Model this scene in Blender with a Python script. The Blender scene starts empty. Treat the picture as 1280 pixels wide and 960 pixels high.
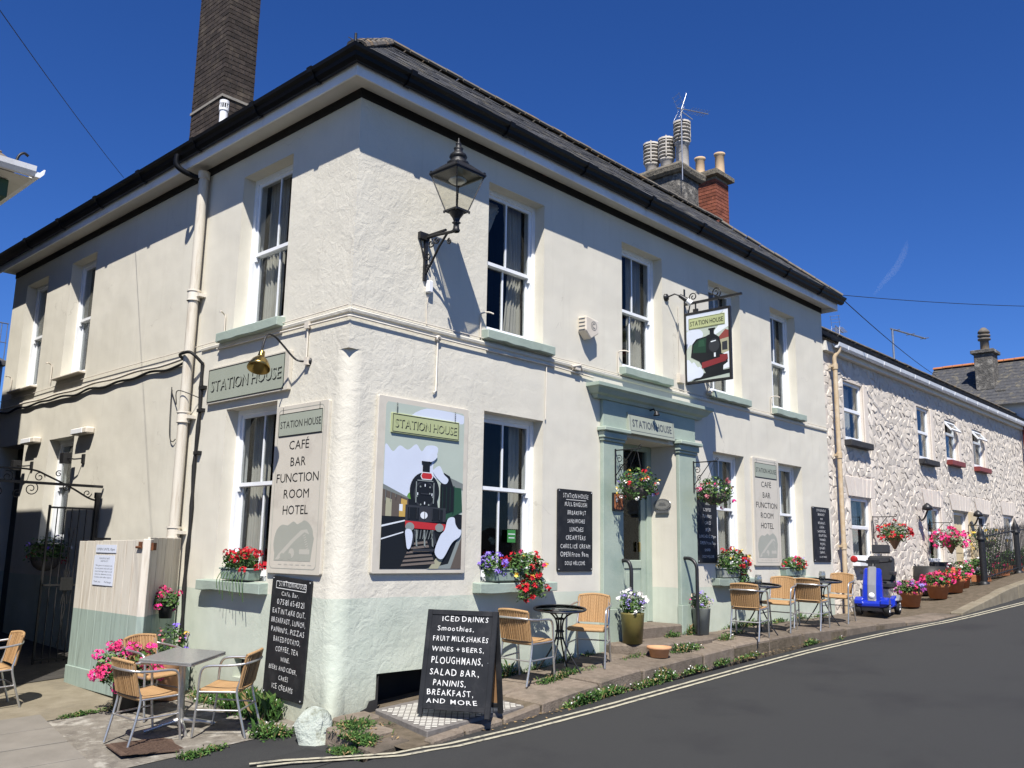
import bpy, bmesh, math, random
from mathutils import Vector, Matrix, noise
random.seed(7)
R = math.radians
scene = bpy.context.scene
col = scene.collection
# ------------------------------------------------------------------ camera, sky, sun, exposure
cam_d = bpy.data.cameras.new('camera'); cam = bpy.data.objects.new('camera', cam_d); col.objects.link(cam)
scene.camera = cam
YAW, PIT, ROL = .82081065, .18445799, .01744362
fw = Vector((math.cos(PIT)*math.sin(YAW), math.cos(PIT)*math.cos(YAW), math.sin(PIT)))
rt = Vector((math.cos(YAW), -math.sin(YAW), 0)); up = rt.cross(fw)
rt2 = math.cos(ROL)*rt + math.sin(ROL)*up; up2 = -math.sin(ROL)*rt + math.cos(ROL)*up
cm = Matrix((rt2, up2, -fw)).transposed().to_4x4(); cm.translation = (-5.34, -7.2446, 0)
cam.matrix_world = cm
cam_d.sensor_width = 36; cam_d.lens = 1118.3/1280*36; cam_d.clip_start = .1; cam_d.clip_end = 3000
SUN = Vector((-1.03, -.98, 1.95)).normalized()
EL = math.asin(SUN.z); AZ = math.atan2(SUN.x, SUN.y)
w = bpy.data.worlds.new('World'); scene.world = w; w.use_nodes = True
nt = w.node_tree; bg = nt.nodes['Background']
sky = nt.nodes.new('ShaderNodeTexSky'); sky.sky_type = 'NISHITA'; sky.sun_disc = False
sky.sun_elevation = EL; sky.sun_rotation = AZ; sky.altitude = 300; sky.air_density = .8; sky.dust_density = .15; sky.ozone_density = 4
hs = nt.nodes.new('ShaderNodeHueSaturation'); hs.inputs['Saturation'].default_value = 1.22; hs.inputs['Hue'].default_value = .508
ml = nt.nodes.new('ShaderNodeMix'); ml.data_type = 'RGBA'; ml.blend_type = 'MULTIPLY'; ml.inputs[0].default_value = 1; ml.inputs[7].default_value = (.80, .96, 1.23, 1)
nt.links.new(sky.outputs[0], hs.inputs['Color']); nt.links.new(hs.outputs[0], ml.inputs[6]); nt.links.new(ml.outputs[2], bg.inputs[0]); bg.inputs[1].default_value = .063
sd = bpy.data.lights.new('sun', 'SUN'); so = bpy.data.objects.new('sun', sd); col.objects.link(so)
sd.energy = 4.6; sd.angle = R(.5); sd.color = (1, .955, .89)
so.rotation_euler = (-SUN).to_track_quat('-Z', 'Y').to_euler(); so.location = (-6, -6, 14)
scene.view_settings.view_transform = 'Standard'; scene.view_settings.look = 'None'
scene.view_settings.exposure = .78; scene.view_settings.gamma = 1
scene.render.engine = 'CYCLES'; scene.cycles.max_bounces = 6; scene.cycles.transparent_max_bounces = 10
scene.cycles.use_denoising = True

# ------------------------------------------------------------------ materials
MATS = {}
def base(name, color, rough=.8, metal=0, spec=.3):
    m = bpy.data.materials.new(name); m.use_nodes = True; MATS[name] = m
    b = m.node_tree.nodes['Principled BSDF']
    b.inputs['Base Color'].default_value = (*color, 1); b.inputs['Roughness'].default_value = rough
    b.inputs['Metallic'].default_value = metal; b.inputs['Specular IOR Level'].default_value = spec
    return m, m.node_tree, b
def N(nt, t, **kw):
    n = nt.nodes.new(t)
    for k, v in kw.items():
        if k in n.inputs.keys(): n.inputs[k].default_value = v
        else: setattr(n, k, v)
    return n
def noise_mat(name, c1, c2, scale=6, rough=.85, bump=0, bscale=40, spec=.25, detail=6, dist=.01, c3=None, scale3=.8, metal=0, stretch=None, per_obj=0):
    m, nt, b = base(name, c1, rough, metal, spec); L = nt.links.new
    g = N(nt, 'ShaderNodeNewGeometry'); src = g.outputs['Position']
    if stretch:
        mp = N(nt, 'ShaderNodeMapping'); mp.inputs['Scale'].default_value = stretch; L(src, mp.inputs['Vector']); src = mp.outputs[0]
    n1 = N(nt, 'ShaderNodeTexNoise', Scale=scale, Detail=detail, Roughness=.6); L(src, n1.inputs['Vector'])
    r = N(nt, 'ShaderNodeValToRGB'); r.color_ramp.elements[0].position = .32; r.color_ramp.elements[1].position = .68
    r.color_ramp.elements[0].color = (*c1, 1); r.color_ramp.elements[1].color = (*c2, 1); L(n1.outputs[0], r.inputs[0])
    out = r.outputs[0]
    if c3:
        n3 = N(nt, 'ShaderNodeTexNoise', Scale=scale3, Detail=8, Roughness=.65); L(src, n3.inputs['Vector'])
        r3 = N(nt, 'ShaderNodeValToRGB'); r3.color_ramp.elements[0].position = .52; r3.color_ramp.elements[1].position = .66; L(n3.outputs[0], r3.inputs[0])
        mx = N(nt, 'ShaderNodeMix', data_type='RGBA'); L(r3.outputs[0], mx.inputs[0]); L(out, mx.inputs[6]); mx.inputs[7].default_value = (*c3, 1); out = mx.outputs[2]
    if per_obj:
        oi = N(nt, 'ShaderNodeObjectInfo'); h = N(nt, 'ShaderNodeHueSaturation')
        mr = N(nt, 'ShaderNodeMapRange'); mr.inputs['To Min'].default_value = 1-per_obj; mr.inputs['To Max'].default_value = 1+per_obj
        L(oi.outputs['Random'], mr.inputs['Value']); L(mr.outputs[0], h.inputs['Value']); L(out, h.inputs['Color']); out = h.outputs[0]
    L(out, b.inputs['Base Color'])
    if bump:
        n2 = N(nt, 'ShaderNodeTexNoise', Scale=bscale, Detail=5, Roughness=.6); L(g.outputs['Position'], n2.inputs['Vector'])
        bp = N(nt, 'ShaderNodeBump', Strength=bump, Distance=dist); L(n2.outputs[0], bp.inputs['Height']); L(bp.outputs[0], b.inputs['Normal'])
    return m
def glass_mat(name, tint, refl=.35, rough=.02):
    m = bpy.data.materials.new(name); m.use_nodes = True; MATS[name] = m; nt = m.node_tree; nt.nodes.clear(); L = nt.links.new
    o = N(nt, 'ShaderNodeOutputMaterial'); t = N(nt, 'ShaderNodeBsdfTransparent', Color=(*tint, 1)); g = N(nt, 'ShaderNodeBsdfGlossy', Roughness=rough)
    g.inputs['Color'].default_value = (.9, .93, .95, 1)
    ng = N(nt, 'ShaderNodeTexNoise', Scale=2.6, Detail=2); gp_ = N(nt, 'ShaderNodeNewGeometry'); L(gp_.outputs['Position'], ng.inputs['Vector']); bg_ = N(nt, 'ShaderNodeBump', Strength=.12, Distance=.05); L(ng.outputs[0], bg_.inputs['Height']); L(bg_.outputs[0], g.inputs['Normal'])
    ge = N(nt, 'ShaderNodeNewGeometry'); dt = N(nt, 'ShaderNodeVectorMath', operation='DOT_PRODUCT'); L(ge.outputs['Normal'], dt.inputs[0]); L(ge.outputs['Incoming'], dt.inputs[1])
    ab = N(nt, 'ShaderNodeMath', operation='ABSOLUTE'); L(dt.outputs['Value'], ab.inputs[0]); su = N(nt, 'ShaderNodeMath', operation='SUBTRACT'); su.inputs[0].default_value = 1; L(ab.outputs[0], su.inputs[1])
    f = N(nt, 'ShaderNodeMath', operation='POWER'); f.inputs[1].default_value = 5; L(su.outputs[0], f.inputs[0])
    mu = N(nt, 'ShaderNodeMath', operation='MULTIPLY_ADD'); mu.inputs[1].default_value = .9; mu.inputs[2].default_value = refl
    mx = N(nt, 'ShaderNodeMixShader'); L(f.outputs[0], mu.inputs[0]); L(mu.outputs[0], mx.inputs[0]); L(t.outputs[0], mx.inputs[1]); L(g.outputs[0], mx.inputs[2]); L(mx.outputs[0], o.inputs[0])
    return m

DADO = -.486
def render_mat():
    # painted render: cream above the dado line, pale green below (two paints), trowel texture
    m, nt, b = base('painted_render', (.6, .56, .5), .85); L = nt.links.new
    g = N(nt, 'ShaderNodeNewGeometry'); P = g.outputs['Position']
    sx = N(nt, 'ShaderNodeSeparateXYZ'); L(P, sx.inputs[0])
    n0 = N(nt, 'ShaderNodeTexNoise', Scale=3, Detail=5); L(P, n0.inputs['Vector'])
    ma = N(nt, 'ShaderNodeMath', operation='MULTIPLY_ADD'); ma.inputs[1].default_value = .03; L(n0.outputs[0], ma.inputs[0]); L(sx.outputs[2], ma.inputs[2])
    gt = N(nt, 'ShaderNodeMath', operation='GREATER_THAN'); gt.inputs[1].default_value = DADO+.015; L(ma.outputs[0], gt.inputs[0])
    def two(c1, c2, sc, lo=.35, hi=.68, vec=P):
        n = N(nt, 'ShaderNodeTexNoise', Scale=sc, Detail=8, Roughness=.62); L(vec, n.inputs['Vector'])
        r = N(nt, 'ShaderNodeValToRGB'); r.color_ramp.elements[0].position = lo; r.color_ramp.elements[1].position = hi
        r.color_ramp.elements[0].color = (*c1, 1); r.color_ramp.elements[1].color = (*c2, 1); L(n.outputs[0], r.inputs[0]); return r.outputs[0]
    cream = two((.585, .555, .468), (.63, .60, .51), 1.3)
    green = two((.44, .485, .405), (.53, .565, .475), 1.7)
    mx = N(nt, 'ShaderNodeMix', data_type='RGBA'); L(gt.outputs[0], mx.inputs[0]); L(green, mx.inputs[6]); L(cream, mx.inputs[7])
    # rain streaks running down, faint
    mp = N(nt, 'ShaderNodeMapping'); mp.inputs['Scale'].default_value = (9, 9, .55); L(P, mp.inputs['Vector'])
    st = two((.82, .81, .79), (1, 1, 1), 1.0, .26, .46, mp.outputs[0])
    mu = N(nt, 'ShaderNodeMix', data_type='RGBA', blend_type='MULTIPLY'); mu.inputs[0].default_value = .36; L(mx.outputs[2], mu.inputs[6]); L(st, mu.inputs[7])
    # hairline cracks and patched areas
    nd = N(nt, 'ShaderNodeTexNoise', Scale=2.2, Detail=4); L(P, nd.inputs['Vector']); va = N(nt, 'ShaderNodeVectorMath', operation='MULTIPLY_ADD'); L(nd.outputs[1], va.inputs[0]); va.inputs[1].default_value = (.9, .9, .9); L(P, va.inputs[2])
    vc = N(nt, 'ShaderNodeTexVoronoi', feature='DISTANCE_TO_EDGE', Scale=.75); L(va.outputs[0], vc.inputs['Vector'])
    lt = N(nt, 'ShaderNodeMapRange'); lt.inputs['From Min'].default_value = .0; lt.inputs['From Max'].default_value = .006; lt.inputs['To Min'].default_value = .3; lt.inputs['To Max'].default_value = 0; L(vc.outputs['Distance'], lt.inputs['Value'])
    nk = N(nt, 'ShaderNodeTexNoise', Scale=1.1, Detail=2); L(P, nk.inputs['Vector']); kk = N(nt, 'ShaderNodeMath', operation='GREATER_THAN'); kk.inputs[1].default_value = .60; L(nk.outputs[0], kk.inputs[0])
    km = N(nt, 'ShaderNodeMath', operation='MULTIPLY'); L(lt.outputs[0], km.inputs[0]); L(kk.outputs[0], km.inputs[1])
    mk = N(nt, 'ShaderNodeMix', data_type='RGBA'); L(km.outputs[0], mk.inputs[0]); L(mu.outputs[2], mk.inputs[6]); mk.inputs[7].default_value = (.25, .22, .18, 1); mu = mk
    # splash dirt near the pavement
    mr = N(nt, 'ShaderNodeMapRange'); mr.inputs['From Min'].default_value = -1.75; mr.inputs['From Max'].default_value = -1.15; mr.inputs['To Min'].default_value = .62; mr.inputs['To Max'].default_value = 0; L(sx.outputs[2], mr.inputs['Value'])
    n4 = N(nt, 'ShaderNodeTexNoise', Scale=5, Detail=8, Roughness=.7); L(P, n4.inputs['Vector'])
    m4 = N(nt, 'ShaderNodeMath', operation='MULTIPLY', use_clamp=True); L(mr.outputs[0], m4.inputs[0]); L(n4.outputs[0], m4.inputs[1])
    m5 = N(nt, 'ShaderNodeMath', operation='MULTIPLY', use_clamp=True); m5.inputs[1].default_value = 1.8; L(m4.outputs[0], m5.inputs[0])
    md = N(nt, 'ShaderNodeMix', data_type='RGBA'); L(m5.outputs[0], md.inputs[0]); L(mu.outputs[2], md.inputs[6]); md.inputs[7].default_value = (.27, .25, .17, 1)
    L(md.outputs[2], b.inputs['Base Color'])
    # relief: coarse trowel lumps near the corner and low down, fine grain everywhere
    ln = N(nt, 'ShaderNodeVectorMath', operation='LENGTH'); mpx = N(nt, 'ShaderNodeMapping'); mpx.inputs['Scale'].default_value = (1, 1.9, .10); L(P, mpx.inputs['Vector']); L(mpx.outputs[0], ln.inputs[0])
    mrc = N(nt, 'ShaderNodeMapRange'); mrc.inputs['From Min'].default_value = .6; mrc.inputs['From Max'].default_value = 3.2; mrc.inputs['To Min'].default_value = 1; mrc.inputs['To Max'].default_value = .12; L(ln.outputs[1], mrc.inputs['Value'])
    na = N(nt, 'ShaderNodeTexNoise', Scale=8, Detail=5, Roughness=.55, Distortion=1.0); L(P, na.inputs['Vector'])
    vo = N(nt, 'ShaderNodeTexNoise', Scale=22, Detail=4, Roughness=.6, Distortion=.6); L(P, vo.inputs['Vector'])
    ad = N(nt, 'ShaderNodeMath', operation='MULTIPLY_ADD'); ad.inputs[1].default_value = .4; L(vo.outputs[0], ad.inputs[0]); L(na.outputs[0], ad.inputs[2])
    ms = N(nt, 'ShaderNodeMath', operation='MULTIPLY'); L(ad.outputs[0], ms.inputs[0]); L(mrc.outputs[0], ms.inputs[1])
    b1 = N(nt, 'ShaderNodeBump', Strength=.34, Distance=.03); L(ms.outputs[0], b1.inputs['Height'])
    nf = N(nt, 'ShaderNodeTexNoise', Scale=110, Detail=3); L(P, nf.inputs['Vector'])
    b2 = N(nt, 'ShaderNodeBump', Strength=.3, Distance=.004); L(nf.outputs[0], b2.inputs['Height']); L(b1.outputs[0], b2.inputs['Normal'])
    nw = N(nt, 'ShaderNodeTexNoise', Scale=1.3, Detail=2); L(P, nw.inputs['Vector'])
    b3 = N(nt, 'ShaderNodeBump', Strength=.5, Distance=.05); L(nw.outputs[0], b3.inputs['Height']); L(b2.outputs[0], b3.inputs['Normal'])
    L(b3.outputs[0], b.inputs['Normal'])
    return m
M_RENDER = render_mat()
M_SAGE = noise_mat('sage_paint', (.30, .36, .30), (.355, .415, .345), 3, .55, .25, 60, c3=(.25, .32, .27))
M_SAGE_SILL = noise_mat('sage_sill_paint', (.285, .345, .295), (.335, .395, .335), 5, .6, .4, 30, c3=(.24, .285, .24))
M_WHITE = noise_mat('white_gloss_paint', (.78, .80, .82), (.70, .72, .74), 7, .35, spec=.5)
M_CREAM = noise_mat('cream_gloss_paint', (.62, .57, .49), (.56, .50, .41), 4, .5, .15, 50)
M_FASCIA = noise_mat('white_fascia_paint', (.80, .81, .82), (.72, .73, .74), 2.2, .6, .1, 30, c3=(.62, .62, .61))
M_SOFFIT = noise_mat('soffit_paint', (.66, .64, .58), (.6, .58, .52), 3, .7)
M_BLACK = noise_mat('black_paint', (.012, .012, .013), (.02, .02, .021), 12, .4, spec=.45)
M_BAND = noise_mat('black_band_paint', (.008, .008, .009), (.012, .012, .013), 5, .7)
M_GUTTER = noise_mat('black_gutter_plastic', (.005, .0055, .007), (.008, .009, .011), 3, .4, spec=.15)
M_IRON = noise_mat('black_iron', (.010, .010, .011), (.02, .02, .02), 30, .45, .2, 90, spec=.4)
M_SLATE = noise_mat('roof_slate', (.045, .047, .052), (.085, .085, .088), 9, .75, .4, 60, c3=(.15, .135, .10), scale3=4, per_obj=.25)
M_RIDGE = noise_mat('ridge_tile_clay', (.10, .095, .09), (.17, .15, .12), 8, .85, .4, 40, c3=(.22, .15, .08), scale3=3)
M_DBRICK = noise_mat('dark_stack_brick', (.028, .022, .019), (.058, .045, .037), 14, .9, .5, 60, c3=(.075, .06, .045), scale3=5, per_obj=.3)
M_RBRICK = noise_mat('red_stack_brick', (.16, .05, .03), (.26, .09, .055), 14, .9, .4, 60, per_obj=.25)
M_MORTAR = noise_mat('lime_mortar', (.20, .185, .16), (.28, .26, .22), 20, .95, .4, 60)
M_RUBBLE = noise_mat('weathered_stack_render', (.075, .072, .065), (.15, .14, .125), 7, .95, .9, 18, dist=.04, c3=(.32, .30, .26), scale3=4)
M_CAP = noise_mat('chimney_cap_mortar', (.12, .105, .08), (.2, .18, .14), 9, .95, .9, 18, dist=.03)
M_POTW = noise_mat('pale_chimney_pot', (.5, .47, .42), (.36, .33, .29), 8, .8, .3, 30, c3=(.16, .15, .13), scale3=3)
M_POTB = noise_mat('buff_chimney_pot', (.56, .42, .27), (.48, .34, .2), 8, .75)
M_SOOT = noise_mat('sooty_interior', (.01, .01, .01), (.02, .02, .02), 5, .9)
M_STONE = noise_mat('painted_rubble_stone', (.56, .505, .43), (.63, .575, .50), 9, .9, .6, 28, dist=.014, c3=(.53, .475, .40), scale3=2.5, per_obj=.10)
M_COTREND = noise_mat('cottage_mortar', (.54, .48, .41), (.62, .56, .49), 8, .95, .6, 25)
M_COTSMOOTH = noise_mat('cottage_smooth_surround', (.60, .53, .46), (.66, .60, .52), 6, .85, .35, 40)
M_COTFAR = noise_mat('far_wall_paint', (.62, .63, .65), (.55, .56, .58), 2, .85)
M_CREAMDOOR = noise_mat('buff_door_paint', (.60, .50, .33), (.55, .45, .29), 3, .6)
M_MAROON = noise_mat('maroon_paint', (.16, .035, .035), (.2, .045, .04), 5, .5)
M_DARKSILL = noise_mat('dark_slate_sill', (.03, .03, .033), (.05, .05, .05), 8, .7)
M_ROOM = noise_mat('dark_room', (.02, .02, .022), (.035, .033, .03), 2, .9)
M_CURT = noise_mat('grey_curtain', (.50, .48, .44), (.60, .58, .53), 2, .95)
M_NET = noise_mat('net_curtain', (.60, .62, .63), (.5, .52, .53), 25, .95)
M_GLASS = glass_mat('window_glass', (.80, .81, .80), .015)
M_LAMPGLASS = glass_mat('lantern_glass', (.90, .89, .84), .04)
M_TABGLASS = glass_mat('table_glass', (.22, .25, .24), .26)
M_ROAD = noise_mat('asphalt', (.024, .0245, .024), (.044, .0445, .0435), 150, .85, .8, 160, dist=.008, c3=(.0265, .0265, .027), scale3=.7, spec=.3)
M_YELLOW = noise_mat('worn_line_paint', (.44, .41, .31), (.36, .335, .25), 15, .8, .3, 150, c3=(.14, .135, .12), scale3=16)
M_PAVE = noise_mat('granite_paver', (.135, .108, .082), (.195, .16, .125), 12, .9, .8, 45, dist=.015, c3=(.11, .092, .07), scale3=2.2, per_obj=.22)
M_PAVEB = noise_mat('pavement_dirt', (.085, .068, .045), (.15, .12, .085), 9, .95, .9, 40, dist=.02)
M_CONC = noise_mat('old_concrete', (.17, .145, .10), (.23, .20, .145), 5, .92, .6, 45, dist=.01, c3=(.15, .13, .095), scale3=1.4)
M_CONCW = noise_mat('worn_pale_concrete', (.13, .115, .095), (.22, .20, .165), 9, .92, .9, 35, dist=.015, c3=(.34, .32, .275), scale3=5)
M_FLAG = noise_mat('flagstone', (.17, .155, .13), (.205, .187, .158), 4, .9, .5, 90, dist=.005, per_obj=.06)
M_GROUND = noise_mat('distant_ground', (.09, .10, .06), (.13, .13, .08), .3, .95)
M_LIGHTFRAME = noise_mat('cast_iron_grating', (.13, .12, .11), (.19, .175, .16), 20, .7, .4, 60)
M_LENS = noise_mat('pavement_light_tile', (.66, .64, .58), (.56, .54, .48), 30, .5)
M_BOARD = noise_mat('blackboard_paint', (.013, .014, .016), (.02, .021, .023), 6, .55, .08, 30, c3=(.03, .03, .032), scale3=5)
M_CHALK = noise_mat('white_chalk_pen', (.72, .72, .70), (.62, .62, .6), 60, .9)
M_PANEL = noise_mat('cream_sign_panel', (.54, .50, .42), (.56, .52, .44), 4, .45, c3=(.49, .45, .38), scale3=3)
M_PANELG = noise_mat('grey_green_sign', (.31, .335, .27), (.33, .355, .29), 4, .45)
M_PANELO = noise_mat('olive_sign', (.38, .42, .22), (.40, .44, .235), 4, .45)
M_GHOST = noise_mat('ghost_print', (.33, .335, .285), (.345, .35, .30), 4, .5)
M_GHOST2 = noise_mat('ghost_print_light', (.44, .425, .365), (.46, .44, .38), 4, .5)
M_INK = noise_mat('black_ink', (.015, .015, .016), (.02, .02, .02), 9, .5)
M_INKB = noise_mat('slate_ink', (.06, .07, .085), (.07, .08, .09), 9, .5)
M_ALU = noise_mat('brushed_aluminium', (.60, .59, .57), (.5, .49, .47), 30, .38, metal=.85)
M_RATTAN = None
def rattan():
    m, nt, b = base('woven_rattan', (.5, .3, .12), .65); L = nt.links.new
    tc = N(nt, 'ShaderNodeTexCoord'); 
    wv = N(nt, 'ShaderNodeTexWave', Scale=22, Distortion=.6); wv.bands_direction = 'Y'; L(tc.outputs['Object'], wv.inputs['Vector'])
    w2 = N(nt, 'ShaderNodeTexWave', Scale=30, Distortion=.6); w2.bands_direction = 'Z'; L(tc.outputs['Object'], w2.inputs['Vector'])
    w3 = N(nt, 'ShaderNodeTexWave', Scale=30, Distortion=.6); w3.bands_direction = 'X'; L(tc.outputs['Object'], w3.inputs['Vector'])
    mm = N(nt, 'ShaderNodeMath', operation='MULTIPLY'); L(w2.outputs[1], mm.inputs[0]); L(w3.outputs[1], mm.inputs[1])
    ad = N(nt, 'ShaderNodeMath', operation='MULTIPLY_ADD'); ad.inputs[1].default_value = .45; L(mm.outputs[0], ad.inputs[0]); L(wv.outputs[1], ad.inputs[2])
    r = N(nt, 'ShaderNodeValToRGB'); r.color_ramp.elements[0].color = (.20, .11, .045, 1); r.color_ramp.elements[1].color = (.46, .285, .135, 1); r.color_ramp.elements[1].position = .75; L(ad.outputs[0], r.inputs[0]); L(r.outputs[0], b.inputs['Base Color'])
    bp = N(nt, 'ShaderNodeBump', Strength=.5, Distance=.005); L(ad.outputs[0], bp.inputs['Height']); L(bp.outputs[0], b.inputs['Normal']); return m
M_RATTAN = rattan()
M_GRANTOP = noise_mat('grey_table_stone', (.17, .17, .16), (.24, .24, .225), 70, .22, spec=.6)
M_STEEL = noise_mat('galvanised_steel', (.42, .43, .44), (.33, .34, .35), 12, .4, metal=.8)
M_BRASS = noise_mat('aged_brass', (.42, .30, .10), (.30, .21, .07), 10, .28, metal=1)
M_PIPE = noise_mat('cream_pipe_paint', (.66, .62, .54), (.60, .55, .46), 4, .5, .2, 40, c3=(.50, .42, .31), scale3=3)
M_TANPIPE = noise_mat('tan_pipe_paint', (.43, .32, .19), (.52, .43, .31), 9, .6)
M_WPLASTIC = noise_mat('white_plastic', (.74, .75, .76), (.70, .71, .72), 5, .4)
M_CABLE = noise_mat('black_cable', (.013, .013, .013), (.02, .02, .02), 20, .6)
M_GATE = noise_mat('cream_gate_paint', (.60, .555, .465), (.54, .49, .40), 3, .75, .5, 30, c3=(.40, .33, .25), scale3=5, stretch=(6, 6, .7))
M_GATEG = noise_mat('sage_gate_paint', (.27, .345, .305), (.33, .41, .365), 3, .75, .5, 30, c3=(.20, .23, .20), scale3=5, stretch=(6, 6, .7))
M_RUST = noise_mat('rusty_iron', (.16, .06, .025), (.10, .04, .02), 20, .9)
M_PAPER = noise_mat('notice_paper', (.62, .66, .76), (.60, .64, .73), 5, .6)
M_LEAF = [noise_mat('leaf_dark', (.018, .045, .012), (.03, .07, .018), 30, .6), noise_mat('leaf_mid', (.045, .105, .02), (.06, .13, .03), 30, .55), noise_mat('leaf_light', (.10, .17, .045), (.13, .20, .05), 30, .55)]
M_DRY = noise_mat('dry_stem', (.24, .17, .08), (.3, .2, .1), 30, .8)
def flower(name, c): return noise_mat(name, c, tuple(min(1, x*1.25+.01) for x in c), 40, .6)
M_F = dict(red=flower('petal_red', (.42, .008, .018)), pink=flower('petal_pink', (.68, .035, .22)), cerise=flower('petal_cerise', (.58, .03, .14)), lilac=flower('petal_lilac', (.26, .2, .5)),
           yellow=flower('petal_yellow', (.75, .52, .08)), white=flower('petal_white', (.72, .70, .66)), violet=flower('petal_violet', (.2, .12, .55)), coral=flower('petal_coral', (.65, .12, .07)), cream=flower('petal_cream', (.62, .5, .36)), purple=flower('petal_purple', (.3, .05, .25)), dullpink=flower('petal_dusty_pink', (.45, .15, .18)))
M_TERRA = noise_mat('terracotta', (.42, .17, .07), (.34, .13, .055), 9, .85)
M_TERRAL = noise_mat('pale_terracotta', (.55, .30, .16), (.48, .25, .13), 9, .85)
M_BROWNPOT = noise_mat('olive_brown_pot', (.13, .11, .03), (.17, .14, .04), 5, .4, spec=.5)
M_BLKPOT = noise_mat('black_plastic_pot', (.02, .02, .02), (.028, .028, .028), 5, .5)
M_ZINC = noise_mat('zinc_pot', (.30, .32, .28), (.24, .26, .23), 8, .55)
M_PLANTER = noise_mat('pale_green_planter', (.26, .33, .28), (.2, .26, .22), 10, .6)
M_COIR = noise_mat('coir_liner', (.10, .085, .07), (.16, .14, .12), 40, .95, .8, 60)
M_WICKER = noise_mat('brown_wicker', (.20, .11, .06), (.28, .16, .09), 50, .8, .6, 80)
M_MAT = noise_mat('brown_mat', (.085, .055, .04), (.13, .085, .06), 50, .95, .8, 120)
M_BOULDER = noise_mat('whitewashed_stone', (.33, .37, .32), (.46, .49, .43), 14, .95, .9, 25, dist=.03, c3=(.16, .17, .12), scale3=7)
M_BLUE = noise_mat('blue_metallic_plastic', (.008, .025, .33), (.01, .03, .38), 4, .18, spec=.7)
M_SILVER = noise_mat('silver_plastic', (.30, .30, .31), (.26, .26, .27), 5, .3, spec=.5, metal=.3)
M_VINYL = noise_mat('black_vinyl', (.02, .02, .022), (.03, .03, .032), 8, .45, spec=.5)
M_RUBBER = noise_mat('black_rubber', (.018, .018, .018), (.03, .03, .03), 20, .8)
M_REDL = noise_mat('red_lens', (.35, .02, .02), (.3, .02, .02), 5, .3)
M_WOODE = noise_mat('board_plywood', (.30, .17, .08), (.24, .13, .06), 8, .8)
M_REDBOX = noise_mat('red_box_paint', (.33, .12, .05), (.28, .1, .04), 9, .6)
def flat(name, c): return noise_mat(name, c, tuple(x*.94 for x in c), 3, .45)
M_P = dict(sky=flat('print_sky', (.42, .475, .41)), smoke=flat('print_smoke', (.57, .62, .72)), black=flat('print_black', (.012, .014, .017)), coal=flat('print_coal', (.035, .038, .045)), green=flat('print_green', (.025, .075, .045)), dgreen=flat('print_dark_green', (.015, .045, .03)),
           red=flat('print_red', (.45, .03, .035)), grey=flat('print_grey', (.23, .26, .25)), roof=flat('print_roof', (.18, .20, .19)), tan=flat('print_tan', (.36, .35, .24)), brown=flat('print_brown', (.11, .09, .075)), sleeper=flat('print_sleeper', (.17, .14, .12)), bush=flat('print_bush', (.12, .28, .06)), amber=flat('print_amber', (.5, .33, .09)), white=flat('print_white', (.68, .72, .76)), maroon=flat('print_maroon', (.2, .03, .035)), brickred=flat('print_brick_red', (.24, .06, .05)))

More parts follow.
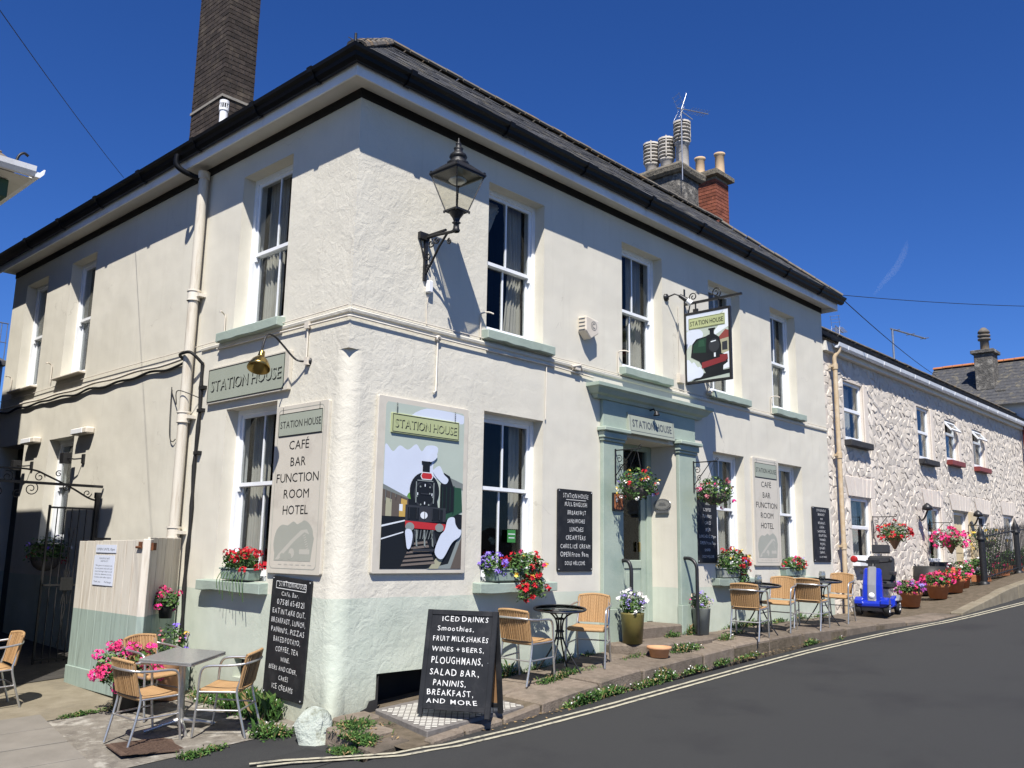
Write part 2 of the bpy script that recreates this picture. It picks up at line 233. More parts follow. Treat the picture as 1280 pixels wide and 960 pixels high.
# ------------------------------------------------------------------ mesh helper
class MB:
    def __init__(s): s.v = []; s.f = []; s.m = []; s.s = []; s.X = Matrix.Identity(4)
    def add(s, vs, fs, mi=0, sm=False):
        o = len(s.v); X = s.X
        s.v += [tuple(X @ Vector(p)) for p in vs]
        for q in fs: s.f.append([i+o for i in q]); s.m.append(mi); s.s.append(sm)
    def box(s, x0, x1, y0, y1, z0, z1, mi=0):
        s.add([(x0,y0,z0),(x1,y0,z0),(x1,y1,z0),(x0,y1,z0),(x0,y0,z1),(x1,y0,z1),(x1,y1,z1),(x0,y1,z1)],
              [(0,3,2,1),(4,5,6,7),(0,1,5,4),(1,2,6,5),(2,3,7,6),(3,0,4,7)], mi)
    def tube(s, pts, r, seg=8, mi=0, cap=True, sm=True):
        pts = [Vector(p) for p in pts]; n = len(pts); rs = r if isinstance(r, (list, tuple)) else [r]*n
        vs = []; prev = None
        for i, p in enumerate(pts):
            t = (pts[min(i+1, n-1)]-pts[max(i-1, 0)])
            if t.length < 1e-9: t = Vector((0, 0, 1))
            t.normalize()
            if prev is None:
                a = Vector((0, 0, 1)) if abs(t.z) < .9 else Vector((1, 0, 0)); u = t.cross(a).normalized()
            else:
                u = prev - t*prev.dot(t)
                if u.length < 1e-6: u = t.cross(Vector((0, 0, 1)))
                u.normalize()
            prev = u; w_ = t.cross(u)
            for k in range(seg):
                an = 2*math.pi*k/seg; vs.append(p+(u*math.cos(an)+w_*math.sin(an))*rs[i])
        fs = [(i*seg+k, i*seg+(k+1) % seg, (i+1)*seg+(k+1) % seg, (i+1)*seg+k) for i in range(n-1) for k in range(seg)]
        s.add(vs, fs, mi, sm)
        if cap: s.add(vs[:seg], [tuple(range(seg))[::-1]], mi); s.add(vs[-seg:], [tuple(range(seg))], mi)
    def lathe(s, prof, c=(0, 0, 0), seg=16, mi=0, sm=True, sx=1, sy=1, axis='z'):
        vs = []
        for r, z in prof:
            for k in range(seg):
                a = 2*math.pi*k/seg; x, y = r*math.cos(a)*sx, r*math.sin(a)*sy
                q = (x, y, z) if axis == 'z' else ((x, z, y) if axis == 'y' else (z, x, y))
                vs.append((c[0]+q[0], c[1]+q[1], c[2]+q[2]))
        n = len(prof)
        s.add(vs, [(i*seg+k, i*seg+(k+1) % seg, (i+1)*seg+(k+1) % seg, (i+1)*seg+k) for i in range(n-1) for k in range(seg)], mi, sm)
    def prism(s, poly, fn, a, b, mi=0):   # poly of (u,v); fn(u,v,t) -> point; from t=a to t=b
        n = len(poly); vs = [fn(u, v, a) for u, v in poly]+[fn(u, v, b) for u, v in poly]
        s.add(vs, [tuple(range(n))[::-1], tuple(range(n, 2*n))]+[(i, (i+1) % n, n+(i+1) % n, n+i) for i in range(n)], mi)
    def ball(s, c, r, mi=0, seg=10, rings=6, sz=1, sx=1, sy=1):
        s.lathe([(max(1e-4, r*math.sin(math.pi*i/rings)), -r*sz*math.cos(math.pi*i/rings)) for i in range(rings+1)], c, seg, mi, True, sx, sy)
    def mesh(s, name, mats):
        me = bpy.data.meshes.new(name); me.from_pydata(s.v, [], s.f)
        for m in (mats if isinstance(mats, (list, tuple)) else [mats]): me.materials.append(m)
        me.polygons.foreach_set('material_index', s.m); me.polygons.foreach_set('use_smooth', s.s); me.update()
        return me
    def build(s, name, mats, parent=None, bevel=0, label=None, kind=None):
        me = s.mesh(name, mats)
        if bevel:
            bm = bmesh.new(); bm.from_mesh(me)
            bmesh.ops.remove_doubles(bm, verts=bm.verts, dist=1e-5)
            es = [e for e in bm.edges if len(e.link_faces) == 2 and e.calc_face_angle(0) > .6]
            bmesh.ops.bevel(bm, geom=es, offset=bevel, segments=1, affect='EDGES', clamp_overlap=True); bm.to_mesh(me); bm.free()
        o = bpy.data.objects.new(name, me); col.objects.link(o)
        if parent: o.parent = parent
        if label: o['label'] = label
        if kind: o['kind'] = kind
        return o
def inst(name, me, parent, loc=(0, 0, 0), rot=(0, 0, 0), sc=(1, 1, 1)):
    o = bpy.data.objects.new(name, me); col.objects.link(o); o.parent = parent; o.location = loc; o.rotation_euler = rot; o.scale = sc; return o
def tag(o, label, cat, group=None, kind=None):
    if label: o['label'] = label
    if cat: o['category'] = cat
    if group: o['group'] = group
    if kind: o['kind'] = kind
    return o
def thing(name, loc, rz, label, cat, group=None):
    o = bpy.data.objects.new(name, None); col.objects.link(o); o.location = loc; o.rotation_euler = (0, 0, rz); o.empty_display_size = .2
    return tag(o, label, cat, group)
def dup(root, loc=None, rz=None, label=None, group=None):
    def cp(o, par):
        c = o.copy(); col.objects.link(c)
        if par: c.parent = par
        for ch in list(o.children): cp(ch, c)
        return c
    r = cp(root, None)
    if loc is not None: r.location = loc
    if rz is not None: r.rotation_euler = (0, 0, rz)
    if label: r['label'] = label
    if group: r['group'] = group
    return r
LW = -math.pi/2     # rotation of things fixed on the left wall: local x runs right as seen, local y goes into the wall
def on_left(y, z): return (0, y, z)
def jit(a): return random.uniform(-a, a)

# ------------------------------------------------------------------ ground heights
def interp(x, xs, ys):
    if x <= xs[0]: return ys[0]
    for i in range(len(xs)-1):
        if x <= xs[i+1]: return ys[i]+(ys[i+1]-ys[i])*(x-xs[i])/(xs[i+1]-xs[i])
    return ys[-1]
def zr(x): return -1.66+(.045*x if x > 0 else .09*max(x, -2.5))+(.02*(min(x, 40)-12) if x > 12 else 0)
def zl(x, y): return -1.70+.06*max(x, -4)+.03*min(y, 12)
def zp(x, y):
    w_ = interp(x, [.2, 1.5, 2.5, 3.5, 7.2, 10, 12, 15, 20, 40], [-1.57, -1.46, -1.38, -1.28, -1.11, -1.07, -1.03, -.9, -.55, .6])
    k = zr(x)+interp(x, [0, 1.3, 2, 4, 8, 10, 12, 13.2, 16, 20], [.035, .055, .12, .15, .13, .10, .03, .03, .24, .32]); t = min(1, max(0, -y/1.2))
    return w_*(1-t)+k*t
KX = [-.45, -.1, .2, .74, 1.69, 2.93, 4.5, 6.18, 7.81, 8.85, 10.21, 11.5, 13.07, 16, 22, 40]
KY = [-.95, -1.22, -1.26, -1.18, -1.15, -1.06, -.99, -.94, -1.0, -1.14, -1.27, -1.48, -1.70, -1.80, -2.0, -2.6]
def yk(x): return interp(x, KX, KY)
def grid(name, xs, ys, fn, mat, kind='structure', label=None):
    m = MB(); nx = len(xs)
    vs = [(x, y, fn(x, y)) for y in ys for x in xs]
    m.add(vs, [(j*nx+i, j*nx+i+1, (j+1)*nx+i+1, (j+1)*nx+i) for j in range(len(ys)-1) for i in range(nx-1)], 0, True)
    o = m.build(name, mat, kind=kind)
    if label: o['label'] = label
    return o
def fr(a, b, n): return [a+(b-a)*i/n for i in range(n+1)]
grid('ground', fr(-400, 700, 11)+[], fr(-500, 700, 12), lambda x, y: -3.2, M_GROUND)
xs = [-60, -30, -12, -8, -5]+fr(-3.5, 14, 70)+fr(14.5, 40, 30)+[60, 110]
grid('road', xs, [-60, -30, -15, -10]+fr(-8, -.4, 20)+[0], lambda x, y: zr(x)-(.00 if y < 0 else .25)-(.25 if (x > -.3 and y > -.8) else 0), M_ROAD)
# yard and apron on the left
grid('yard_concrete', fr(-9, -.0, 30), fr(2.35, 11, 22), lambda x, y: zl(x, y)+.012, M_CONC)
grid('yard_floor_shade', fr(-9, -.0, 20), fr(4.35, 12, 10), lambda x, y: zl(x, y)+.020, noise_mat('painted_yard_shade', (.035, .033, .03), (.06, .055, .048), 8, .9, .5, 40))  # dark sheet over the concrete, the yard's deep shade put into its colour
grid('forecourt', fr(-9, 0, 40), fr(.30, 2.35, 10), lambda x, y: zl(x, y)+.004, M_CONCW)
grid('asphalt_apron', fr(-9, 0.0, 40), fr(-.95, .30, 8), lambda x, y: (zl(x, y) if y > -.3 else zl(x, y)*(1-(-.3-y)/.65)+(zr(x)+.006)*((-.3-y)/.65))-.001, M_ROAD)
# pavement in front of the houses
m = MB(); px = fr(-.1, 13, 66)+fr(13.4, 40, 40); vs = []
for x in px:
    k = yk(x)+.02
    for t in (0, .25, .5, .75, 1): y = k*t+ (.3 if t == 0 else 0); vs.append((x, y, zp(x, y)-.022))
    vs.append((x, k, zr(x)-.1))
m.add(vs, [(i*6+j, i*6+j+1, (i+1)*6+j+1, (i+1)*6+j) for i in range(len(px)-1) for j in range(5)], 0, False)
pavement = m.build('pavement', M_PAVEB, kind='structure')
# paving slabs and kerb stones: each its own piece
def slab(x0, x1, y0f, y1f, name='paving_slab', top=0., thick=.13, mat=M_PAVE, parent=pavement, zf=zp, bev=.018):
    m = MB(); n = max(1, int((x1-x0)/.35)); g = .019
    a = [];  j0, j1 = jit(.012), jit(.012); tz = jit(.011)
    for i in range(n+1):
        x = x0+g+(x1-x0-2*g)*i/n; a.append((x, y0f(x)+g+j0+jit(.012), y1f(x)-g+j1+jit(.012)))
    vs = []
    for x, ya, yb in a:
        vs += [(x, ya, zf(x, ya)+top+tz), (x, yb, zf(x, yb)+top+tz), (x, yb, zf(x, yb)-thick), (x, ya, zf(x, ya)-thick)]
    fs = []
    for i in range(n):
        p, q = i*4, (i+1)*4
        fs += [(p, q, q+1, p+1), (p+1, q+1, q+2, p+2), (p+3, q+3, q, p)]
    fs += [(0, 1, 2, 3), (n*4+3, n*4+2, n*4+1, n*4)]
    m.add(vs, fs); return m.build(name, mat, parent, bevel=bev)
x = 1.72
while x < 13:
    L = random.uniform(.85, 1.45); x2 = min(13.05, x+L)
    slab(x, x2, lambda x: yk(x), lambda x: yk(x)+.56, 'kerb_stone', top=.01, thick=.20)
    x = x2
x = 1.72
while x < 11.6:
    L = random.uniform(.7, 1.3); x2 = x+L
    if not (4.1 < (x+x2)/2 < 7.3): slab(x, x2, lambda x: yk(x)+.57, lambda x: -.03, 'paving_slab', top=-.004, thick=.1)
    x = x2
for a, b, c, d, t in ((-.30, .18, -.80, -.30, .012), (-.02, .42, -.28, .0, .01), (-.34, .12, -1.10, -.82, -.005)): slab(a, b, lambda x, c=c: c, lambda x, d=d: d, 'paving_slab', top=t, mat=M_PAVE)
for a, b in ((.14, .62), (.62, 1.15), (1.15, 1.74)): slab(a, b, lambda x: yk(x)-.02, lambda x: yk(x)+.13, 'kerb_stone', top=-.005, thick=.15)
# raised coping climbing to the right
x = 13.1
while x < 30:
    L = random.uniform(1.0, 1.6); x2 = x+L
    slab(x, x2, lambda x: yk(x)-.02, lambda x: yk(x)+.22, 'kerb_stone', top=.03, thick=.5, mat=M_CONC)
    x = x2
# flagstones of the forecourt, lower left
th = math.atan2(.9, .42)
flag_root = bpy.data.objects['forecourt']
O = Vector((-1.60, 2.62)); U = Vector((-.16, -1)).normalized(); V = Vector((-1, .16)).normalized()
for i in range(6):
    for j in range(4):
        a, b = .62, .95; off = (j % 2)*.3
        cs = [O+U*(i*a+off+.013)+V*(j*b+.013), O+U*((i+1)*a+off-.013)+V*(j*b+.013), O+U*((i+1)*a+off-.013)+V*((j+1)*b-.013), O+U*(i*a+off+.013)+V*((j+1)*b-.013)]
        if min(c.y for c in cs) < -.2: continue
        m = MB(); dz = jit(.003)
        m.add([(c.x, c.y, zl(c.x, c.y)+.024+dz) for c in cs]+[(c.x, c.y, zl(c.x, c.y)-.03) for c in cs], [(0, 1, 2, 3), (7, 6, 5, 4), (0, 4, 5, 1), (1, 5, 6, 2), (2, 6, 7, 3), (3, 7, 4, 0)])
        m.build('flagstone', M_FLAG, flag_root, bevel=.004)
# double worn lines
def strip(pts, wd, zo, name):
    m = MB(); vs = []; P = []
    for i in range(len(pts)-1):
        a, b = pts[i], pts[i+1]; n = max(1, int(math.hypot(b[0]-a[0], b[1]-a[1])/.12))
        P += [(a[0]+(b[0]-a[0])*k/n, a[1]+(b[1]-a[1])*k/n) for k in range(n)]
    P.append(pts[-1])
    for i, p in enumerate(P):
        q0, q1 = P[max(0, i-1)], P[min(len(P)-1, i+1)]; d = Vector((q1[0]-q0[0], q1[1]-q0[1])).normalized(); nn = Vector((-d.y, d.x))
        for s_ in (1, -1):
            q = Vector(p)+nn*s_*(wd/2+noise.noise(Vector((p[0]*9, p[1]*9, s_)))*.008); vs.append((q.x, q.y, zr(q.x)+zo+(.0 if q.x > -.2 else (.02*(-q.x-.2)))))
    m.add(vs, [(2*i, 2*i+1, 2*i+3, 2*i+2) for i in range(len(P)-1)])
    return m.build(name, M_YELLOW, kind='structure')
Y1 = [(-1.11, -.46), (-.88, -.60), (-.61, -.84), (-.2, -1.18), (.29, -1.33), (1.04, -1.385), (2.33, -1.40), (3.91, -1.37), (5.46, -1.34), (7.12, -1.33), (8.65, -1.39), (9.79, -1.46), (11.38, -1.60), (13.03, -1.80), (16.04, -2.10), (24, -2.8), (40, -4.2)]
strip(Y1, .048, .006, 'road_line'); strip([(x_, y_-.115) for x_, y_ in Y1], .048, .006, 'road_line')
# ragged end of the second line is the worn apron; pavement light
t = thing('pavement_light', (.9, -.6, 0), 0, 'cast iron pavement light grid of pale diamond tiles under the leaning menu board', 'pavement grating')
def plz(x, y): return zp(.9, -.6)+.022+.055*(x-.9)+.03*(y+.6)
m = MB(); q = [(.46, -.10), (.26, -1.08), (1.56, -1.06), (1.62, -.30), (1.3, -.10)]
m.prism([(a, b) for a, b in q], lambda u, v, k: (u-.9, v+.6, (plz(u, v) if k else plz(u, v)-.12)), 0, 1); m.build('iron_frame', M_LIGHTFRAME, t, bevel=.01)
m = MB(); n = 0
def inside(x, y):
    c = False
    for i in range(len(q)):
        a, b = q[i], q[i-1]
        if (a[1] > y) != (b[1] > y) and x < (b[0]-a[0])*(y-a[1])/(b[1]-a[1])+a[0]: c = not c
    return c
s_ = .080
for i in range(-40, 60):
    for j in range(-40, 60):
        cx, cy = (i+j)*s_*.5+.2, (i-j)*s_*.5-.5
        if inside(cx-.04, cy) and inside(cx+.04, cy) and inside(cx, cy-.04) and inside(cx, cy+.04) and cy < -.19:
            h = .033; z = plz(cx, cy)+.002
            m.add([(cx-.9-h, cy+.6, z), (cx-.9, cy+.6-h, z), (cx-.9+h, cy+.6, z), (cx-.9, cy+.6+h, z)], [(0, 1, 2, 3)])
m.build('lens_tile', M_LENS, t, kind='stuff')

# ------------------------------------------------------------------ the corner building
B = thing('corner_pub', (0, 0, 0), 0, 'two storey cream and sage rendered corner building with sash windows and slate roof', 'building')
LX, LY, ZT = 11.40, 10.19, 4.88
HF = [(1.97, 3.0, 2.56, 4.43), (4.70, 5.73, 2.56, 4.41), (7.08, 8.11, 2.56, 4.41), (9.21, 10.20, 2.56, 4.41), (1.97, 3.02, -.35, 1.60), (7.11, 8.10, -.35, 1.60), (9.27, 10.24, -.35, 1.60), (4.62, 6.04, -1.9, 1.58), (.54, 1.95, -1.9, -1.22)]
HL = [(1.24, 2.31, 2.52, 4.48), (6.60, 7.56, 2.58, 4.48), (8.55, 9.53, 2.58, 4.48), (1.24, 2.32, -.37, 1.58), (6.73, 7.71, 0.0, 1.60), (8.78, 9.95, -1.62, 1.62), (1.33, 1.77, -1.38, -1.18)]
RC = .17; ZC = 2.0      # the corner is rounded below ZC
wall = MB()
def facade(L, holes, F, z0=-2.3):
    xs = sorted(set([0, RC, L]+[v for h in holes for v in h[:2]])); zs = sorted(set([z0, ZC, ZT]+[v for h in holes for v in h[2:]]))
    def sub(a, mx):
        o = []
        for i in range(len(a)-1):
            n = max(1, int((a[i+1]-a[i])/mx)); o += [a[i]+(a[i+1]-a[i])*k/n for k in range(n)]
        return o+[a[-1]]
    xs = sub(xs, .5); zs = sub(zs, .5)
    for i in range(len(xs)-1):
        for j in range(len(zs)-1):
            cx, cz = (xs[i]+xs[i+1])/2, (zs[j]+zs[j+1])/2
            if any(h[0] < cx < h[1] and h[2] < cz < h[3] for h in holes): continue
            if cx < RC and cz < ZC: continue
            wall.add([F(xs[i], 0, zs[j]), F(xs[i+1], 0, zs[j]), F(xs[i+1], 0, zs[j+1]), F(xs[i], 0, zs[j+1])], [(0, 1, 2, 3)])
    for h in holes:
        d = .5 if h[2] < -1 else .17
        a, b, c, e = h
        for q in ([(a, c), (a, e)], [(b, c), (b, e)], [(a, c), (b, c)], [(a, e), (b, e)]):
            (u0, w0), (u1, w1) = q; wall.add([F(u0, 0, w0), F(u1, 0, w1), F(u1, d, w1), F(u0, d, w0)], [(0, 1, 2, 3)])
facade(LX, HF, lambda u, d, z: (u, d, z)); facade(LY, HL, lambda u, d, z: (d, u, z))
# rounded lower corner with flare at the foot
nA, zs = 8, fr(-2.3, ZC, 24); vs = []
for z in zs:
    fl = .16*max(0, (-1.1-z)/.6)**1.6 if z < -1.1 else 0
    for k in range(nA+1):
        a = math.pi/2*k/nA; x, y = RC-RC*math.cos(a), RC-RC*math.sin(a)   # k=0 -> (0,RC); k=n -> (RC,0)
        nz = noise.noise(Vector((x*3, y*3, z*2.2)))*.012
        f = math.sin(2*a)*(fl+nz); vs.append((x-f*.7, y-f*.7, z))
n1 = nA+1
wall.add(vs, [(j*n1+k, j*n1+k+1, (j+1)*n1+k+1, (j+1)*n1+k) for j in range(len(zs)-1) for k in range(nA)], 0, True)
cap = [(0, 0, ZC)]+[(RC-RC*math.cos(math.pi/2*k/nA), RC-RC*math.sin(math.pi/2*k/nA), ZC) for k in range(nA+1)]
wall.add(cap, [(0, k+1, k+2) for k in range(nA)])
# end walls and back
wall.add([(LX, 0, -2.3), (LX, 6, -2.3), (LX, 6, ZT), (LX, 0, ZT)], [(0, 1, 2, 3)]); wall.add([(0, LY, -2.3), (6, LY, -2.3), (6, LY, ZT), (0, LY, ZT)], [(0, 1, 2, 3)])
wall.add([(LX, 6, -2.3), (6, 6, -2.3), (6, 6, ZT), (LX, 6, ZT)], [(0, 1, 2, 3)]); wall.add([(6, 6, -2.3), (6, LY, -2.3), (6, LY, ZT), (6, 6, ZT)], [(0, 1, 2, 3)])
wall.build('wall', M_RENDER, B)
# string course (cream, small projection) on both faces
m = MB()
scp = [(0, 2.365), (-.022, 2.375), (-.028, 2.40), (-.018, 2.42), (0, 2.43)]
m.prism(scp, lambda u, v, t: (t, u, v) , -.02, LX); m.prism(scp, lambda u, v, t: (u, t, v), -.02, 3.0)
m.build('string_course', M_RENDER, B)
m = MB(); m.box(0, LX, -.014, .0, 4.74, 4.86); m.box(-.014, .0, -.014, LY, 4.74, 4.86); m.build('painted_band', M_BAND, B)
FO = .28
m = MB(); m.box(-FO, LX+.12, -FO+.02, .02, 4.845, 4.865); m.box(-FO+.02, .02, .02, LY+.12, 4.845, 4.865); m.build('soffit', M_SOFFIT, B)
m = MB()
bx = [-FO]+[2.3, 4.9, 7.4, 9.7, LX+.13]
for i in range(len(bx)-1): m.box(bx[i]+(.002 if i else 0), bx[i+1]-.002, -FO, -FO+.022, 4.785+jit(.004), 4.965)
by = [-FO+.0225, 1.5, 3.3, 6, 8.2, LY+.13]
for i in range(len(by)-1): m.box(-FO-.001, -FO+.0215, by[i]+.002, by[i+1]-.002, 4.785+jit(.004), 4.965)
m.box(LX+.13, LX+.15, -FO, .3, 4.77, 4.99); m.build('fascia', M_FASCIA, B, bevel=.003)
# gutter: ogee profile, sleeves at the joints
gp = [(-.30, 4.90), (-.345, 4.895), (-.385, 4.925), (-.395, 4.965), (-.435, 4.985), (-.445, 5.02), (-.43, 5.03), (-.30, 5.03)]
def sweep_corner(name, prof, ext, grow=0, segs=None):
    m = MB(); o_ = -grow
    def ring(f): return [f(u, v) for u, v in prof]
    A = ring(lambda u, v: (LX+.22, u, v)); Bc = ring(lambda u, v: (u, u, v)); Cc = ring(lambda u, v: (u, LY+.25, v)); n = len(prof)
    m.add(A+Bc+Cc, [(r*n+i, r*n+(i+1) % n, (r+1)*n+(i+1) % n, (r+1)*n+i) for r in (0, 1) for i in range(n)]); m.add(A, [tuple(range(n))])
    return m.build(name, M_GUTTER, B)
gut = sweep_corner('gutter', gp, 0)
gp2 = [(u-(.012 if u < -.31 else 0), v+(.008 if v > 5 else -.012)) for u, v in gp]
for px_ in (.35, 1.9, 3.4, 4.9, 6.3, 7.8, 9.2, 10.6):
    m = MB(); m.prism(gp2, lambda u, v, t: (t, u, v), px_-.035, px_+.035); m.build('gutter_bracket', M_GUTTER, gut)
for py_ in (.35, 1.5, 2.9, 4.4, 5.8, 7.2, 8.6): m = MB(); m.prism(gp2, lambda u, v, t: (u, t, v), py_-.035, py_+.035); m.build('gutter_bracket', M_GUTTER, gut)
m = MB(); m.tube([(-.42, -.42, 5.03), (-.42, -.42, 5.12)], .014, 6); m.build('gutter_pin', M_IRON, gut)
# roof: two hipped ranges meeting at the corner, slates on top
EV, RD, ZE, ZR = -.41, 1.34, 5.02, 6.52
sl = (ZR-ZE)/(RD-EV)
m = MB(); e = .03
XH = LX+.2-(RD-EV)
vs = [(EV, EV, ZE-e), (LX+.2, EV, ZE-e), (XH, RD, ZR-e), (RD, RD, ZR-e), (LX+.2, 3.1, ZE-e), (RD+.4, LY+.2, ZR-e), (EV, LY+.2, ZE-e), (3.1, LY+.2, ZE-e), (3.1, 3.1, ZE-e)]
vs[5] = (RD, LY+.2, ZR-e)
m.add(vs, [(0, 1, 2, 3), (0, 3, 5, 6), (3, 2, 4, 8), (3, 8, 7, 5), (1, 4, 2)]); roof = m.build('roof', M_SLATE, B)
Lr = math.hypot(RD-EV, ZR-ZE); nc = 13; c_ = Lr/nc; ca, sa = (RD-EV)/Lr, (ZR-ZE)/Lr
def slate_mesh(wd):
    m = MB(); h = c_+.06
    # local: x along eave, y up-slope, z normal
    m.add([(0.003, 0, .004), (wd-.003, 0, .004), (wd-.003, h, -.003), (.003, h, -.003), (0.003, 0, .014), (wd-.003, 0, .014), (wd-.003, h, .006), (.003, h, .006)], [(0, 3, 2, 1), (4, 5, 6, 7), (0, 1, 5, 4), (1, 2, 6, 5), (3, 0, 4, 7)])
    return m
sm_ = slate_mesh(.26).mesh('slate', M_SLATE); stuffm = MB(); cnt = 0; todo = []
for r_ in range(nc):
    s0 = r_*c_; yy = EV+s0*ca; zz = ZE+s0*sa; xs0 = yy+.03+(.13 if r_ % 2 else 0); x = xs0
    while x < LX-.02-(yy-EV): todo.append((x, yy, zz, r_)); x += .26
todo.sort(key=lambda q: q[0]+q[1]*.3)
ang = math.atan2(ZR-ZE, RD-EV)
for (x, yy, zz, r_) in todo:
    if cnt < 290:
        inst('slate', sm_, roof, (x, yy+jit(.004), zz+jit(.002)), (ang+jit(.006), jit(.008), jit(.006))); cnt += 1
    else:
        stuffm.X = Matrix.Translation((x, yy, zz)) @ Matrix.Rotation(ang+jit(.006), 4, 'X') @ Matrix.Rotation(jit(.01), 4, 'Y')
        k = slate_mesh(.26); stuffm.add(k.v, k.f)
for r_ in range(nc):
    s0 = r_*c_; xx = EV+s0*ca; zz = ZE+s0*sa; y = xx+.03+(.13 if r_ % 2 else 0)
    while y < LY:
        stuffm.X = Matrix.Translation((xx, y+.26, zz)) @ Matrix.Rotation(-math.pi/2, 4, 'Z') @ Matrix.Rotation(ang+jit(.006), 4, 'X')
        k = slate_mesh(.26); stuffm.add(k.v, k.f); y += .26
stuffm.X = Matrix.Identity(4); stuffm.build('slate', M_SLATE, roof, kind='stuff')
# ridge and hip tiles
def ridge_run(a, b, n, r=.085, mat=M_RIDGE, parent=roof, lift=.0):
    a, b = Vector(a), Vector(b); d = (b-a)/n
    for i in range(n):
        p, q = a+d*i+d*.03, a+d*(i+1)-d*.02; m = MB(); ax = d.normalized(); sd_ = ax.cross(Vector((0, 0, 1))).normalized(); upv = sd_.cross(ax)
        prof = [(math.cos(t)*r*1.25, math.sin(t)*r*.75+lift) for t in fr(0, math.pi, 6)]; prof += [(u*.8, v-.02) for u, v in reversed(prof)]
        j = jit(.006); m.prism(prof, lambda u, v, k: (p if k == 0 else q)+sd_*u+upv*(v+j-.01), 0, 1); m.build('ridge_tile', mat, parent)
ridge_run((EV+.05, EV+.05, ZE+.03), (RD, RD, ZR+.02), 9); ridge_run((RD, RD, ZR+.02), (XH, RD, ZR+.02), 26); ridge_run((XH, RD, ZR+.02), (LX+.15, EV+.05, ZE+.03), 9); ridge_run((RD, RD, ZR+.02), (RD, LY, ZR+.02), 22)

# ------------------------------------------------------------------ sash windows
def curtain_mesh(wd, h, lean=0, waves=5, amp=.025):
    m = MB(); nx, nz = waves*6, 8; vs = []
    for j in range(nz+1):
        t = j/nz; k = 1-lean*(1-abs(2*t-.9))*.35 if lean else 1
        for i in range(nx+1):
            u = i/nx; vs.append((u*wd*k, amp*math.sin(u*waves*2*math.pi+t*.6)+.01*math.sin(u*23), t*h))
    m.add(vs, [(j*(nx+1)+i, j*(nx+1)+i+1, (j+1)*(nx+1)+i+1, (j+1)*(nx+1)+i) for j in range(nz) for i in range(nx)], 0, True); return m
WC = {}
def sash_window(parent, loc, rz, wd, h, curt, swag=False, sill=None, sillmat=M_SAGE_SILL, sillh=.13, mid=.5, rd=.17, transom=None, bars=1):
    key = (round(wd, 2), round(h, 2), mid, transom)
    if key not in WC:
        f = MB(); F = .055   # box frame
        f.box(0, F, rd-.01, rd+.13, 0, h); f.box(wd-F, wd, rd-.01, rd+.13, 0, h); f.box(F, wd-F, rd-.008, rd+.13, h-F, h); f.box(F, wd-F, rd-.03, rd+.13, 0, .055)
        S = []; zm = h*mid
        for z0, z1, y0, horn in ((zm-.02, h-F, rd+.015, True), (.055, zm+.02, rd+.06, False)):
            s = MB(); a, b = F, wd-F; t = .042; br = t if horn else .075; tp = t if horn else .045
            s.box(a, a+t, y0, y0+.04, z0, z1); s.box(b-t, b, y0, y0+.04, z0, z1)
            s.box(a+t, b-t, y0+.001, y0+.039, z1-tp, z1); s.box(a+t, b-t, y0-.004, y0+.043, z0, z0+br)
            c = (a+b)/2; s.box(c-.012, c+.012, y0+.008, y0+.032, z0+br, z1-tp)
            if horn:
                for xx in (a, b-t): s.box(xx+.002, xx+t-.002, y0+.001, y0+.03, z0-.055, z0)
            S.append(s.mesh('sash', M_WHITE))
            for xa, xb in ((a+t, c-.012), (c+.012, b-t)):
                p = MB(); p.box(xa, xb, y0+.016, y0+.021, z0+br, z1-tp); S.append(p.mesh('pane', M_GLASS))
        r = MB(); r0, D = rd+.131, .9
        r.add([(-.3, r0, -.1), (wd+.3, r0, -.1), (wd+.3, r0, h+.2), (-.3, r0, h+.2), (-.3, r0+D, -.1), (wd+.3, r0+D, -.1), (wd+.3, r0+D, h+.2), (-.3, r0+D, h+.2)], [(4, 5, 6, 7), (0, 1, 5, 4), (1, 2, 6, 5), (2, 3, 7, 6), (3, 0, 4, 7)])
        WC[key] = (f.mesh('window', M_WHITE), S, r.mesh('room_interior', M_ROOM))
    fm, S, rm = WC[key]
    o = inst('window', fm, parent, loc, (0, 0, rz))
    for s in S: inst(s.name.split('.')[0], s, o)
    inst('room_interior', rm, o)
    for side, cw, ch in curt:
        m = curtain_mesh(cw, h*ch, .8 if swag else 0, max(2, int(cw*16))); c = m.build('curtain', M_CURT, o); c.location = (.04 if side == 'l' else wd-.04, rd+.19, h*(1-ch)+.03); 
        if side == 'r': c.scale.x = -1
        if side == 'm': c.location.x = wd*.3
    if swag:
        m = MB(); vs = []; n = 16
        for j in range(9):
            for i in range(n+1):
                u = i/n; dr = .34*math.sin(math.pi*min(1, u*1.05))*(j/8)**1.2; vs.append((.05+u*wd*.45, rd+.17+.02*math.sin(j*1.9), h-.07-dr-.02*j+.05*u*(j/8)))
        m.add(vs, [(j*(n+1)+i, j*(n+1)+i+1, (j+1)*(n+1)+i+1, (j+1)*(n+1)+i) for j in range(8) for i in range(n)], 0, True); m.build('valance', M_CURT, o)
    if sill:
        a, b, pr = sill; s = MB(); n = 8
        bot = [-sillh+.012+(jit(.008) if sillmat is M_SAGE_SILL else 0) for _ in range(n+1)]
        vs = []
        for i in range(n+1):
            x = -a+(wd+a+b)*i/n; vs += [(x, -pr, -.012), (x, rd-.012, .008), (x, rd-.012, -sillh), (x, -pr, bot[i])]
        s.add(vs, [(i*4+j, i*4+(j+1) % 4, (i+1)*4+(j+1) % 4, (i+1)*4+j) for i in range(n) for j in range(4)]+[(3, 2, 1, 0), (n*4, n*4+1, n*4+2, n*4+3)])
        s.build('sill', sillmat, o, bevel=.006)
    return o
SU = (.07, .12, .11)
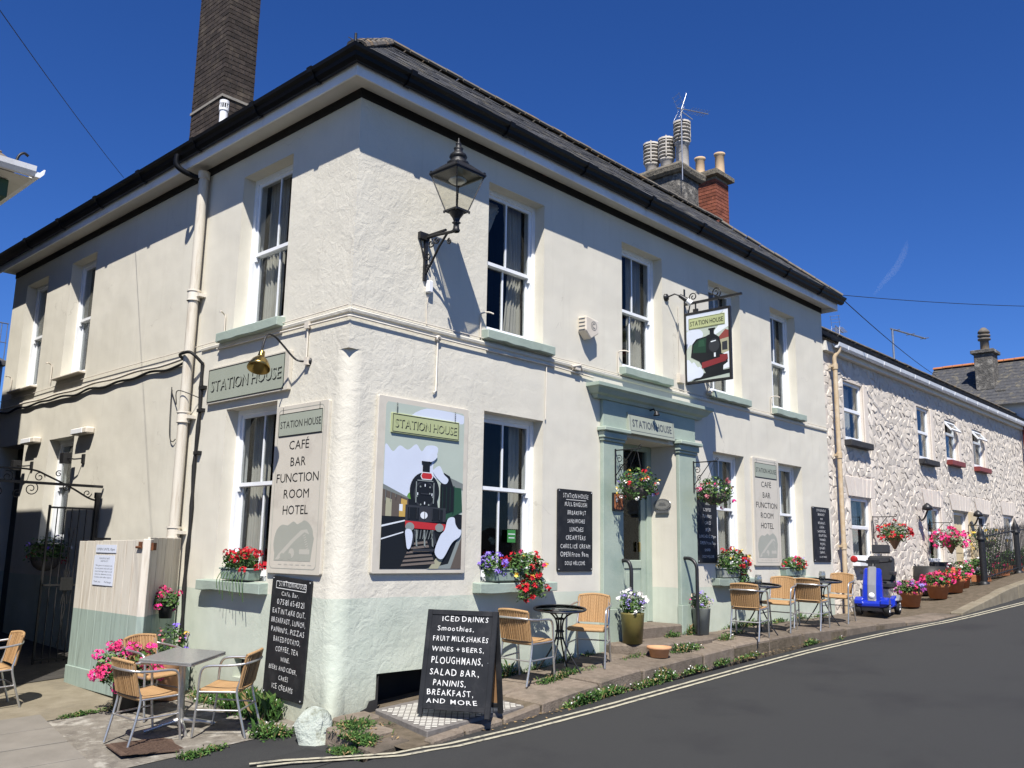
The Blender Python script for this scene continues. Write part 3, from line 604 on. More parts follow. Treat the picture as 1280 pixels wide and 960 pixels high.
for i, h in enumerate(HF[:4]):
    sash_window(B, (h[0], 0, h[2]), 0, h[1]-h[0], h[3]-h[2], [('r', .36, 1.)] if i == 0 else [('r', .40, 1.), ('l', .22, .75)], i == 0, SU, mid=.49)
for i, h in enumerate(HF[4:7]):
    sash_window(B, (h[0], 0, h[2]), 0, h[1]-h[0], h[3]-h[2], [('r', .20, .7)] if i == 0 else [('r', .46, 1.), ('l', .2, 1)], False, (.12, .15, .13), mid=.55)
for i, h in enumerate(HL[:5]):
    wd = h[1]-h[0]
    sash_window(B, (0, h[1], h[2]), LW, wd, h[3]-h[2], [('l', .42, 1.)] if i in (0, 3) else [('l', .5, 1), ('r', .3, 1)], False, ((.2, .05, .11) if i in (0, 3) else (.12, .03, .10)), M_SAGE_SILL if i in (0, 3) else M_STEEL if i == 4 else M_CREAM, .13 if i in (0, 3) else .05, mid=.5 if i < 3 else .55)
# cellar recess, side vent, dark doorway
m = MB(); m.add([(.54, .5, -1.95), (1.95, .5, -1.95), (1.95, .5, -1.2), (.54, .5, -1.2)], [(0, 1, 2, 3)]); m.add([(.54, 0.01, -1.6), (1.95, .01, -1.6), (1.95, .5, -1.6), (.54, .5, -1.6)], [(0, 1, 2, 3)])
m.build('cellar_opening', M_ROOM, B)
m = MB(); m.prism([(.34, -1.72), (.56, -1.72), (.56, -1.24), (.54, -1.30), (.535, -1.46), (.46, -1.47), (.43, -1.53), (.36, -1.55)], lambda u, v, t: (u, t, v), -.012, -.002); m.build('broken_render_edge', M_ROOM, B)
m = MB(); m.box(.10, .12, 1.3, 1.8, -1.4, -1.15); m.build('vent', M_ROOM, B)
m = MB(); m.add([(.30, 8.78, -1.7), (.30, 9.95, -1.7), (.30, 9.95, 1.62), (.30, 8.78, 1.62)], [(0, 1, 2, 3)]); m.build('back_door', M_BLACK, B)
# ------------------------------------------------------------------ door surround, door and steps
def P(name, boxes, mat, parent=B, bevel=.006):
    m = MB()
    for b_ in boxes: m.box(*b_)
    return m.build(name, mat, parent, bevel=bevel)
sur = P('door_surround', [(4.18, 6.50, -.055, -.001, 1.66, 2.03)], M_SAGE)
for a, b in ((4.18, 4.63), (6.03, 6.50)):
    P('pilaster', [(a, b, -.06, -.002, -.72, 1.47), (a-.015, b+.015, -.085, -.002, -1.75, -.72)], M_SAGE, sur)
    P('capital', [(a-.02, b+.02, -.085, -.002, 1.47, 1.51), (a-.035, b+.035, -.105, -.002, 1.51, 1.60), (a-.07, b+.07, -.15, -.002, 1.60, 1.655)], M_SAGE, sur, .01)
m = MB(); cp = [(0, 2.03), (-.08, 2.03), (-.10, 2.07), (-.15, 2.09), (-.19, 2.15), (-.225, 2.17), (-.225, 2.215), (0, 2.26)]
y0 = lambda u: -u
for i in range(1):
    ringA = [(4.10+u*1., u, v) for u, v in cp]; ringB = [(6.56-u*1., u, v) for u, v in cp]; n = len(cp)
    m.add(ringA+ringB, [(k, (k+1) % n, n+(k+1) % n, n+k) for k in range(n)]); 
    m.add(ringA+[(4.10+u, -.002, v) for u, v in cp], [(k, (k+1) % n, n+(k+1) % n, n+k) for k in range(n)]); m.add(ringB+[(6.56-u, -.002, v) for u, v in cp], [(k, (k+1) % n, n+(k+1) % n, n+k) for k in range(n)])
m.build('cornice', M_SAGE, sur)
# door set back in the recess: frame, transom light, panelled leaf
door = P('front_door', [(4.62, 6.04, .46, .50, -1.2, -.98), (4.62, 4.74, .44, .52, -.98, 1.58), (5.92, 6.04, .44, .52, -.98, 1.58), (4.74, 5.92, .44, .52, 1.08, 1.18), (4.74, 5.92, .44, .52, 1.50, 1.58)], M_SAGE)
P('transom_light', [(4.74, 5.92, .475, .485, 1.18, 1.50)], M_GLASS, door, 0)
P('leaf', [(4.74, 4.86, .47, .51, -.98, 1.08), (5.80, 5.92, .47, .51, -.98, 1.08), (4.86, 5.80, .47, .51, -.98, -.78), (4.86, 5.80, .47, .51, .96, 1.08), (4.86, 5.80, .47, .51, -.22, -.10), (5.28, 5.38, .471, .509, -.78, -.22)], M_SAGE, door)
for a, b in ((4.86, 5.28), (5.38, 5.80)): P('door_panel', [(a, b, .485, .50, -.78, -.22), (a+.05, b-.05, .478, .486, -.73, -.27)], M_SAGE, door)
P('pane', [(4.86, 5.80, .485, .492, -.10, .96)], M_GLASS, door, 0)
P('hall_interior', [(4.62, 6.04, 1.3, 1.32, -1.2, 1.6), (4.60, 4.62, .53, 1.3, -1.2, 1.6), (6.04, 6.06, .53, 1.3, -1.2, 1.6)], M_ROOM, door, 0)
P('door_handle', [(5.70, 5.73, .43, .47, .02, .16)], M_BRASS, door)
st_ = thing('doorstep', (5.3, 0, 0), 0, 'worn granite doorsteps leading up to the front entrance', 'steps')
m = MB(); m.prism([(4.64-5.3, .5), (6.02-5.3, .5), (6.02-5.3, .0), (6.0-5.3, -.09), (4.66-5.3, -.09)], lambda u, v, t: (u, v, t), -1.4, -.985); m.build('step', M_PAVE, st_, bevel=.02)
m = MB(); m.prism([(4.22-5.3, -.04), (4.15-5.3, -.18), (4.45-5.3, -.52), (4.9-5.3, -.60), (5.9-5.3, -.58), (6.7-5.3, -.42), (7.25-5.3, -.08), (7.2-5.3, -.04)], lambda u, v, t: (u, v, t if t > -1.3 else -1.6), -1.6, -1.135); m.build('step', M_PAVE, st_, bevel=.025)
def rail(x, lab, yo=-.30, zt=-.06):
    t = thing('handrail', (x, 0, 0), 0, lab, 'handrail', None)
    m = MB(); pts = [(0, 0.0, zt)]+[(0, -.12+(-abs(yo)+.12)*math.sin(a), zt-(.0+.16*(1-math.cos(a)))) for a in fr(0, math.pi/2, 6)]+[(0, yo, -1.14)]
    m.tube(pts, .026, 10); m.build('rail_tube', M_BLACK, t)
    m = MB(); m.box(-.05, .05, -.012, 0, zt-.1, zt+.08); m.build('wall_plate', M_BLACK, t)
    m = MB(); m.box(-.05, .05, yo-.05, yo+.05, -1.134, -1.12); m.build('foot_plate', M_BLACK, t)
rail(6.12, 'curved black tubular handrail on the right side of the front steps', -.27)
rail(4.60, 'curved black tubular handrail on the left side of the front steps', -.20, -.10)

# ------------------------------------------------------------------ chimneys
def brick_stack(parent, x0, x1, y0, y1, z0, z1, mat, limit, bl=.225, ch=.075, j=.012):
    # core of mortar, bricks laid in stretcher bond on the four faces
    m = MB(); m.box(x0+.014, x1-.014, y0+.014, y1-.014, z0, z1); core = m.build('mortar_core', M_MORTAR, parent)
    th_ = .05; n = 0; rest = MB(); cache = {}
    nc_ = int((z1-z0)/ch)
    rows = list(range(nc_)); rows = sorted(rows, key=lambda r: abs(r-nc_*.45))
    for r_ in rows:
        z = z0+r_*ch
        for face in range(4):
            a, b = (x0, x1) if face in (0, 2) else (y0, y1)
            off = 0 if (r_+face) % 2 else bl/2; u = a
            cuts = [a]; c = a+(bl if not off else off)
            while c < b-.04: cuts.append(c); c += bl
            cuts.append(b)
            for i in range(len(cuts)-1):
                u0, u1 = cuts[i]+(j/2 if i else 0), cuts[i+1]-(j/2 if i < len(cuts)-2 else 0)
                pr = jit(.004)
                if face == 0: bx_ = (u0, u1, y0-pr, y0+th_)
                elif face == 3: bx_ = (x0-pr-.0005, x0+th_, u0, u1)
                elif face == 2: bx_ = (u0, u1, y1-th_, y1-pr)
                else: bx_ = (x1-th_, x1-pr+.0005, u0, u1)
                if face in (0, 3) and n < limit:
                    lx, ly = round(bx_[1]-bx_[0], 3), round(bx_[3]-bx_[2], 3); k = (face, round(u1-u0, 2))
                    if k not in cache:
                        q = MB(); q.box(-lx/2, lx/2, -ly/2, ly/2, j/2, ch-j/2); cache[k] = q.mesh('brick', mat)
                    inst('brick', cache[k], core, ((bx_[0]+bx_[1])/2, (bx_[2]+bx_[3])/2, z)); n += 1
                else: rest.box(*bx_, z+j/2, z+ch-j/2)
    rest.build('brick', mat, parent, kind='stuff'); return core
c1 = thing('brick_chimney', (0, 0, 0), 0, 'tall dark brick chimney stack rising above the left roof slope', 'chimney')
brick_stack(c1, .76, 1.27, 4.5, 5.46, 4.6, 10.6, M_DBRICK, 290)
m = MB(); m.box(.745, 1.285, 4.485, 5.475, 6.66, 6.70); m.build('flashing_band', M_MORTAR, c1)
t = tag(MB_o := None, None, None) if False else None
t = thing('flue_pipe', (.2, 3.35, 5.2), 0, 'white plastic flue pipe with slotted cap standing before the dark stack', 'flue pipe')
m = MB(); m.tube([(0, 0, -.1), (0, 0, .60)], .055, 14); m.build('pipe', M_WPLASTIC, t)
m = MB(); m.tube([(0, 0, .60), (0, 0, .63)], .066, 14); m.tube([(0, 0, .70), (0, 0, .745)], .066, 14); m.tube([(0, 0, .63), (0, 0, .70)], .04, 10, 1)
for k in range(12): a = k*math.pi/6; m.tube([(.058*math.cos(a), .058*math.sin(a), .63), (.058*math.cos(a), .058*math.sin(a), .70)], .007, 4)
m.build('cap', [M_WPLASTIC, M_SOOT], t)
# rubble stack with three louvred pots
c2 = thing('stone_chimney', (8.95, 1.95, 6.2), 0, 'squat weathered grey stone chimney stack with flared mortar cap', 'chimney')
m = MB(); pts = []
def wob(x, y, z, a=.03): n_ = noise.noise(Vector((x*3.1, y*3.1, z*2.7))); return (x+n_*a, y+noise.noise(Vector((y*2.9, z*3, x*3)))*a, z)
def block(m, prof, n=8):  # prof (hx, hy, z)
    rings = []
    for hx, hy, z in prof:
        ring = []
        for s0, s1 in (((-1, -1), (1, -1)), ((1, -1), (1, 1)), ((1, 1), (-1, 1)), ((-1, 1), (-1, -1))):
            for k in range(n): u = k/n; ring.append(wob(hx*(s0[0]+(s1[0]-s0[0])*u), hy*(s0[1]+(s1[1]-s0[1])*u), z))
        rings.append(ring)
    N_ = 4*n; vs = [p for r in rings for p in r]
    m.add(vs, [(i*N_+k, i*N_+(k+1) % N_, (i+1)*N_+(k+1) % N_, (i+1)*N_+k) for i in range(len(rings)-1) for k in range(N_)]+[tuple(range((len(rings)-1)*N_, len(rings)*N_))], 0, False)
block(m, [(.36, .50, z) for z in fr(-.9, 1.02, 10)]+[(.37, .51, 1.06)]); m.build('stack', M_RUBBLE, c2)
m = MB(); block(m, [(.40, .54, 1.0), (.45, .59, 1.05), (.46, .60, 1.14), (.42, .56, 1.20), (.30, .44, 1.25)]); m.build('mortar_cap', M_CAP, c2)
for i, (yy, hh) in enumerate(((.36, .62), (.0, .62), (-.36, .86))):
    t = c2; m = MB(); m.lathe([(.13, 0), (.125, .28+hh-.62), (.15, .30+hh-.62), (.15, .33+hh-.62), (.10, .34+hh-.62)], (0, yy, 1.2), 14)
    b0 = 1.2+.36+hh-.62
    m.build('chimney_pot', M_POTW, t)
    m = MB()
    for k in range(5): z = b0+k*.075; m.lathe([(.105, z), (.165, z+.005), (.165, z+.035), (.105, z+.045)], (0, yy, 0), 14)
    m.lathe([(.09, b0-.02), (.09, b0+.4)], (0, yy, 0), 10, 1); 
    for k in range(4): a = math.pi/2*k+.5; m.tube([(.155*math.cos(a), yy+.155*math.sin(a), b0-.02), (.155*math.cos(a), yy+.155*math.sin(a), b0+.42)], .018, 5)
    m.lathe([(.17, b0+.36), (.17, b0+.40), (.05, b0+.44), (.0, b0+.45)], (0, yy, 0), 14); m.build('louvred_cowl', [M_POTW, M_SOOT], t)
def aerial(loc, rz, lab, mast=1.2, boom=1.0, els=9, reflector=True, tilt=0, r=.008):
    t = thing('tv_aerial', loc, rz, lab, 'tv aerial'); m = MB(); m.tube([(0, 0, 0), (0, 0, mast)], r*1.6, 6); m.build('mast', M_STEEL, t)
    m = MB(); m.tube([(-.1, 0, mast), (boom, 0, mast+tilt)], r*1.2, 6)
    for k in range(els): x = .2+(boom-.25)*k/max(1, els-1); zz = mast+tilt*x/boom; m.tube([(x, -.13, zz), (x, .13, zz)], r*.6, 4)
    m.build('boom', M_STEEL, t)
    if reflector:
        m = MB()
        for s_ in (-1, 1):
            for yy in (-.10, .10): m.tube([(0, yy, mast), (-.12, yy, mast+s_*.26)], r*.5, 4)
            for f in (.35, .65, .95): m.tube([(-.12*f, -.13, mast+s_*.26*f), (-.12*f, .13, mast+s_*.26*f)], r*.5, 4)
        m.build('reflector', M_STEEL, t)
    return t
a = aerial((8.55, 1.35, 7.0), R(-25), 'rooftop aerial strapped to the grey stone chimney with louvred pots', 1.46, .62, 7, True, .02)
m = MB(); m.tube([(0, .1, .25), (0, .0, .25)], .01, 5); m.tube([(0, .12, .6), (0, .0, .6)], .01, 5); m.tube([(0, 0, 1.44), (.14, .02, 1.82)], .010, 5); m.tube([(-.02, 0, 1.42), (.22, -.05, 1.26)], .010, 5); m.build('bracket', M_STEEL, a)
c3 = thing('red_brick_chimney', (0, 0, 0), 0, 'slim red brick chimney stack with two buff pots behind the stone one', 'chimney')
brick_stack(c3, 10.15, 10.66, 1.55, 2.08, 5.6, 7.68, M_RBRICK, 200)
m = MB(); m.box(10.05, 10.76, 1.45, 2.18, 7.68, 7.78); m.box(10.10, 10.71, 1.50, 2.13, 7.78, 7.83); m.build('capping_slab', M_CAP, c3, bevel=.01)
for yy, hh in ((2.0, .42), (1.62, .46)):
    m = MB(); x_ = 10.3 if yy > 1.8 else 10.45; m.lathe([(.105, 0), (.10, .05), (.095, hh-.06), (.115, hh-.04), (.118, hh), (.08, hh), (.08, .2)], (x_, yy, 7.82), 16); m.build('chimney_pot', M_POTB, c3)

# ------------------------------------------------------------------ text
TC = {}
def glyph(ch, bold=0.):
    k = (ch, round(bold, 3))
    if k not in TC:
        cu = bpy.data.curves.new('glyph', 'FONT'); cu.body = ch; cu.size = 1; cu.offset = bold; cu.resolution_u = 2
        o = bpy.data.objects.new('glyph', cu); me = o.to_mesh()
        vs = [tuple(v.co) for v in me.vertices]; fs = [tuple(p.vertices) for p in me.polygons]
        o.to_mesh_clear(); bpy.data.objects.remove(o); bpy.data.curves.remove(cu)
        x0 = min([v[0] for v in vs], default=0); x1 = max([v[0] for v in vs], default=.25); TC[k] = (vs, fs, x0, x1)
    return TC[k]
def text(m, s, x0, x1, zb, zt, y, mi=0, bold=0., jitter=0., gap=.09, align=None, slant=0., weight_rand=0):
    # writes s between x0..x1, baseline zb, cap height zt-zb, on plane y of the local frame; jitter makes it hand drawn
    cap = (zt-zb)/.73; pos = []; x = 0
    for ch in s:
        if ch == ' ': x += .28+jit(jitter*.8); continue
        vs, fs, a, b = glyph(ch, bold); k = 1+jit(jitter)
        pos.append((ch, x, k)); x += (b-a)*k+gap+jit(jitter*.25)
    tot = x-gap; sx = (x1-x0)/tot if align is None else min(cap, (x1-x0)/tot)
    ox = x0 if align in (None, 'l') else (x0+x1)/2-tot*sx/2
    for ch, px_, k in pos:
        vs, fs, a, b = glyph(ch, bold); an = jit(jitter*.8); ca_, sa_ = math.cos(an), math.sin(an); dz = jit(jitter*.22)
        V_ = []
        for vx, vy, _ in vs:
            u, v = (vx-a)*k, vy*(1+jit(0))
            if jitter: u += .035*math.sin(vy*5+px_*7)*min(1, jitter*6); v *= 1+.12*math.sin(px_*3.3+len(s))*min(1, jitter*4)
            u, v = u*ca_-v*sa_+slant*v, u*sa_+v*ca_+dz
            V_.append((ox+(px_+u)*sx, y, zb+v*cap))
        m.add(V_, fs, mi)
def poly(m, pts, y, mi=0):
    # flat printed shape, given counter-clockwise or not; ngon
    m.add([(a, y, b) for a, b in pts], [tuple(range(len(pts)))], mi)
def rrect(x0, x1, z0, z1, r, n=5):
    out = []
    for cx, cz, a0 in ((x1-r, z1-r, 0), (x0+r, z1-r, 90), (x0+r, z0+r, 180), (x1-r, z0+r, 270)):
        for k in range(n+1): a = R(a0+90*k/n); out.append((cx+r*math.cos(a), cz+r*math.sin(a)))
    return out
def frame_line(m, x0, x1, z0, z1, wd, y, mi=0, r=.01):
    o = rrect(x0, x1, z0, z1, r); i_ = rrect(x0+wd, x1-wd, z0+wd, z1-wd, max(.001, r-wd*.5)); n = len(o)
    m.add([(a, y, b) for a, b in o]+[(a, y, b) for a, b in i_], [(k, (k+1) % n, n+(k+1) % n, n+k) for k in range(n)], mi)
def plate(parent, name, x0, x1, z0, z1, th_, mat, r=.02, bev=.003):
    m = MB(); m.prism(rrect(x0, x1, z0, z1, r), lambda u, v, t: (u, t, v), -th_, -.001); return m.build(name, mat, parent, bevel=bev)
def house_text(m, x0, x1, zb, zt, y, ink=0, hi=1, off=.007):
    text(m, 'STATION HOUSE', x0+off, x1+off, zb-off, zt-off, y, ink, .012)
    text(m, 'STATION HOUSE', x0, x1, zb, zt, y-.0015, hi, .0)

# STATION HOUSE board on the left wall
t = thing('name_board', on_left(2.73, 1.67), LW, 'grey green board reading STATION HOUSE above the left ground floor window', 'sign')
plate(t, 'panel', 0, 1.74, 0, .44, .045, M_PANEL, .01); m = MB(); m.box(.02, 1.66, -.048, -.045, .02, .42); m.build('sign_face', M_PANELG, t)
m = MB(); frame_line(m, .02, 1.66, .02, .42, .010, -.0500); house_text(m, .09, 1.60, .15, .29, -.0500, 0, 1, .012); m.build('lettering', [M_INK, M_PANELG], t)
def closed(P_, n=5):
    k = len(P_); out = []
    for i in range(k):
        a, b, c, d = (Vector(P_[(i+j) % k]) for j in (-1, 0, 1, 2))
        for q in range(n): t_ = q/n; v = .5*((2*b)+(c-a)*t_+(2*a-5*b+4*c-d)*t_*t_+(3*b-a-3*c+d)*t_**3); out.append((min(.995, max(.005, v.x)), min(.998, max(.002, v.y))))
    return out
def menu_panel(loc, rz, W, H, lab):
    t = thing('menu_panel', loc, rz, lab, 'sign')
    plate(t, 'panel', 0, W, 0, H, .035, M_PANEL, .02); m = MB(); y = -.0365
    frame_line(m, .05, W-.07, .05, H-.04, .006, y, 2, .05)
    m.prism(rrect(.07, W-.09, H-.33, H-.085, .006), lambda u, v, t_: (u, t_, v), -.040, y, 3)
    frame_line(m, .07, W-.09, H-.33, H-.085, .007, -.0412, 0, .006); m.add([(.075, y, H-.342), (W-.085, y, H-.342), (W-.085, y, H-.33), (.075, y, H-.33)], [(0, 1, 2, 3)], 1)
    for xx in (.13, W-.15):
        for k in range(4): frame_line(m, xx-.006, xx+.006, H-.098+k*.02, H-.078+k*.02, .003, y-.0002, 0, .005)
    text(m, 'STATION HOUSE', .10, W-.11, H-.245, H-.165, -.0412, 0, .0)
    cx = (W-.02)/2
    for s, f, wd in (('CAFÉ', .245, .34), ('BAR', .345, .26), ('FUNCTION', .44, .72), ('ROOM', .535, .43), ('HOTEL', .63, .43)):
        z = H*(1-f); text(m, s, cx-wd/2*(W/.9), cx+wd/2*(W/.9), z-.048, z+.050, y, 0, 0)
    # faint locomotive print at the foot
    sx_, sz_ = W/.9, 1
    smoke = [(.12, .13), (.13, .30), (.16, .42), (.24, .50), (.33, .49), (.40, .52), (.50, .50), (.58, .53), (.68, .50), (.74, .44), (.78, .36), (.76, .26), (.74, .13)]
    poly(m, [(a*sx_, b) for a, b in smoke], y, 4)
    poly(m, [(a*sx_, b) for a, b in [(.14, .14), (.20, .14), (.46, .33), (.62, .42), (.70, .40), (.66, .45), (.56, .44), (.40, .34), (.20, .20)]], y-.0006, 5)
    poly(m, [(a*sx_, b) for a, b in closed([(.10, .30), (.14, .44), (.24, .50), (.32, .47), (.42, .53), (.52, .49), (.60, .54), (.70, .50), (.76, .42), (.72, .34), (.5, .3), (.3, .2), (.15, .18)], 4)], y-.0003, 4)
    for k in range(7): poly(m, [((.60+.010*k)*sx_, .385-.022*k), ((.64+.010*k)*sx_, .40-.022*k), ((.645+.010*k)*sx_, .393-.022*k), ((.605+.010*k)*sx_, .378-.022*k)], y-.0009, 5)
    for k in range(3): poly(m, [((.26+.13*k)*sx_+.035*math.cos(a)*sx_, .175+.035*math.sin(a)) for a in fr(0, 6.283, 12)[:-1]], y-.0010, 4)
    for k in range(6): poly(m, rrect((.2+k*.1)*sx_, (.26+k*.1)*sx_, .09, .10, .002), y, 5)
    poly(m, rrect(.55*sx_, .72*sx_, .20, .25, .01), y-.0006, 5); poly(m, [( .42*sx_+.05*math.cos(a), .21+.05*math.sin(a)) for a in fr(0, 6.283, 14)[:-1]], y-.0006, 5)
    m.build('print', [M_INK, M_INKB, M_GHOST, M_PANELG, M_GHOST, M_GHOST2], t); return t
menu_panel(on_left(1.185, -.27), LW, .95, 1.76, 'tall cream panel listing café bar function room hotel beside the left window')
menu_panel((8.32, 0, -.17), 0, .93, 1.79, 'tall cream panel listing café bar function room hotel between the right windows')
# locomotive poster
t = thing('poster_board', (.385, 0, -.25), 0, 'large framed poster of a black steam engine at a station platform', 'poster')
W, H = 1.30, 1.82; plate(t, 'frame', 0, W, 0, H, .04, M_PANEL, .02, .006); m = MB(); mats = list(M_P.values()); K = {k: i for i, k in enumerate(M_P)}
x0, x1, z0, z1 = .10, W-.07, .05, H-.06; wx, wz = x1-x0, z1-z0; yb = -.0415
LAY = [0]
def pp(c, pts):
    if c == 'smoke': pts = closed(pts)
    LAY[0] += 1; poly(m, [(x0+a*wx, z0+b*wz) for a, b in pts], yb-.00025*LAY[0], K[c])
pp('sky', [(0.02, 0), (.98, 0), (1, .02), (1, .98), (.98, 1), (.02, 1), (0, .98), (0, .02)])
pp('smoke', [(.3, .90), (.98, .93), (1, .985), (.5, .995)])
pp('smoke', [(0, .45), (.3, .42), (.36, .45), (.55, .55), (.72, .56), (.60, .62), (.66, .75), (.52, .76), (.45, .72), (.38, .76), (.28, .72), (.18, .74), (.10, .70), (0, .73)])
pp('bush', [(.26, .40), (.44, .40), (.44, .46), (.40, .49), (.34, .47), (.30, .45)])
pp('roof', [(0, .50), (.30, .43), (.34, .40), (.0, .40)]); pp('brown', [(0, .47), (.31, .42), (.32, .30), (0, .30)]); pp('black', [(0, .0), (1, 0), (1, .34), (.7, .36), (.4, .31), (0, .31)])
for a in (.04, .22): pp('amber' if a > .1 else 'tan', [(a, .31), (a+.07, .31), (a+.07, .41), (a, .42)])
pp('white', [(.20, .33), (.24, .33), (.24, .385), (.20, .385)]); pp('amber', [(.2, .31), (.32, .31), (.32, .34), (.2, .345)])
pp('white', [(0, .245), (.28, .285), (.28, .293), (0, .256)]); pp('white', [(0, .17), (.26, .215), (.26, .222), (0, .178)])
pp('roof', [(.78, .58), (1, .54), (1, .50), (.78, .52)]); pp('green', [(.70, .52), (.98, .51), (1, .36), (.78, .30), (.70, .33)]); pp('dgreen', [(.86, .52), (.89, .52), (.89, .35), (.86, .33)])
pp('grey', [(.83, .03), (1, .26), (1, 0), (.55, 0)]); pp('brown', [(.86, 0), (1, .2), (1, 0)]); pp('tan', [(.58, 0), (.70, .0), (.95, .235), (.90, .22)])
for i in range(6): pp('sleeper', [(.24+.02*i, .015+i*.025), (.66-.02*i, .03+i*.025), (.65-.02*i, .045+i*.025), (.25+.02*i, .028+i*.025)])
pp('black', [(.70, .52), (.74, .60), (.82, .58), (.88, .50), (.88, .36), (.70, .33)]); pp('smoke', [(.60, .60), (.68, .64), (.74, .59), (.80, .56), (.77, .53), (.70, .54)])
body = [(.5+.185*math.cos(a), .475+.115*math.sin(a)) for a in fr(-.5, math.pi+.5, 22)]
pp('black', [(.30, .42)]+[(.315, .30), (.70, .30)]+body)
pp('coal', [(.5+.135*math.cos(a), .455+.085*math.sin(a)) for a in fr(0, 6.283, 22)[:-1]])
pp('black', [(.5+.12*math.cos(a), .455+.075*math.sin(a)) for a in fr(0, 6.283, 22)[:-1]])
pp('black', [(.465, .58), (.555, .58), (.555, .64), (.575, .645), (.575, .66), (.45, .66), (.45, .645), (.465, .64)])
pp('coal', [(.27, .385), (.78, .375), (.78, .29), (.27, .275)]); pp('black', [(.30, .37), (.44, .37), (.44, .29), (.30, .29)]); pp('black', [(.60, .37), (.74, .365), (.74, .29), (.60, .29)])
pp('white', [(.5+.045*math.cos(a), .325+.022*math.sin(a)) for a in fr(0, 6.283, 16)[:-1]])
pp('white', [(.46, .545), (.58, .545), (.60, .565), (.58, .592), (.46, .592), (.44, .565)]); pp('red', [(.465, .55), (.575, .55), (.59, .567), (.575, .587), (.465, .587), (.45, .567)])
pp('red', [(.27, .288), (.78, .275), (.775, .235), (.275, .245)])
for a in (.33, .70): pp('grey', [(a+.055*math.cos(q_), .252+.026*math.sin(q_)) for q_ in fr(0, 6.283, 16)[:-1]])
for a in (.40, .50, .60): pp('grey', [(a, .235), (a+.02, .235), (a+.03, .13), (a+.01, .14)])
for a, b in ((.41, .455), (.59, .455), (.5, .40), (.5, .51)): pp('white', [(a-.006, b-.008), (a+.006, b-.008), (a+.006, b+.008), (a-.006, b+.008)])
pp('coal', [(.45, .453), (.55, .453), (.55, .460), (.45, .460)])
for q_ in (.39, .61): pp('grey', [(q_-.006, .40), (q_+.006, .40), (q_+.006, .53), (q_-.006, .53)])
pp('grey', [(.40, .535), (.60, .535), (.60, .541), (.40, .541)])
for a, b in ((.40, .44), (.60, .44), (.45, .39), (.55, .39), (.56, .46), (.44, .50), (.56, .50)): pp('grey', [(a+.010*math.cos(q_), b+.006*math.sin(q_)) for q_ in fr(0, 6.283, 8)[:-1]])
for k in range(5): pp('coal', [(.31+.095*k, .30), (.318+.095*k, .30), (.318+.095*k, .37), (.31+.095*k, .37)])
for k in range(3): pp('dgreen', [(.72+.05*k, .36), (.726+.05*k, .36), (.726+.05*k, .51), (.72+.05*k, .51)])
pp('smoke', [(.54, .66), (.60, .67), (.64, .70), (.60, .73), (.54, .70)])
for k in range(4): pp('roof', [(.02+.06*k, .40+.012*k), (.026+.06*k, .40+.012*k), (.03+.06*k, .485-.012*k), (.024+.06*k, .485-.012*k)])
for k in range(8): pp('grey', [(.34+.04*k, .235), (.346+.04*k, .235), (.35+.035*k, .18), (.342+.035*k, .18)])
pp('coal', [(.36, .12), (.64, .12), (.62, .105), (.38, .105)]); pp('coal', [(.34, .16), (.38, .23), (.40, .23), (.37, .14)]); pp('coal', [(.66, .16), (.62, .23), (.60, .23), (.63, .14)])
pp('smoke', [(.64, .10), (.70, .20), (.76, .24), (.80, .31), (.88, .32), (.90, .28), (.94, .25), (.98, .24), (.96, .20), (.86, .16), (.74, .06)])
pp('smoke', [(.27, .23), (.33, .235), (.36, .20), (.34, .13), (.30, .12), (.28, .17)])
# name plate on two chains
m.prism(rrect(x0+.06*wx, x1-.08*wx, H-.38, H-.17, .005), lambda u, v, t_: (u, t_, v), -.056, yb-.012, K['tan'])
m.build('print', mats, t)
m = MB(); plate(t, 'name_plate', x0+.06*wx, x1-.08*wx, H-.38, H-.17, .060, M_PANELO, .006)
frame_line(m, x0+.06*wx+.012, x1-.08*wx-.012, H-.37, H-.18, .007, -.0615, 0, .006); house_text(m, x0+.10*wx, x1-.12*wx, H-.315, H-.22, -.0615, 0, 1, .008)
for xx in (x0+.12*wx, x1-.14*wx):
    for k in range(5): frame_line(m, xx-.008, xx+.008, H-.175+k*.022, H-.150+k*.022, .004, -.0605, 0, .006)
m.build('lettering', [M_INK, M_PANELO], t)
# board over the door, tilted
t = thing('door_sign', (4.72, -.06, 1.62), 0, 'white board reading STATION HOUSE under the sage door cornice', 'sign')
t.rotation_euler = (R(-6), 0, 0)
plate(t, 'panel', 0, 1.14, 0, .30, .05, M_PANELG, .01); m = MB(); frame_line(m, .03, 1.11, .04, .27, .006, -.0515, 0, .01); text(m, 'STATION HOUSE', .08, 1.06, .10, .21, -.0515, 0, .02); m.build('lettering', [M_INKB], t)
m = MB(); m.tube([(.57, .05, .38), (.57, -.10, .40), (.57, -.14, .34)], .012, 6); m.lathe([(.02, .36), (.05, .30)], (.57, -.14, 0), 10); m.build('downlight', M_BLACK, t)
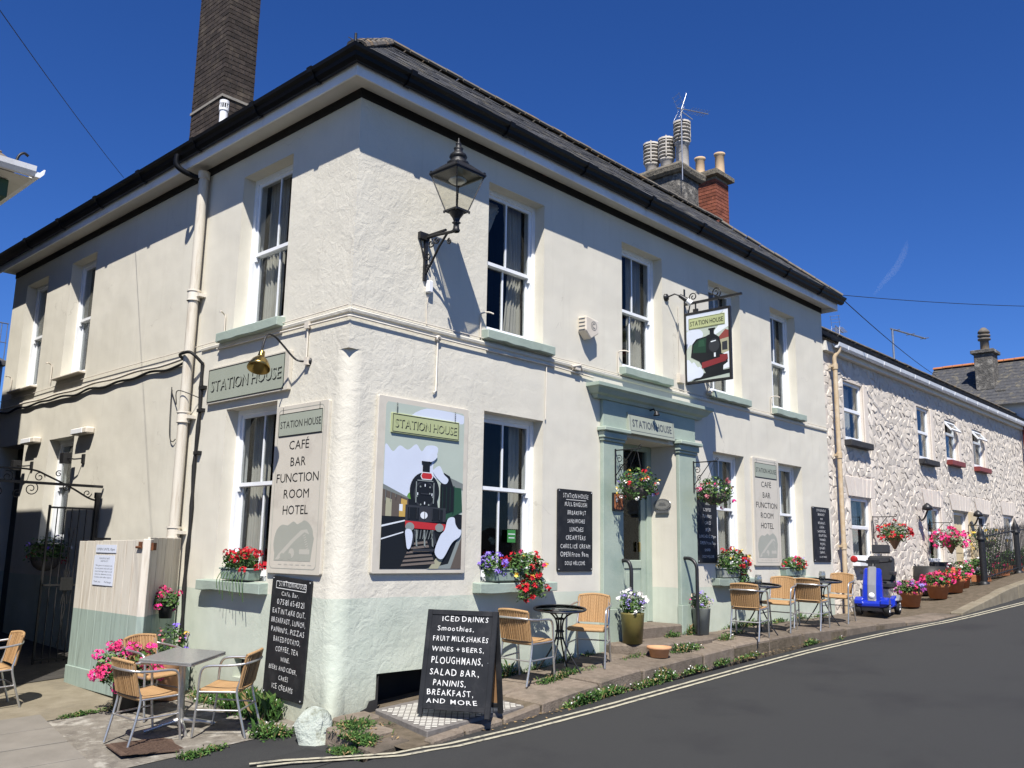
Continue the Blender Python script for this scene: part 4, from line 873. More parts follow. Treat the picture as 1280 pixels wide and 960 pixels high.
# chalkboards
def chalkboard(loc, rz, W, H, lines, lab, tilt=0, size=.05, box=False, underline=False, slantv=0, corner=True):
    t = thing('chalkboard', loc, rz, lab, 'chalkboard')
    if tilt: t.rotation_euler = (0, tilt, rz) if not slantv else (slantv, 0, rz)
    plate(t, 'board', 0, W, 0, H, .025, M_BOARD, .025); m = MB(); n = len(lines)
    for i, ln in enumerate(lines):
        s, f = (ln if isinstance(ln, tuple) else (ln, 1)); z = H-(i+.82)*(H-.08)/n-.02; h_ = size*f
        indent = jit(.04)*W
        wd = min(W-.10, len(s)*h_*.78); x_ = (W-wd)/2+indent*.8; x_ = max(.05, min(W-.05-wd, x_))
        m = MB(); text(m, s, x_, x_+wd, z, z+h_*1.15, -.0265, 0, -.004, .15, .2); m.build('chalk_line', M_CHALK, t)
    m = MB()
    if box: frame_line(m, .08, W-.08, H-(H-.08)/n-.03, H-.045, .007, -.0265, 0, .01)
    if underline: m.box(.16, W-.14, -.0268, -.0262, H-.93*(H-.08)/n-.035, H-.93*(H-.08)/n-.029)
    if m.v: m.build('chalk_rule', M_CHALK, t)
    if corner:
        m = MB()
        for xx in (.025, W-.025):
            for zz in (.025, H-.025): m.lathe([(.010, -.026), (.010, -.031), (.001, -.033)], (xx, 0, zz), 8, axis='y')
        m.build('screw', M_STEEL, t)
    return t
cb = chalkboard(on_left(1.13, -1.47), LW, .70, 1.18, ['STATION HOUSE', ('Café, Bar.', .85), ('07581 654321', 1.1), 'EAT IN TAKE OUT,', 'BREAKFAST, LUNCH,', 'PANINI\'S, PIZZAS', 'BAKED POTATO,', 'COFFEE, TEA', ('WINE.', .9), ('BEERS AND CIDER,', .85), ('CAKES', .9), 'ICE CREAMS'], 'tall menu chalkboard with a phone number below the left café panel', size=.047, box=True, tilt=R(3))
chalkboard((3.29, 0, -.24), 0, .70, 1.02, ['STATION HOUSE', ('FULL ENGLISH', .95), ('  BREAKFAST', .95), ('SANDWICHES', .9), 'LUNCHES', 'CREAM TEAS', ('CAKES, ICE CREAM', .95), ('OPEN From 9am', 1.1), ('DOGS WELCOME', .85)], 'square cornered menu chalkboard left of the front door', size=.05, underline=True)
chalkboard((6.56, 0, -.13), 0, .58, 1.08, ['STATION HOUSE', 'TEAS', 'COFFEE', 'PANINIS', 'CAKES', 'BEER', ('LUNCHES 12.30pm', .9), ('OPEN From 9am', 1.0), ('DINNER', .8), ('DOGS WELCOME', .8)], 'menu chalkboard right of the front door behind the hanging basket', size=.045)
chalkboard((10.56, 0, -.10), 0, .73, 1.0, ['STATION HOUSE', 'BREAKFAST', ('FROM', .8), 'BREAKFAST,', 'LUNCH,', 'SANDWICHES,', 'CREAM TEAS,', 'PANINIS,', 'PIZZAS,', 'BURGERS', 'CREAMS,', ('ALL DAY DRINKS', .7)], 'far menu chalkboard near the tan drainpipe at the end of the pub wall', size=.04)
# A-board
t = thing('a_board', (.84, -.90, plz(.84, -.90)), R(-66), 'freestanding black A-board advertising iced drinks on the pavement light', 'a-board')
AH = .95
def leaf(sgn):
    X = Matrix.Translation((0, 0, AH)) @ Matrix.Rotation(sgn*R(11), 4, 'X') @ Matrix.Translation((0, 0, -AH))
    return X
m = MB(); m.X = leaf(-1)
m.box(-.33, .33, -.012, 0, .06, AH); m.box(-.36, -.31, -.02, .012, 0, AH+.01, 0); m.box(.31, .36, -.02, .012, 0, AH+.01); m.box(-.31, .31, -.02, .012, AH-.04, AH+.009); m.box(-.31, .31, -.02, .012, .05, .095); m.build('front_board', M_BOARD, t, bevel=.004)
m = MB(); m.X = leaf(1)
m.box(-.33, .33, .001, .012, .06, AH, 1); m.box(-.36, -.31, -.012, .02, 0, AH+.008); m.box(.31, .36, -.012, .02, 0, AH+.008); m.box(-.31, .31, -.012, .02, AH-.04, AH+.007); m.box(-.31, .31, -.012, .02, .05, .095); m.build('back_board', [M_BOARD, M_WOODE], t, bevel=.004)
m = MB(); m.tube([(.30, -.10, .5), (.30, .10, .5)], .006, 5); m.build('stay_chain', M_STEEL, t)
m = MB(); m.X = leaf(-1)
for s, a, b, z, h_ in (('ICED DRINKS', -.20, .27, .855, .05), ('Smoothies,', -.24, .13, .765, .05), ('FRUIT MILKSHAKES', -.275, .285, .67, .05), ('WINES + BEERS,', -.28, .25, .575, .045), ('PLOUGHMANS,', -.27, .25, .465, .065), ('SALAD BAR,', -.275, .22, .36, .06), ('PANINIS,', -.23, .10, .265, .055), ('BREAKFAST,', -.28, .18, .18, .055), ('AND  MORE', -.28, .23, .108, .042)):
    m = MB(); m.X = leaf(-1); text(m, s, a, b, z, z+h_, -.0145, 0, .002, .13, .2); m.build('chalk_line', M_CHALK, t)
# hanging pub sign, at right angles to the wall
t = thing('hanging_sign', (6.35, 0, 2.55), R(-90), 'hanging pub sign with green steam train on a scrolled iron bracket', 'pub sign')
t.rotation_euler = (0, 0, R(90))   # local x runs out of the wall reversed: face looks along -x world
t.rotation_euler = (0, 0, R(-90)); W, H = .74, 1.10
# local x -> world -y (outward from the wall); local -y -> world -x (towards the street corner)
m = MB(); m.box(.03, .03+W, -.012, .012, .02, H); m.build('board', M_P['sky'], t)
m = MB()
for b_ in ((.0, .035, -.02, .02, 0, H+.02), (W+.025, W+.06, -.02, .02, 0, H+.02), (.035, W+.025, -.02, .02, 0, .035), (.035, W+.025, -.02, .02, H-.015, H+.02)): m.box(*b_)
m.build('frame', M_BLACK, t, bevel=.004)
m = MB(); x0, x1, z0, z1 = .035, W+.025, .035, H-.015; wx, wz = x1-x0, z1-z0; yb = -.0125; LAY[0] = 0
pp('smoke', [(0, .78), (.3, .8), (.9, 1), (0, 1)]); pp('smoke', [(0, .5), (.1, .55), (.2, .52), (.4, .66), (.3, .76), (0, .74)]); pp('white', [(.5, .58), (.8, .68), (1, .74), (1, 1), (.9, 1), (.75, .76)])
pp('brickred', [(.76, .60), (.92, .70), (1, .68), (1, .58), (.78, .56)]); pp('tan', [(.78, .56), (1, .58), (1, .30), (.78, .30)]); pp('coal', [(.84, .52), (.96, .53), (.96, .40), (.84, .40)])
pp('white', [(.74, .33), (1, .38), (1, .14), (.8, .12)]); pp('black', [(.1, .0), (1, .06), (1, .12), (.4, .10)])
pp('black', [(.10, .36), (.14, .55), (.24, .62), (.46, .64), (.54, .66), (.66, .66), (.78, .60), (.82, .48), (.82, .36), (.96, .32), (.96, .22), (.86, .18), (.84, .06), (.5, .04), (.4, .16), (.3, .28), (.2, .32)])
pp('dgreen', [(.15, .42), (.17, .54), (.3, .61), (.48, .62), (.46, .40)]); pp('green', [(.28, .50), (.44, .50), (.42, .60), (.3, .59)]); pp('black', [(.56, .64), (.66, .64), (.66, .72), (.69, .73), (.69, .75), (.53, .75), (.53, .73), (.56, .72)])
pp('coal', [(.655+.125*math.cos(a), .49+.10*math.sin(a)) for a in fr(0, 6.283, 18)[:-1]]); pp('white', [(.58, .54), (.70, .55), (.70, .565), (.58, .555)]); pp('maroon', [(.36, .26), (.92, .32), (.92, .24), (.36, .17)]); pp('maroon', [(.78, .34), (.96, .34), (.97, .26), (.80, .25)])
pp('smoke', [(0, .30), (.06, .32), (.12, .27), (.18, .28), (.26, .20), (.32, .20), (.40, .12), (.34, .05), (.2, .04), (0, .02)])
pp('white', [(.65, .32), (.69, .32), (.69, .38), (.65, .38)]); m.build('print', mats, t)
m = MB(); m.box(x0+.06*wx, x1-.08*wx, -.018, -.0125, z1-.235, z1-.06); o_ = m.build('name_plate', M_PANELO, t, bevel=.002)
m = MB(); frame_line(m, x0+.07*wx, x1-.09*wx, z1-.228, z1-.067, .006, -.0188, 0, .008); text(m, 'STATION HOUSE', x0+.10*wx, x1-.12*wx, z1-.185, z1-.11, -.0190, 0, .012); m.build('lettering', M_INK, t)
def scroll(c, r, turns, a0, sgn, y=0, k=30):
    return [(c[0]+r*(1-.8*i/k)*math.cos(a0+sgn*turns*2*math.pi*i/k), y, c[1]+r*(1-.8*i/k)*math.sin(a0+sgn*turns*2*math.pi*i/k)) for i in range(k+1)]
m = MB(); m.box(-.02, .99, -.018, .018, H+.155, H+.19); m.box(-.028, .008, -.02, .02, H-.40, H+.42)
m.tube(scroll((.16, H+.27), .075, 1.4, -2.2, -1), .009, 6); m.tube(scroll((.56, H+.27), .085, 1.5, -1.0, 1), .010, 6); m.tube([(.2, 0, H+.33), (.38, 0, H+.27), (.5, 0, H+.24)], .004, 5)
m.tube([(.2, 0, H+.16), (.2, 0, H+.06)], .012, 6); m.box(.16, .24, -.015, .015, H+.02, H+.07); m.tube([(.6, 0, H+.16), (.6, 0, H+.02)], .010, 6); m.tube([(0, 0, H-.3), (.10, 0, H+.15)], .01, 6)
m.build('bracket', M_IRON, t)
t = thing('spotlight', (5.82, 0, 3.82), 0, 'small black spotlight with a bulb aimed at the hanging train sign', 'wall light')
m = MB(); m.lathe([(.06, 0), (.055, -.03), (.02, -.045)], (0, 0, 0), 12, axis='y'); m.tube([(0, -.03, 0), (.04, -.14, .04), (.10, -.2, .01)], .012, 6); m.tube([(.09, -.19, .02), (.15, -.28, -.06)], [.028, .04], 10); m.build('lamp_body', M_BLACK, t)
m = MB(); m.tube([(.15, -.28, -.06), (.19, -.33, -.11)], [.038, .045], 10); m.build('bulb', M_WPLASTIC, t)
# alarm box
t = thing('alarm_box', (3.68, 0, 2.78), 0, 'cream tapered burglar alarm box with a round badge on the front wall', 'alarm box')
m = MB(); m.prism([(.02, .10), (.13, 0), (.30, .10), (.30, .27), (.02, .30)], lambda u, v, t_: (u, t_, v), -.14, 0); m.build('case', M_CREAM, t, bevel=.012)
m = MB()
for r0, r1 in ((.062, .054), (.036, .024)):
    n = 24; cut = n if r0 > .05 else 18
    vs = [(.19+r*math.cos(2*math.pi*k/n+.8), -.1415, .185+r*math.sin(2*math.pi*k/n+.8)) for r in (r0, r1) for k in range(n)]
    m.add(vs, [(k, (k+1) % n, n+(k+1) % n, n+k) for k in range(cut)])
for k in range(4): m.add([(.0185, -.13+.0, .27-k*.05), (.0185, -.02, .275-k*.05), (.0185, -.02, .258-k*.05), (.0185, -.11, .253-k*.05)], [(0, 1, 2, 3)])
m.build('badge', M_INKB, t)
# round and square plaques at the door
t = thing('oval_plaque', (6.03, .235, .70), R(-90), 'grey oval slate plaque on the right side of the door recess', 'plaque')
m = MB(); m.prism([(.15*math.cos(a), .085*math.sin(a)+.02) for a in fr(0, 6.283, 24)[:-1]], lambda u, v, t_: (u, t_, v), -.02, -.001); m.build('plate', M_GRANTOP, t, bevel=.003)
m = MB(); m.box(-.11, .11, -.025, -.001, -.11, -.07); 
n = 24; vs = [(k1*.135*math.cos(2*math.pi*k/n), -.0215, k1*.072*math.sin(2*math.pi*k/n)+.02) for k1 in (1, .93) for k in range(n)]; m.add(vs, [(k, (k+1) % n, n+(k+1) % n, n+k) for k in range(n)])
for i in range(3): m.box(-.07+i*.01, .07-i*.01, -.0218, -.0212, .0+i*.018, .008+i*.018)
m.build('border', M_STEEL, t)
t = thing('poster_case', (4.36, -.06, .55), 0, 'small framed orange brown notice with a pale letter b on the left pilaster', 'notice')
plate(t, 'frame', 0, .23, 0, .24, .03, M_IRON, .01); m = MB(); m.box(.02, .21, -.033, -.030, .02, .22); m.build('card', M_REDBOX, t); m = MB(); text(m, 'b', .045, .10, .12, .19, -.0345, 0, .04); m.build('lettering', M_CHALK, t)
# ------------------------------------------------------------------ street lantern on its bracket
t = thing('street_lantern', (.97, 0, 0), 0, 'black iron street lantern on a scrolled wall bracket near the corner', 'street lamp')
cy = -.50
br = MB(); br.box(-.11, .03, -.045, 0, 3.39, 3.47); br.box(-.02, .02, -.03, 0, 2.93, 3.47); br.tube([(0, -.02, 3.42), (0, -.2, 3.42), (0, -.42, 3.40), (0, cy, 3.40)], .018, 8); br.box(-.012, .012, -.34, -.02, 3.435, 3.455)
br.tube([(0, -.02, 3.0), (0, -.12, 3.12), (0, -.24, 3.28), (0, -.36, 3.40)], .014, 6)
br.tube([(-.1, -.02, 3.42), (-.0, -.02, 3.1)], .008, 5)
for c, r_, a0, sg in (((-.10, 3.34), .055, 2, 1), ((-.06, 3.20), .05, 1, -1), ((-.19, 3.36), .045, 3, 1), ((-.055, 3.07), .035, 1, 1), ((-.40, 3.30), .035, 1.5, -1)):
    br.tube([(0, a, b) for a, _, b in scroll(c, r_, 1.3, a0, sg, 0, 22)], .009, 5)
br.build('bracket', M_IRON, t)
m = MB(); m.lathe([(.035, 3.38), (.045, 3.40), (.035, 3.42), (.030, 3.47), (.05, 3.485), (.03, 3.50), (.045, 3.54), (.085, 3.60), (.09, 3.615), (.03, 3.62)], (0, cy, 0), 12); m.build('neck', M_IRON, t)
hb, ht, zb, zt = .085, .205, 3.615, 4.02
m = MB()
for sx_, sy_ in ((1, 1), (1, -1), (-1, 1), (-1, -1)):
    m.tube([(sx_*hb, cy+sy_*hb, zb), (sx_*ht, cy+sy_*ht, zt)], .009, 4, sm=False)
    m.tube([(sx_*(hb+.01), cy+sy_*(hb+.01), zb-.02), (sx_*(hb+.012), cy+sy_*(hb+.012), zb+.005)], .012, 5)
    m.box(sx_*ht-.012, sx_*ht+.012, cy+sy_*ht-.012, cy+sy_*ht+.012, zt, zt+.05)
for h_, z in ((hb, zb), (ht, zt)):
    for a in ((-h_, h_, -h_-.01, -h_+.01), (-h_, h_, h_-.01, h_+.01)): m.box(a[0], a[1], cy+a[2], cy+a[3], z-.009, z+.012); 
    for a in (-1, 1): m.box(a*h_-.01, a*h_+.01, cy-h_-.009, cy+h_+.009, z-.0085, z+.0115)
m.build('lantern_frame', M_IRON, t)
for k in range(4):
    a = MB(); c_, s__ = math.cos(k*math.pi/2), math.sin(k*math.pi/2); f = lambda u, v, z: (u*c_-v*s__, cy+u*s__+v*c_, z)
    a.add([f(-hb, -hb, zb), f(hb, -hb, zb), f(ht, -ht, zt), f(-ht, -ht, zt)], [(0, 1, 2, 3)]); a.build('pane', M_LAMPGLASS, t)
m = MB(); q_ = []
for h_, z in ((ht+.02, zt+.012), (ht+.015, zt+.03), (.10, 4.16), (.075, 4.165)): q_ += [(-h_, cy-h_, z), (h_, cy-h_, z), (h_, cy+h_, z), (-h_, cy+h_, z)]
m.add(q_, [(i*4+k, i*4+(k+1) % 4, (i+1)*4+(k+1) % 4, (i+1)*4+k) for i in range(3) for k in range(4)]+[(0, 3, 2, 1)]); m.build('canopy', M_IRON, t)
m = MB(); m.lathe([(.12, 4.15), (.125, 4.17), (.085, 4.20), (.085, 4.23), (.10, 4.24), (.09, 4.27), (.05, 4.30), (.045, 4.33), (.055, 4.345), (.03, 4.36), (.03, 4.39), (.035, 4.40), (.015, 4.42), (.004, 4.47)], (0, cy, 0), 14); m.build('finial', M_IRON, t)
m = MB(); m.lathe([(.09, 3.99), (.10, 3.97), (.06, 3.94), (.0, 3.93)], (0, cy, 0), 14); m.build('lamp_fitting', M_STEEL, t)
t = thing('junction_box', (1.03, 0, 2.80), 0, 'white weatherproof junction box under the street lantern bracket', 'junction box')
m = MB(); m.box(-.035, .035, -.06, 0, 0, .14); m.build('case', M_WPLASTIC, t, bevel=.01); m = MB(); m.tube([(0, -.02, 0), (-.01, -.008, -.18), (0, -.008, -.36)], .006, 5); m.build('cable', M_CREAM, t)
# brass swan neck lamp
t = thing('swan_neck_lamp', on_left(.68, 1.94), LW, 'brass swan neck lamp hanging over the grey green name board', 'wall light')
m = MB(); pts = [(0, -.02, 0), (-.10, -.10, .02), (-.17, -.22, .16), (-.18, -.32, .24), (-.16, -.42, .24), (-.13, -.48, .14), (-.12, -.50, .02)]
def smooth(P_, n=6):
    P_ = [Vector(p) for p in P_]; out = []
    for i in range(len(P_)-1):
        a, b, c, d = P_[max(i-1, 0)], P_[i], P_[i+1], P_[min(i+2, len(P_)-1)]
        for k in range(n): t_ = k/n; out.append(.5*((2*b)+(c-a)*t_+(2*a-5*b+4*c-d)*t_*t_+(3*b-a-3*c+d)*t_**3))
    return out+[P_[-1]]
m.tube(smooth(pts), .011, 8); m.lathe([(.05, 0), (.045, -.02), (.02, -.035)], (0, 0, 0), 12, axis='y'); m.build('arm', M_IRON, t)
m = MB(); m.X = Matrix.Translation((-.12, -.50, .02)) @ Matrix.Rotation(R(-18), 4, 'X') @ Matrix.Rotation(R(-16), 4, 'Y')
m.lathe([(.03, .02), (.035, -.03), (.03, -.04), (.05, -.06), (.085, -.10), (.11, -.16), (.118, -.19), (.112, -.19), (.08, -.11), (.02, -.06)], (0, 0, 0), 20); m.build('shade', M_BRASS, t)
# bulkhead floodlights on the left wall
for y_, lab in ((6.27, 'white bulkhead light with a camera below, right of the side window'), (8.30, 'white bulkhead light with a camera below, beside the dark back doorway')):
    t = thing('bulkhead_light', on_left(y_+.27, 1.57), LW, lab, 'wall light')
    m = MB(); m.box(0, .54, -.13, 0, 0, .10); m.build('housing', M_CREAM, t, bevel=.02); m = MB(); m.box(.02, .42, -.145, -.131, .01, .085); m.build('diffuser', M_WPLASTIC, t, bevel=.006)
    m = MB(); m.tube([(.26, -.0, -.34), (.20, -.12, -.36), (.06, -.16, -.34)], .012, 6); m.box(-.08, .06, -.22, -.10, -.42, -.26); m.box(.22, .30, -.03, 0, -.42, -.28); m.build('camera', M_BLACK, t, bevel=.01)

# ------------------------------------------------------------------ pipes and cables on the walls
t = thing('downpipe', on_left(3.16, 0), LW, 'fat cream painted cast iron downpipe with collars on the left wall', 'drainpipe')
m = MB(); m.tube([(0, -.10, -1.55), (0, -.10, 4.72)], .062, 16); m.build('pipe', M_PIPE, t)
for z in (3.10, 1.55, .15):
    m = MB(); m.tube([(0, -.10, z-.07), (0, -.10, z+.07)], .076, 16); m.tube([(0, -.10, z+.05), (0, -.10, z+.07)], .086, 16); m.tube([(0, -.10, z-.07), (0, -.10, z-.055)], .082, 16); m.box(-.13, .13, -.10, -.0, z-.02, z+.02); m.build('collar', M_PIPE, t)
m = MB(); m.tube([(0, -.10, 4.66), (0, -.10, 4.76)], .076, 16); m.build('socket', M_PIPE, t)
m = MB(); m.tube(smooth([(-.12, -.42, 4.93), (-.12, -.42, 4.80), (-.08, -.34, 4.72), (-.02, -.14, 4.66), (0, -.11, 4.62)]), .036, 10); m.build('swan_neck', M_GUTTER, t)
m = MB(); m.tube([(.0, -.175, -1.5), (0, -.175, -1.5)], .01, 4); 
t2 = tag((lambda: (lambda mm: (mm.tube([(-.17, -.03, -1.5), (-.17, -.03, 2.35)], .018, 8), mm.build('conduit', M_PIPE))[1])(MB()))(), 'thin cream conduit running up beside the fat downpipe', 'pipe'); t2.location = on_left(3.16, 0); t2.rotation_euler = (0, 0, LW)
mm = MB(); P_ = [( .245+.012*math.sin(z*5), -.03, z) for z in fr(-1.6, 2.22, 24)]; mm.tube(P_, [.022+.006*math.sin(i*2.1) for i in range(25)], 7)
mm.tube(smooth([(.245, -.03, 2.2), (.18, -.16, 2.33), (.0, -.19, 2.34), (-.12, -.15, 2.33), (-.22, -.03, 2.31)]), .02, 6)
for z in (-1.0, 1.1, 1.62, 1.9): mm.box(.22, .34, -.05, 0, z-.02, z+.02)
t3 = tag(mm.build('cable_bundle', M_CABLE), 'lumpy black cable bundle dropping down the wall right of the downpipe', 'cable'); t3.location = on_left(3.16, 0); t3.rotation_euler = (0, 0, LW)
def wire(name, pts, r, mat, lab, cat='cable', n=5, seg=5, clips=False):
    mm = MB(); mm.tube(smooth(pts, n), r, seg); o = tag(mm.build(name, mat), lab, cat); return o
def sagline(a, b, n, amp, ax): return [(a[0]+(b[0]-a[0])*i/n+(jit(amp*.3) if ax == 'y' else 0), a[1]+(b[1]-a[1])*i/n+(jit(amp*.3) if ax == 'x' else 0), a[2]+(b[2]-a[2])*i/n-(amp if i % 2 else 0)+jit(amp*.4)) for i in range(n+1)]
wire('cable', sagline((-.035, 3.35, 2.27), (-.035, 10.2, 2.26), 14, .035, 'y'), .017, M_CABLE, 'thick black cable sagging along the left wall at first floor level')
wire('cable', sagline((-.05, 3.3, 2.33), (-.05, 10.2, 2.30), 10, .02, 'y'), .018, M_PIPE, 'cream conduit running with the black cable along the left wall', 'pipe')
wire('wall_wire', sagline((-.03, 10.2, 2.45), (-.03, 0.0, 2.445), 8, .006, 'y'), .006, M_CREAM, 'thin cream wire stretched along the top of the left string course', 'wire')
wire('wall_wire', sagline((0, -.03, 2.445), (11.4, -.03, 2.445), 12, .006, 'x'), .006, M_CREAM, 'thin cream wire stretched along the top of the front string course', 'wire')
t = thing('conduit_run', (0, 0, 0), 0, 'cream conduit below the string course wrapping the corner with box joints', 'pipe')
m = MB(); m.tube([(-.03, 2.6, 2.345), (-.03, 1.5, 2.34), (-.03, 0, 2.325), (-.025, -.025, 2.325), (0, -.03, 2.325), (1.5, -.03, 2.315), (3.2, -.03, 2.32), (4.0, -.03, 2.30)], .011, 6); m.build('tube', M_PIPE, t)
m = MB(); m.tube([(-.02, .71, 2.33), (-.02, .71, 1.99)], .011, 6); m.tube([(1.19, -.02, 2.31), (1.19, -.02, 1.72), (1.15, -.02, 1.69)], .010, 6); m.tube([(3.05, -.02, 2.30), (3.04, -.02, 1.62)], .008, 6); m.build('drop_tube', M_PIPE, t)
m = MB(); m.lathe([(.035, 0), (.035, -.04), (.02, -.045)], (1.19, 0, 2.31), 10, axis='y'); m.box(-.045, 0, .675, .745, 2.30, 2.37); m.box(-.05, 0, .65, .71, 1.90, 1.98); m.build('joint_box', M_CREAM, t)
for x_, z in ((3.62, 2.37), (7.0, 2.50)):
    mm = MB(); mm.tube([(x_-.1, -.05, z), (x_+.05, -.07, z+.04), (x_+.12, -.05, z-.02)], .02, 6); mm.box(x_-.04, x_+.06, -.07, 0, z-.03, z+.04); tag(mm.build('cable_clamp', M_CREAM), 'cream cable clamp %s' % ('above the alarm box sill wire left of the door cornice' if x_ < 5 else 'above the door cornice near the hanging sign'), 'cable clamp')
# little overflow pipes beside the window sills
for i, (x_, z, lft) in enumerate(((1.86, 2.60, 0), (4.58, 2.62, 0), (6.98, 2.6, 0), (9.1, 2.6, 0), (2.48, 2.62, 1), (7.90, 2.70, 1), (9.72, 2.70, 1))):
    mm = MB(); mm.tube(smooth([(0, -.02, -.16), (0, -.02, .10), (0, -.04, .14), (.05, -.10, .15), (.09, -.14, .13)], 3), .010, 6)
    o = tag(mm.build('overflow_pipe', M_CREAM), ['bent cream overflow pipe left of the first upper front window', 'bent cream overflow pipe above the door cornice by the second upper window', 'bent cream overflow pipe behind the hanging sign', 'bent cream overflow pipe left of the last upper front window', 'bent cream overflow pipe left of the near upper side window', 'bent cream overflow pipe left of the middle upper side window', 'bent cream overflow pipe left of the farthest upper side window'][i], 'pipe', 'overflow pipes by the upper sills')
    o.location = (x_, 0, z) if not lft else on_left(x_, z); o.rotation_euler = (0, 0, LW if lft else 0)
mm = MB(); mm.box(6.10, 6.24, -.06, 0, 2.55, 2.68); mm.tube([(6.15, -.02, 2.68), (6.14, -.02, 3.75)], .006, 5); tag(mm.build('wall_box', M_CREAM, bevel=0), 'small cream electrical box with thin pipe left of the hanging sign', 'junction box')
wire('loose_wire', [(-.02, 3.7, 2.0), (-.03, 3.66, 1.6), (-.03, 3.62, 1.35), (-.03, 3.54, 1.28), (-.02, 3.48, 1.31)], .006, M_CABLE, 'loose dangling wire loop left of the fat downpipe', n=4)
wire('loose_wire', [(-.02, 3.7, 1.95), (-.04, 3.5, 1.75), (-.2, 3.2, 1.85), (-.18, 3.1, 1.86), (-.02, 2.95, 1.78)], .006, M_CABLE, 'thin wire wrapped across the front of the fat downpipe', n=4)
# overhead wires
def catenary(a, b, sag, n=16): a, b = Vector(a), Vector(b); return [a+(b-a)*(i/n)-Vector((0, 0, sag*4*(i/n)*(1-i/n))) for i in range(n+1)]
def ohw(a, b, sag, r, lab): mm = MB(); mm.tube(catenary(a, b, sag), r, 5); tag(mm.build('overhead_wire', M_CABLE), lab, 'overhead wire')
ohw((11.5, -.35, 5.08), (21.5, -4.2, 6.35), .12, .007, 'overhead wire running right across the sky from the pub gutter end')
ohw((11.5, -.35, 5.05), (33, 4.6, 7.4), .1, .010, 'overhead wire sloping down from the pub gutter to the far slate roof')

# ------------------------------------------------------------------ the stone cottages next door
C2 = thing('stone_cottage', (0, 0, 0), 0, 'row of cream painted rubble stone cottages with white gutter beyond the pub', 'building')
CX0, CX1, CY = 11.42, 34.0, .05
CU = [(12.41, 13.38, 2.33, 3.56), (16.66, 17.52, 2.31, 3.58), (18.66, 19.54, 2.45, 3.50), (20.92, 21.84, 2.46, 3.50), (26.9, 27.9, 2.45, 3.5)]
CL = [(12.5, 13.50, -.05, 1.18), (16.88, 17.86, -.08, 1.19), (18.85, 20.02, -1.0, 1.18), (20.9, 21.85, -.95, 1.18), (23.3, 24.3, -.05, 1.24), (27, 28, -.05, 1.2)]
CH = CU+CL; m = MB()
xs = sorted(set([CX0, CX1]+[v for h in CH for v in h[:2]])); zs = sorted(set([-2.0, 4.3]+[v for h in CH for v in h[2:]]))
for i in range(len(xs)-1):
    for j in range(len(zs)-1):
        cx, cz = (xs[i]+xs[i+1])/2, (zs[j]+zs[j+1])/2
        if any(h[0] < cx < h[1] and h[2] < cz < h[3] for h in CH): continue
        m.add([(xs[i], CY, zs[j]), (xs[i+1], CY, zs[j]), (xs[i+1], CY, zs[j+1]), (xs[i], CY, zs[j+1])], [(0, 1, 2, 3)])
for h in CH:
    a, b, c, e = h
    for (u0, w0), (u1, w1) in (((a, c), (a, e)), ((b, c), (b, e)), ((a, c), (b, c)), ((a, e), (b, e))): m.add([(u0, CY, w0), (u1, CY, w1), (u1, .27, w1), (u0, .27, w0)], [(0, 1, 2, 3)], 1)
m.add([(CX1, CY, -2), (CX1, 5, -2), (CX1, 5, 4.3), (CX1, CY, 4.3)], [(0, 1, 2, 3)])
cw = m.build('wall', [M_COTREND, M_COTSMOOTH], C2)
# smooth dressed surrounds: jamb strip to the right, splayed voussoir lintel
keep = []
for h in CU+CL:
    low = h in CL; m = MB(); m.box(h[1]+.002, h[1]+.20, CY-.035, CY, h[2]-.05, h[3]+.02); m.build('jamb_strip', M_COTSMOOTH, C2, bevel=.01); keep.append((h[0]-.04, h[1]+.22, h[2]-.12, h[3]+.03))
    if low:
        m = MB(); n = 7
        for k in range(n):
            a0, a1 = h[0]-.12+(h[1]-h[0]+.24)*k/n, h[0]-.12+(h[1]-h[0]+.24)*(k+1)/n; sp = .25; c_x = (h[0]+h[1])/2
            f = lambda v: c_x+(v-c_x)*(1+sp)
            m = MB(); m.prism([(a0+.006, h[3]+.02), (a1-.006, h[3]+.02), (f(a1)-.006, h[3]+.42+jit(.02)), (f(a0)+.006, h[3]+.42+jit(.02))], lambda u, v, t_: (u, t_, v), CY-.030-jit(.006), CY); m.build('lintel_stone', M_COTSMOOTH, cw, bevel=.008)
        keep.append((h[0]-.2, h[1]+.24, h[3], h[3]+.42))
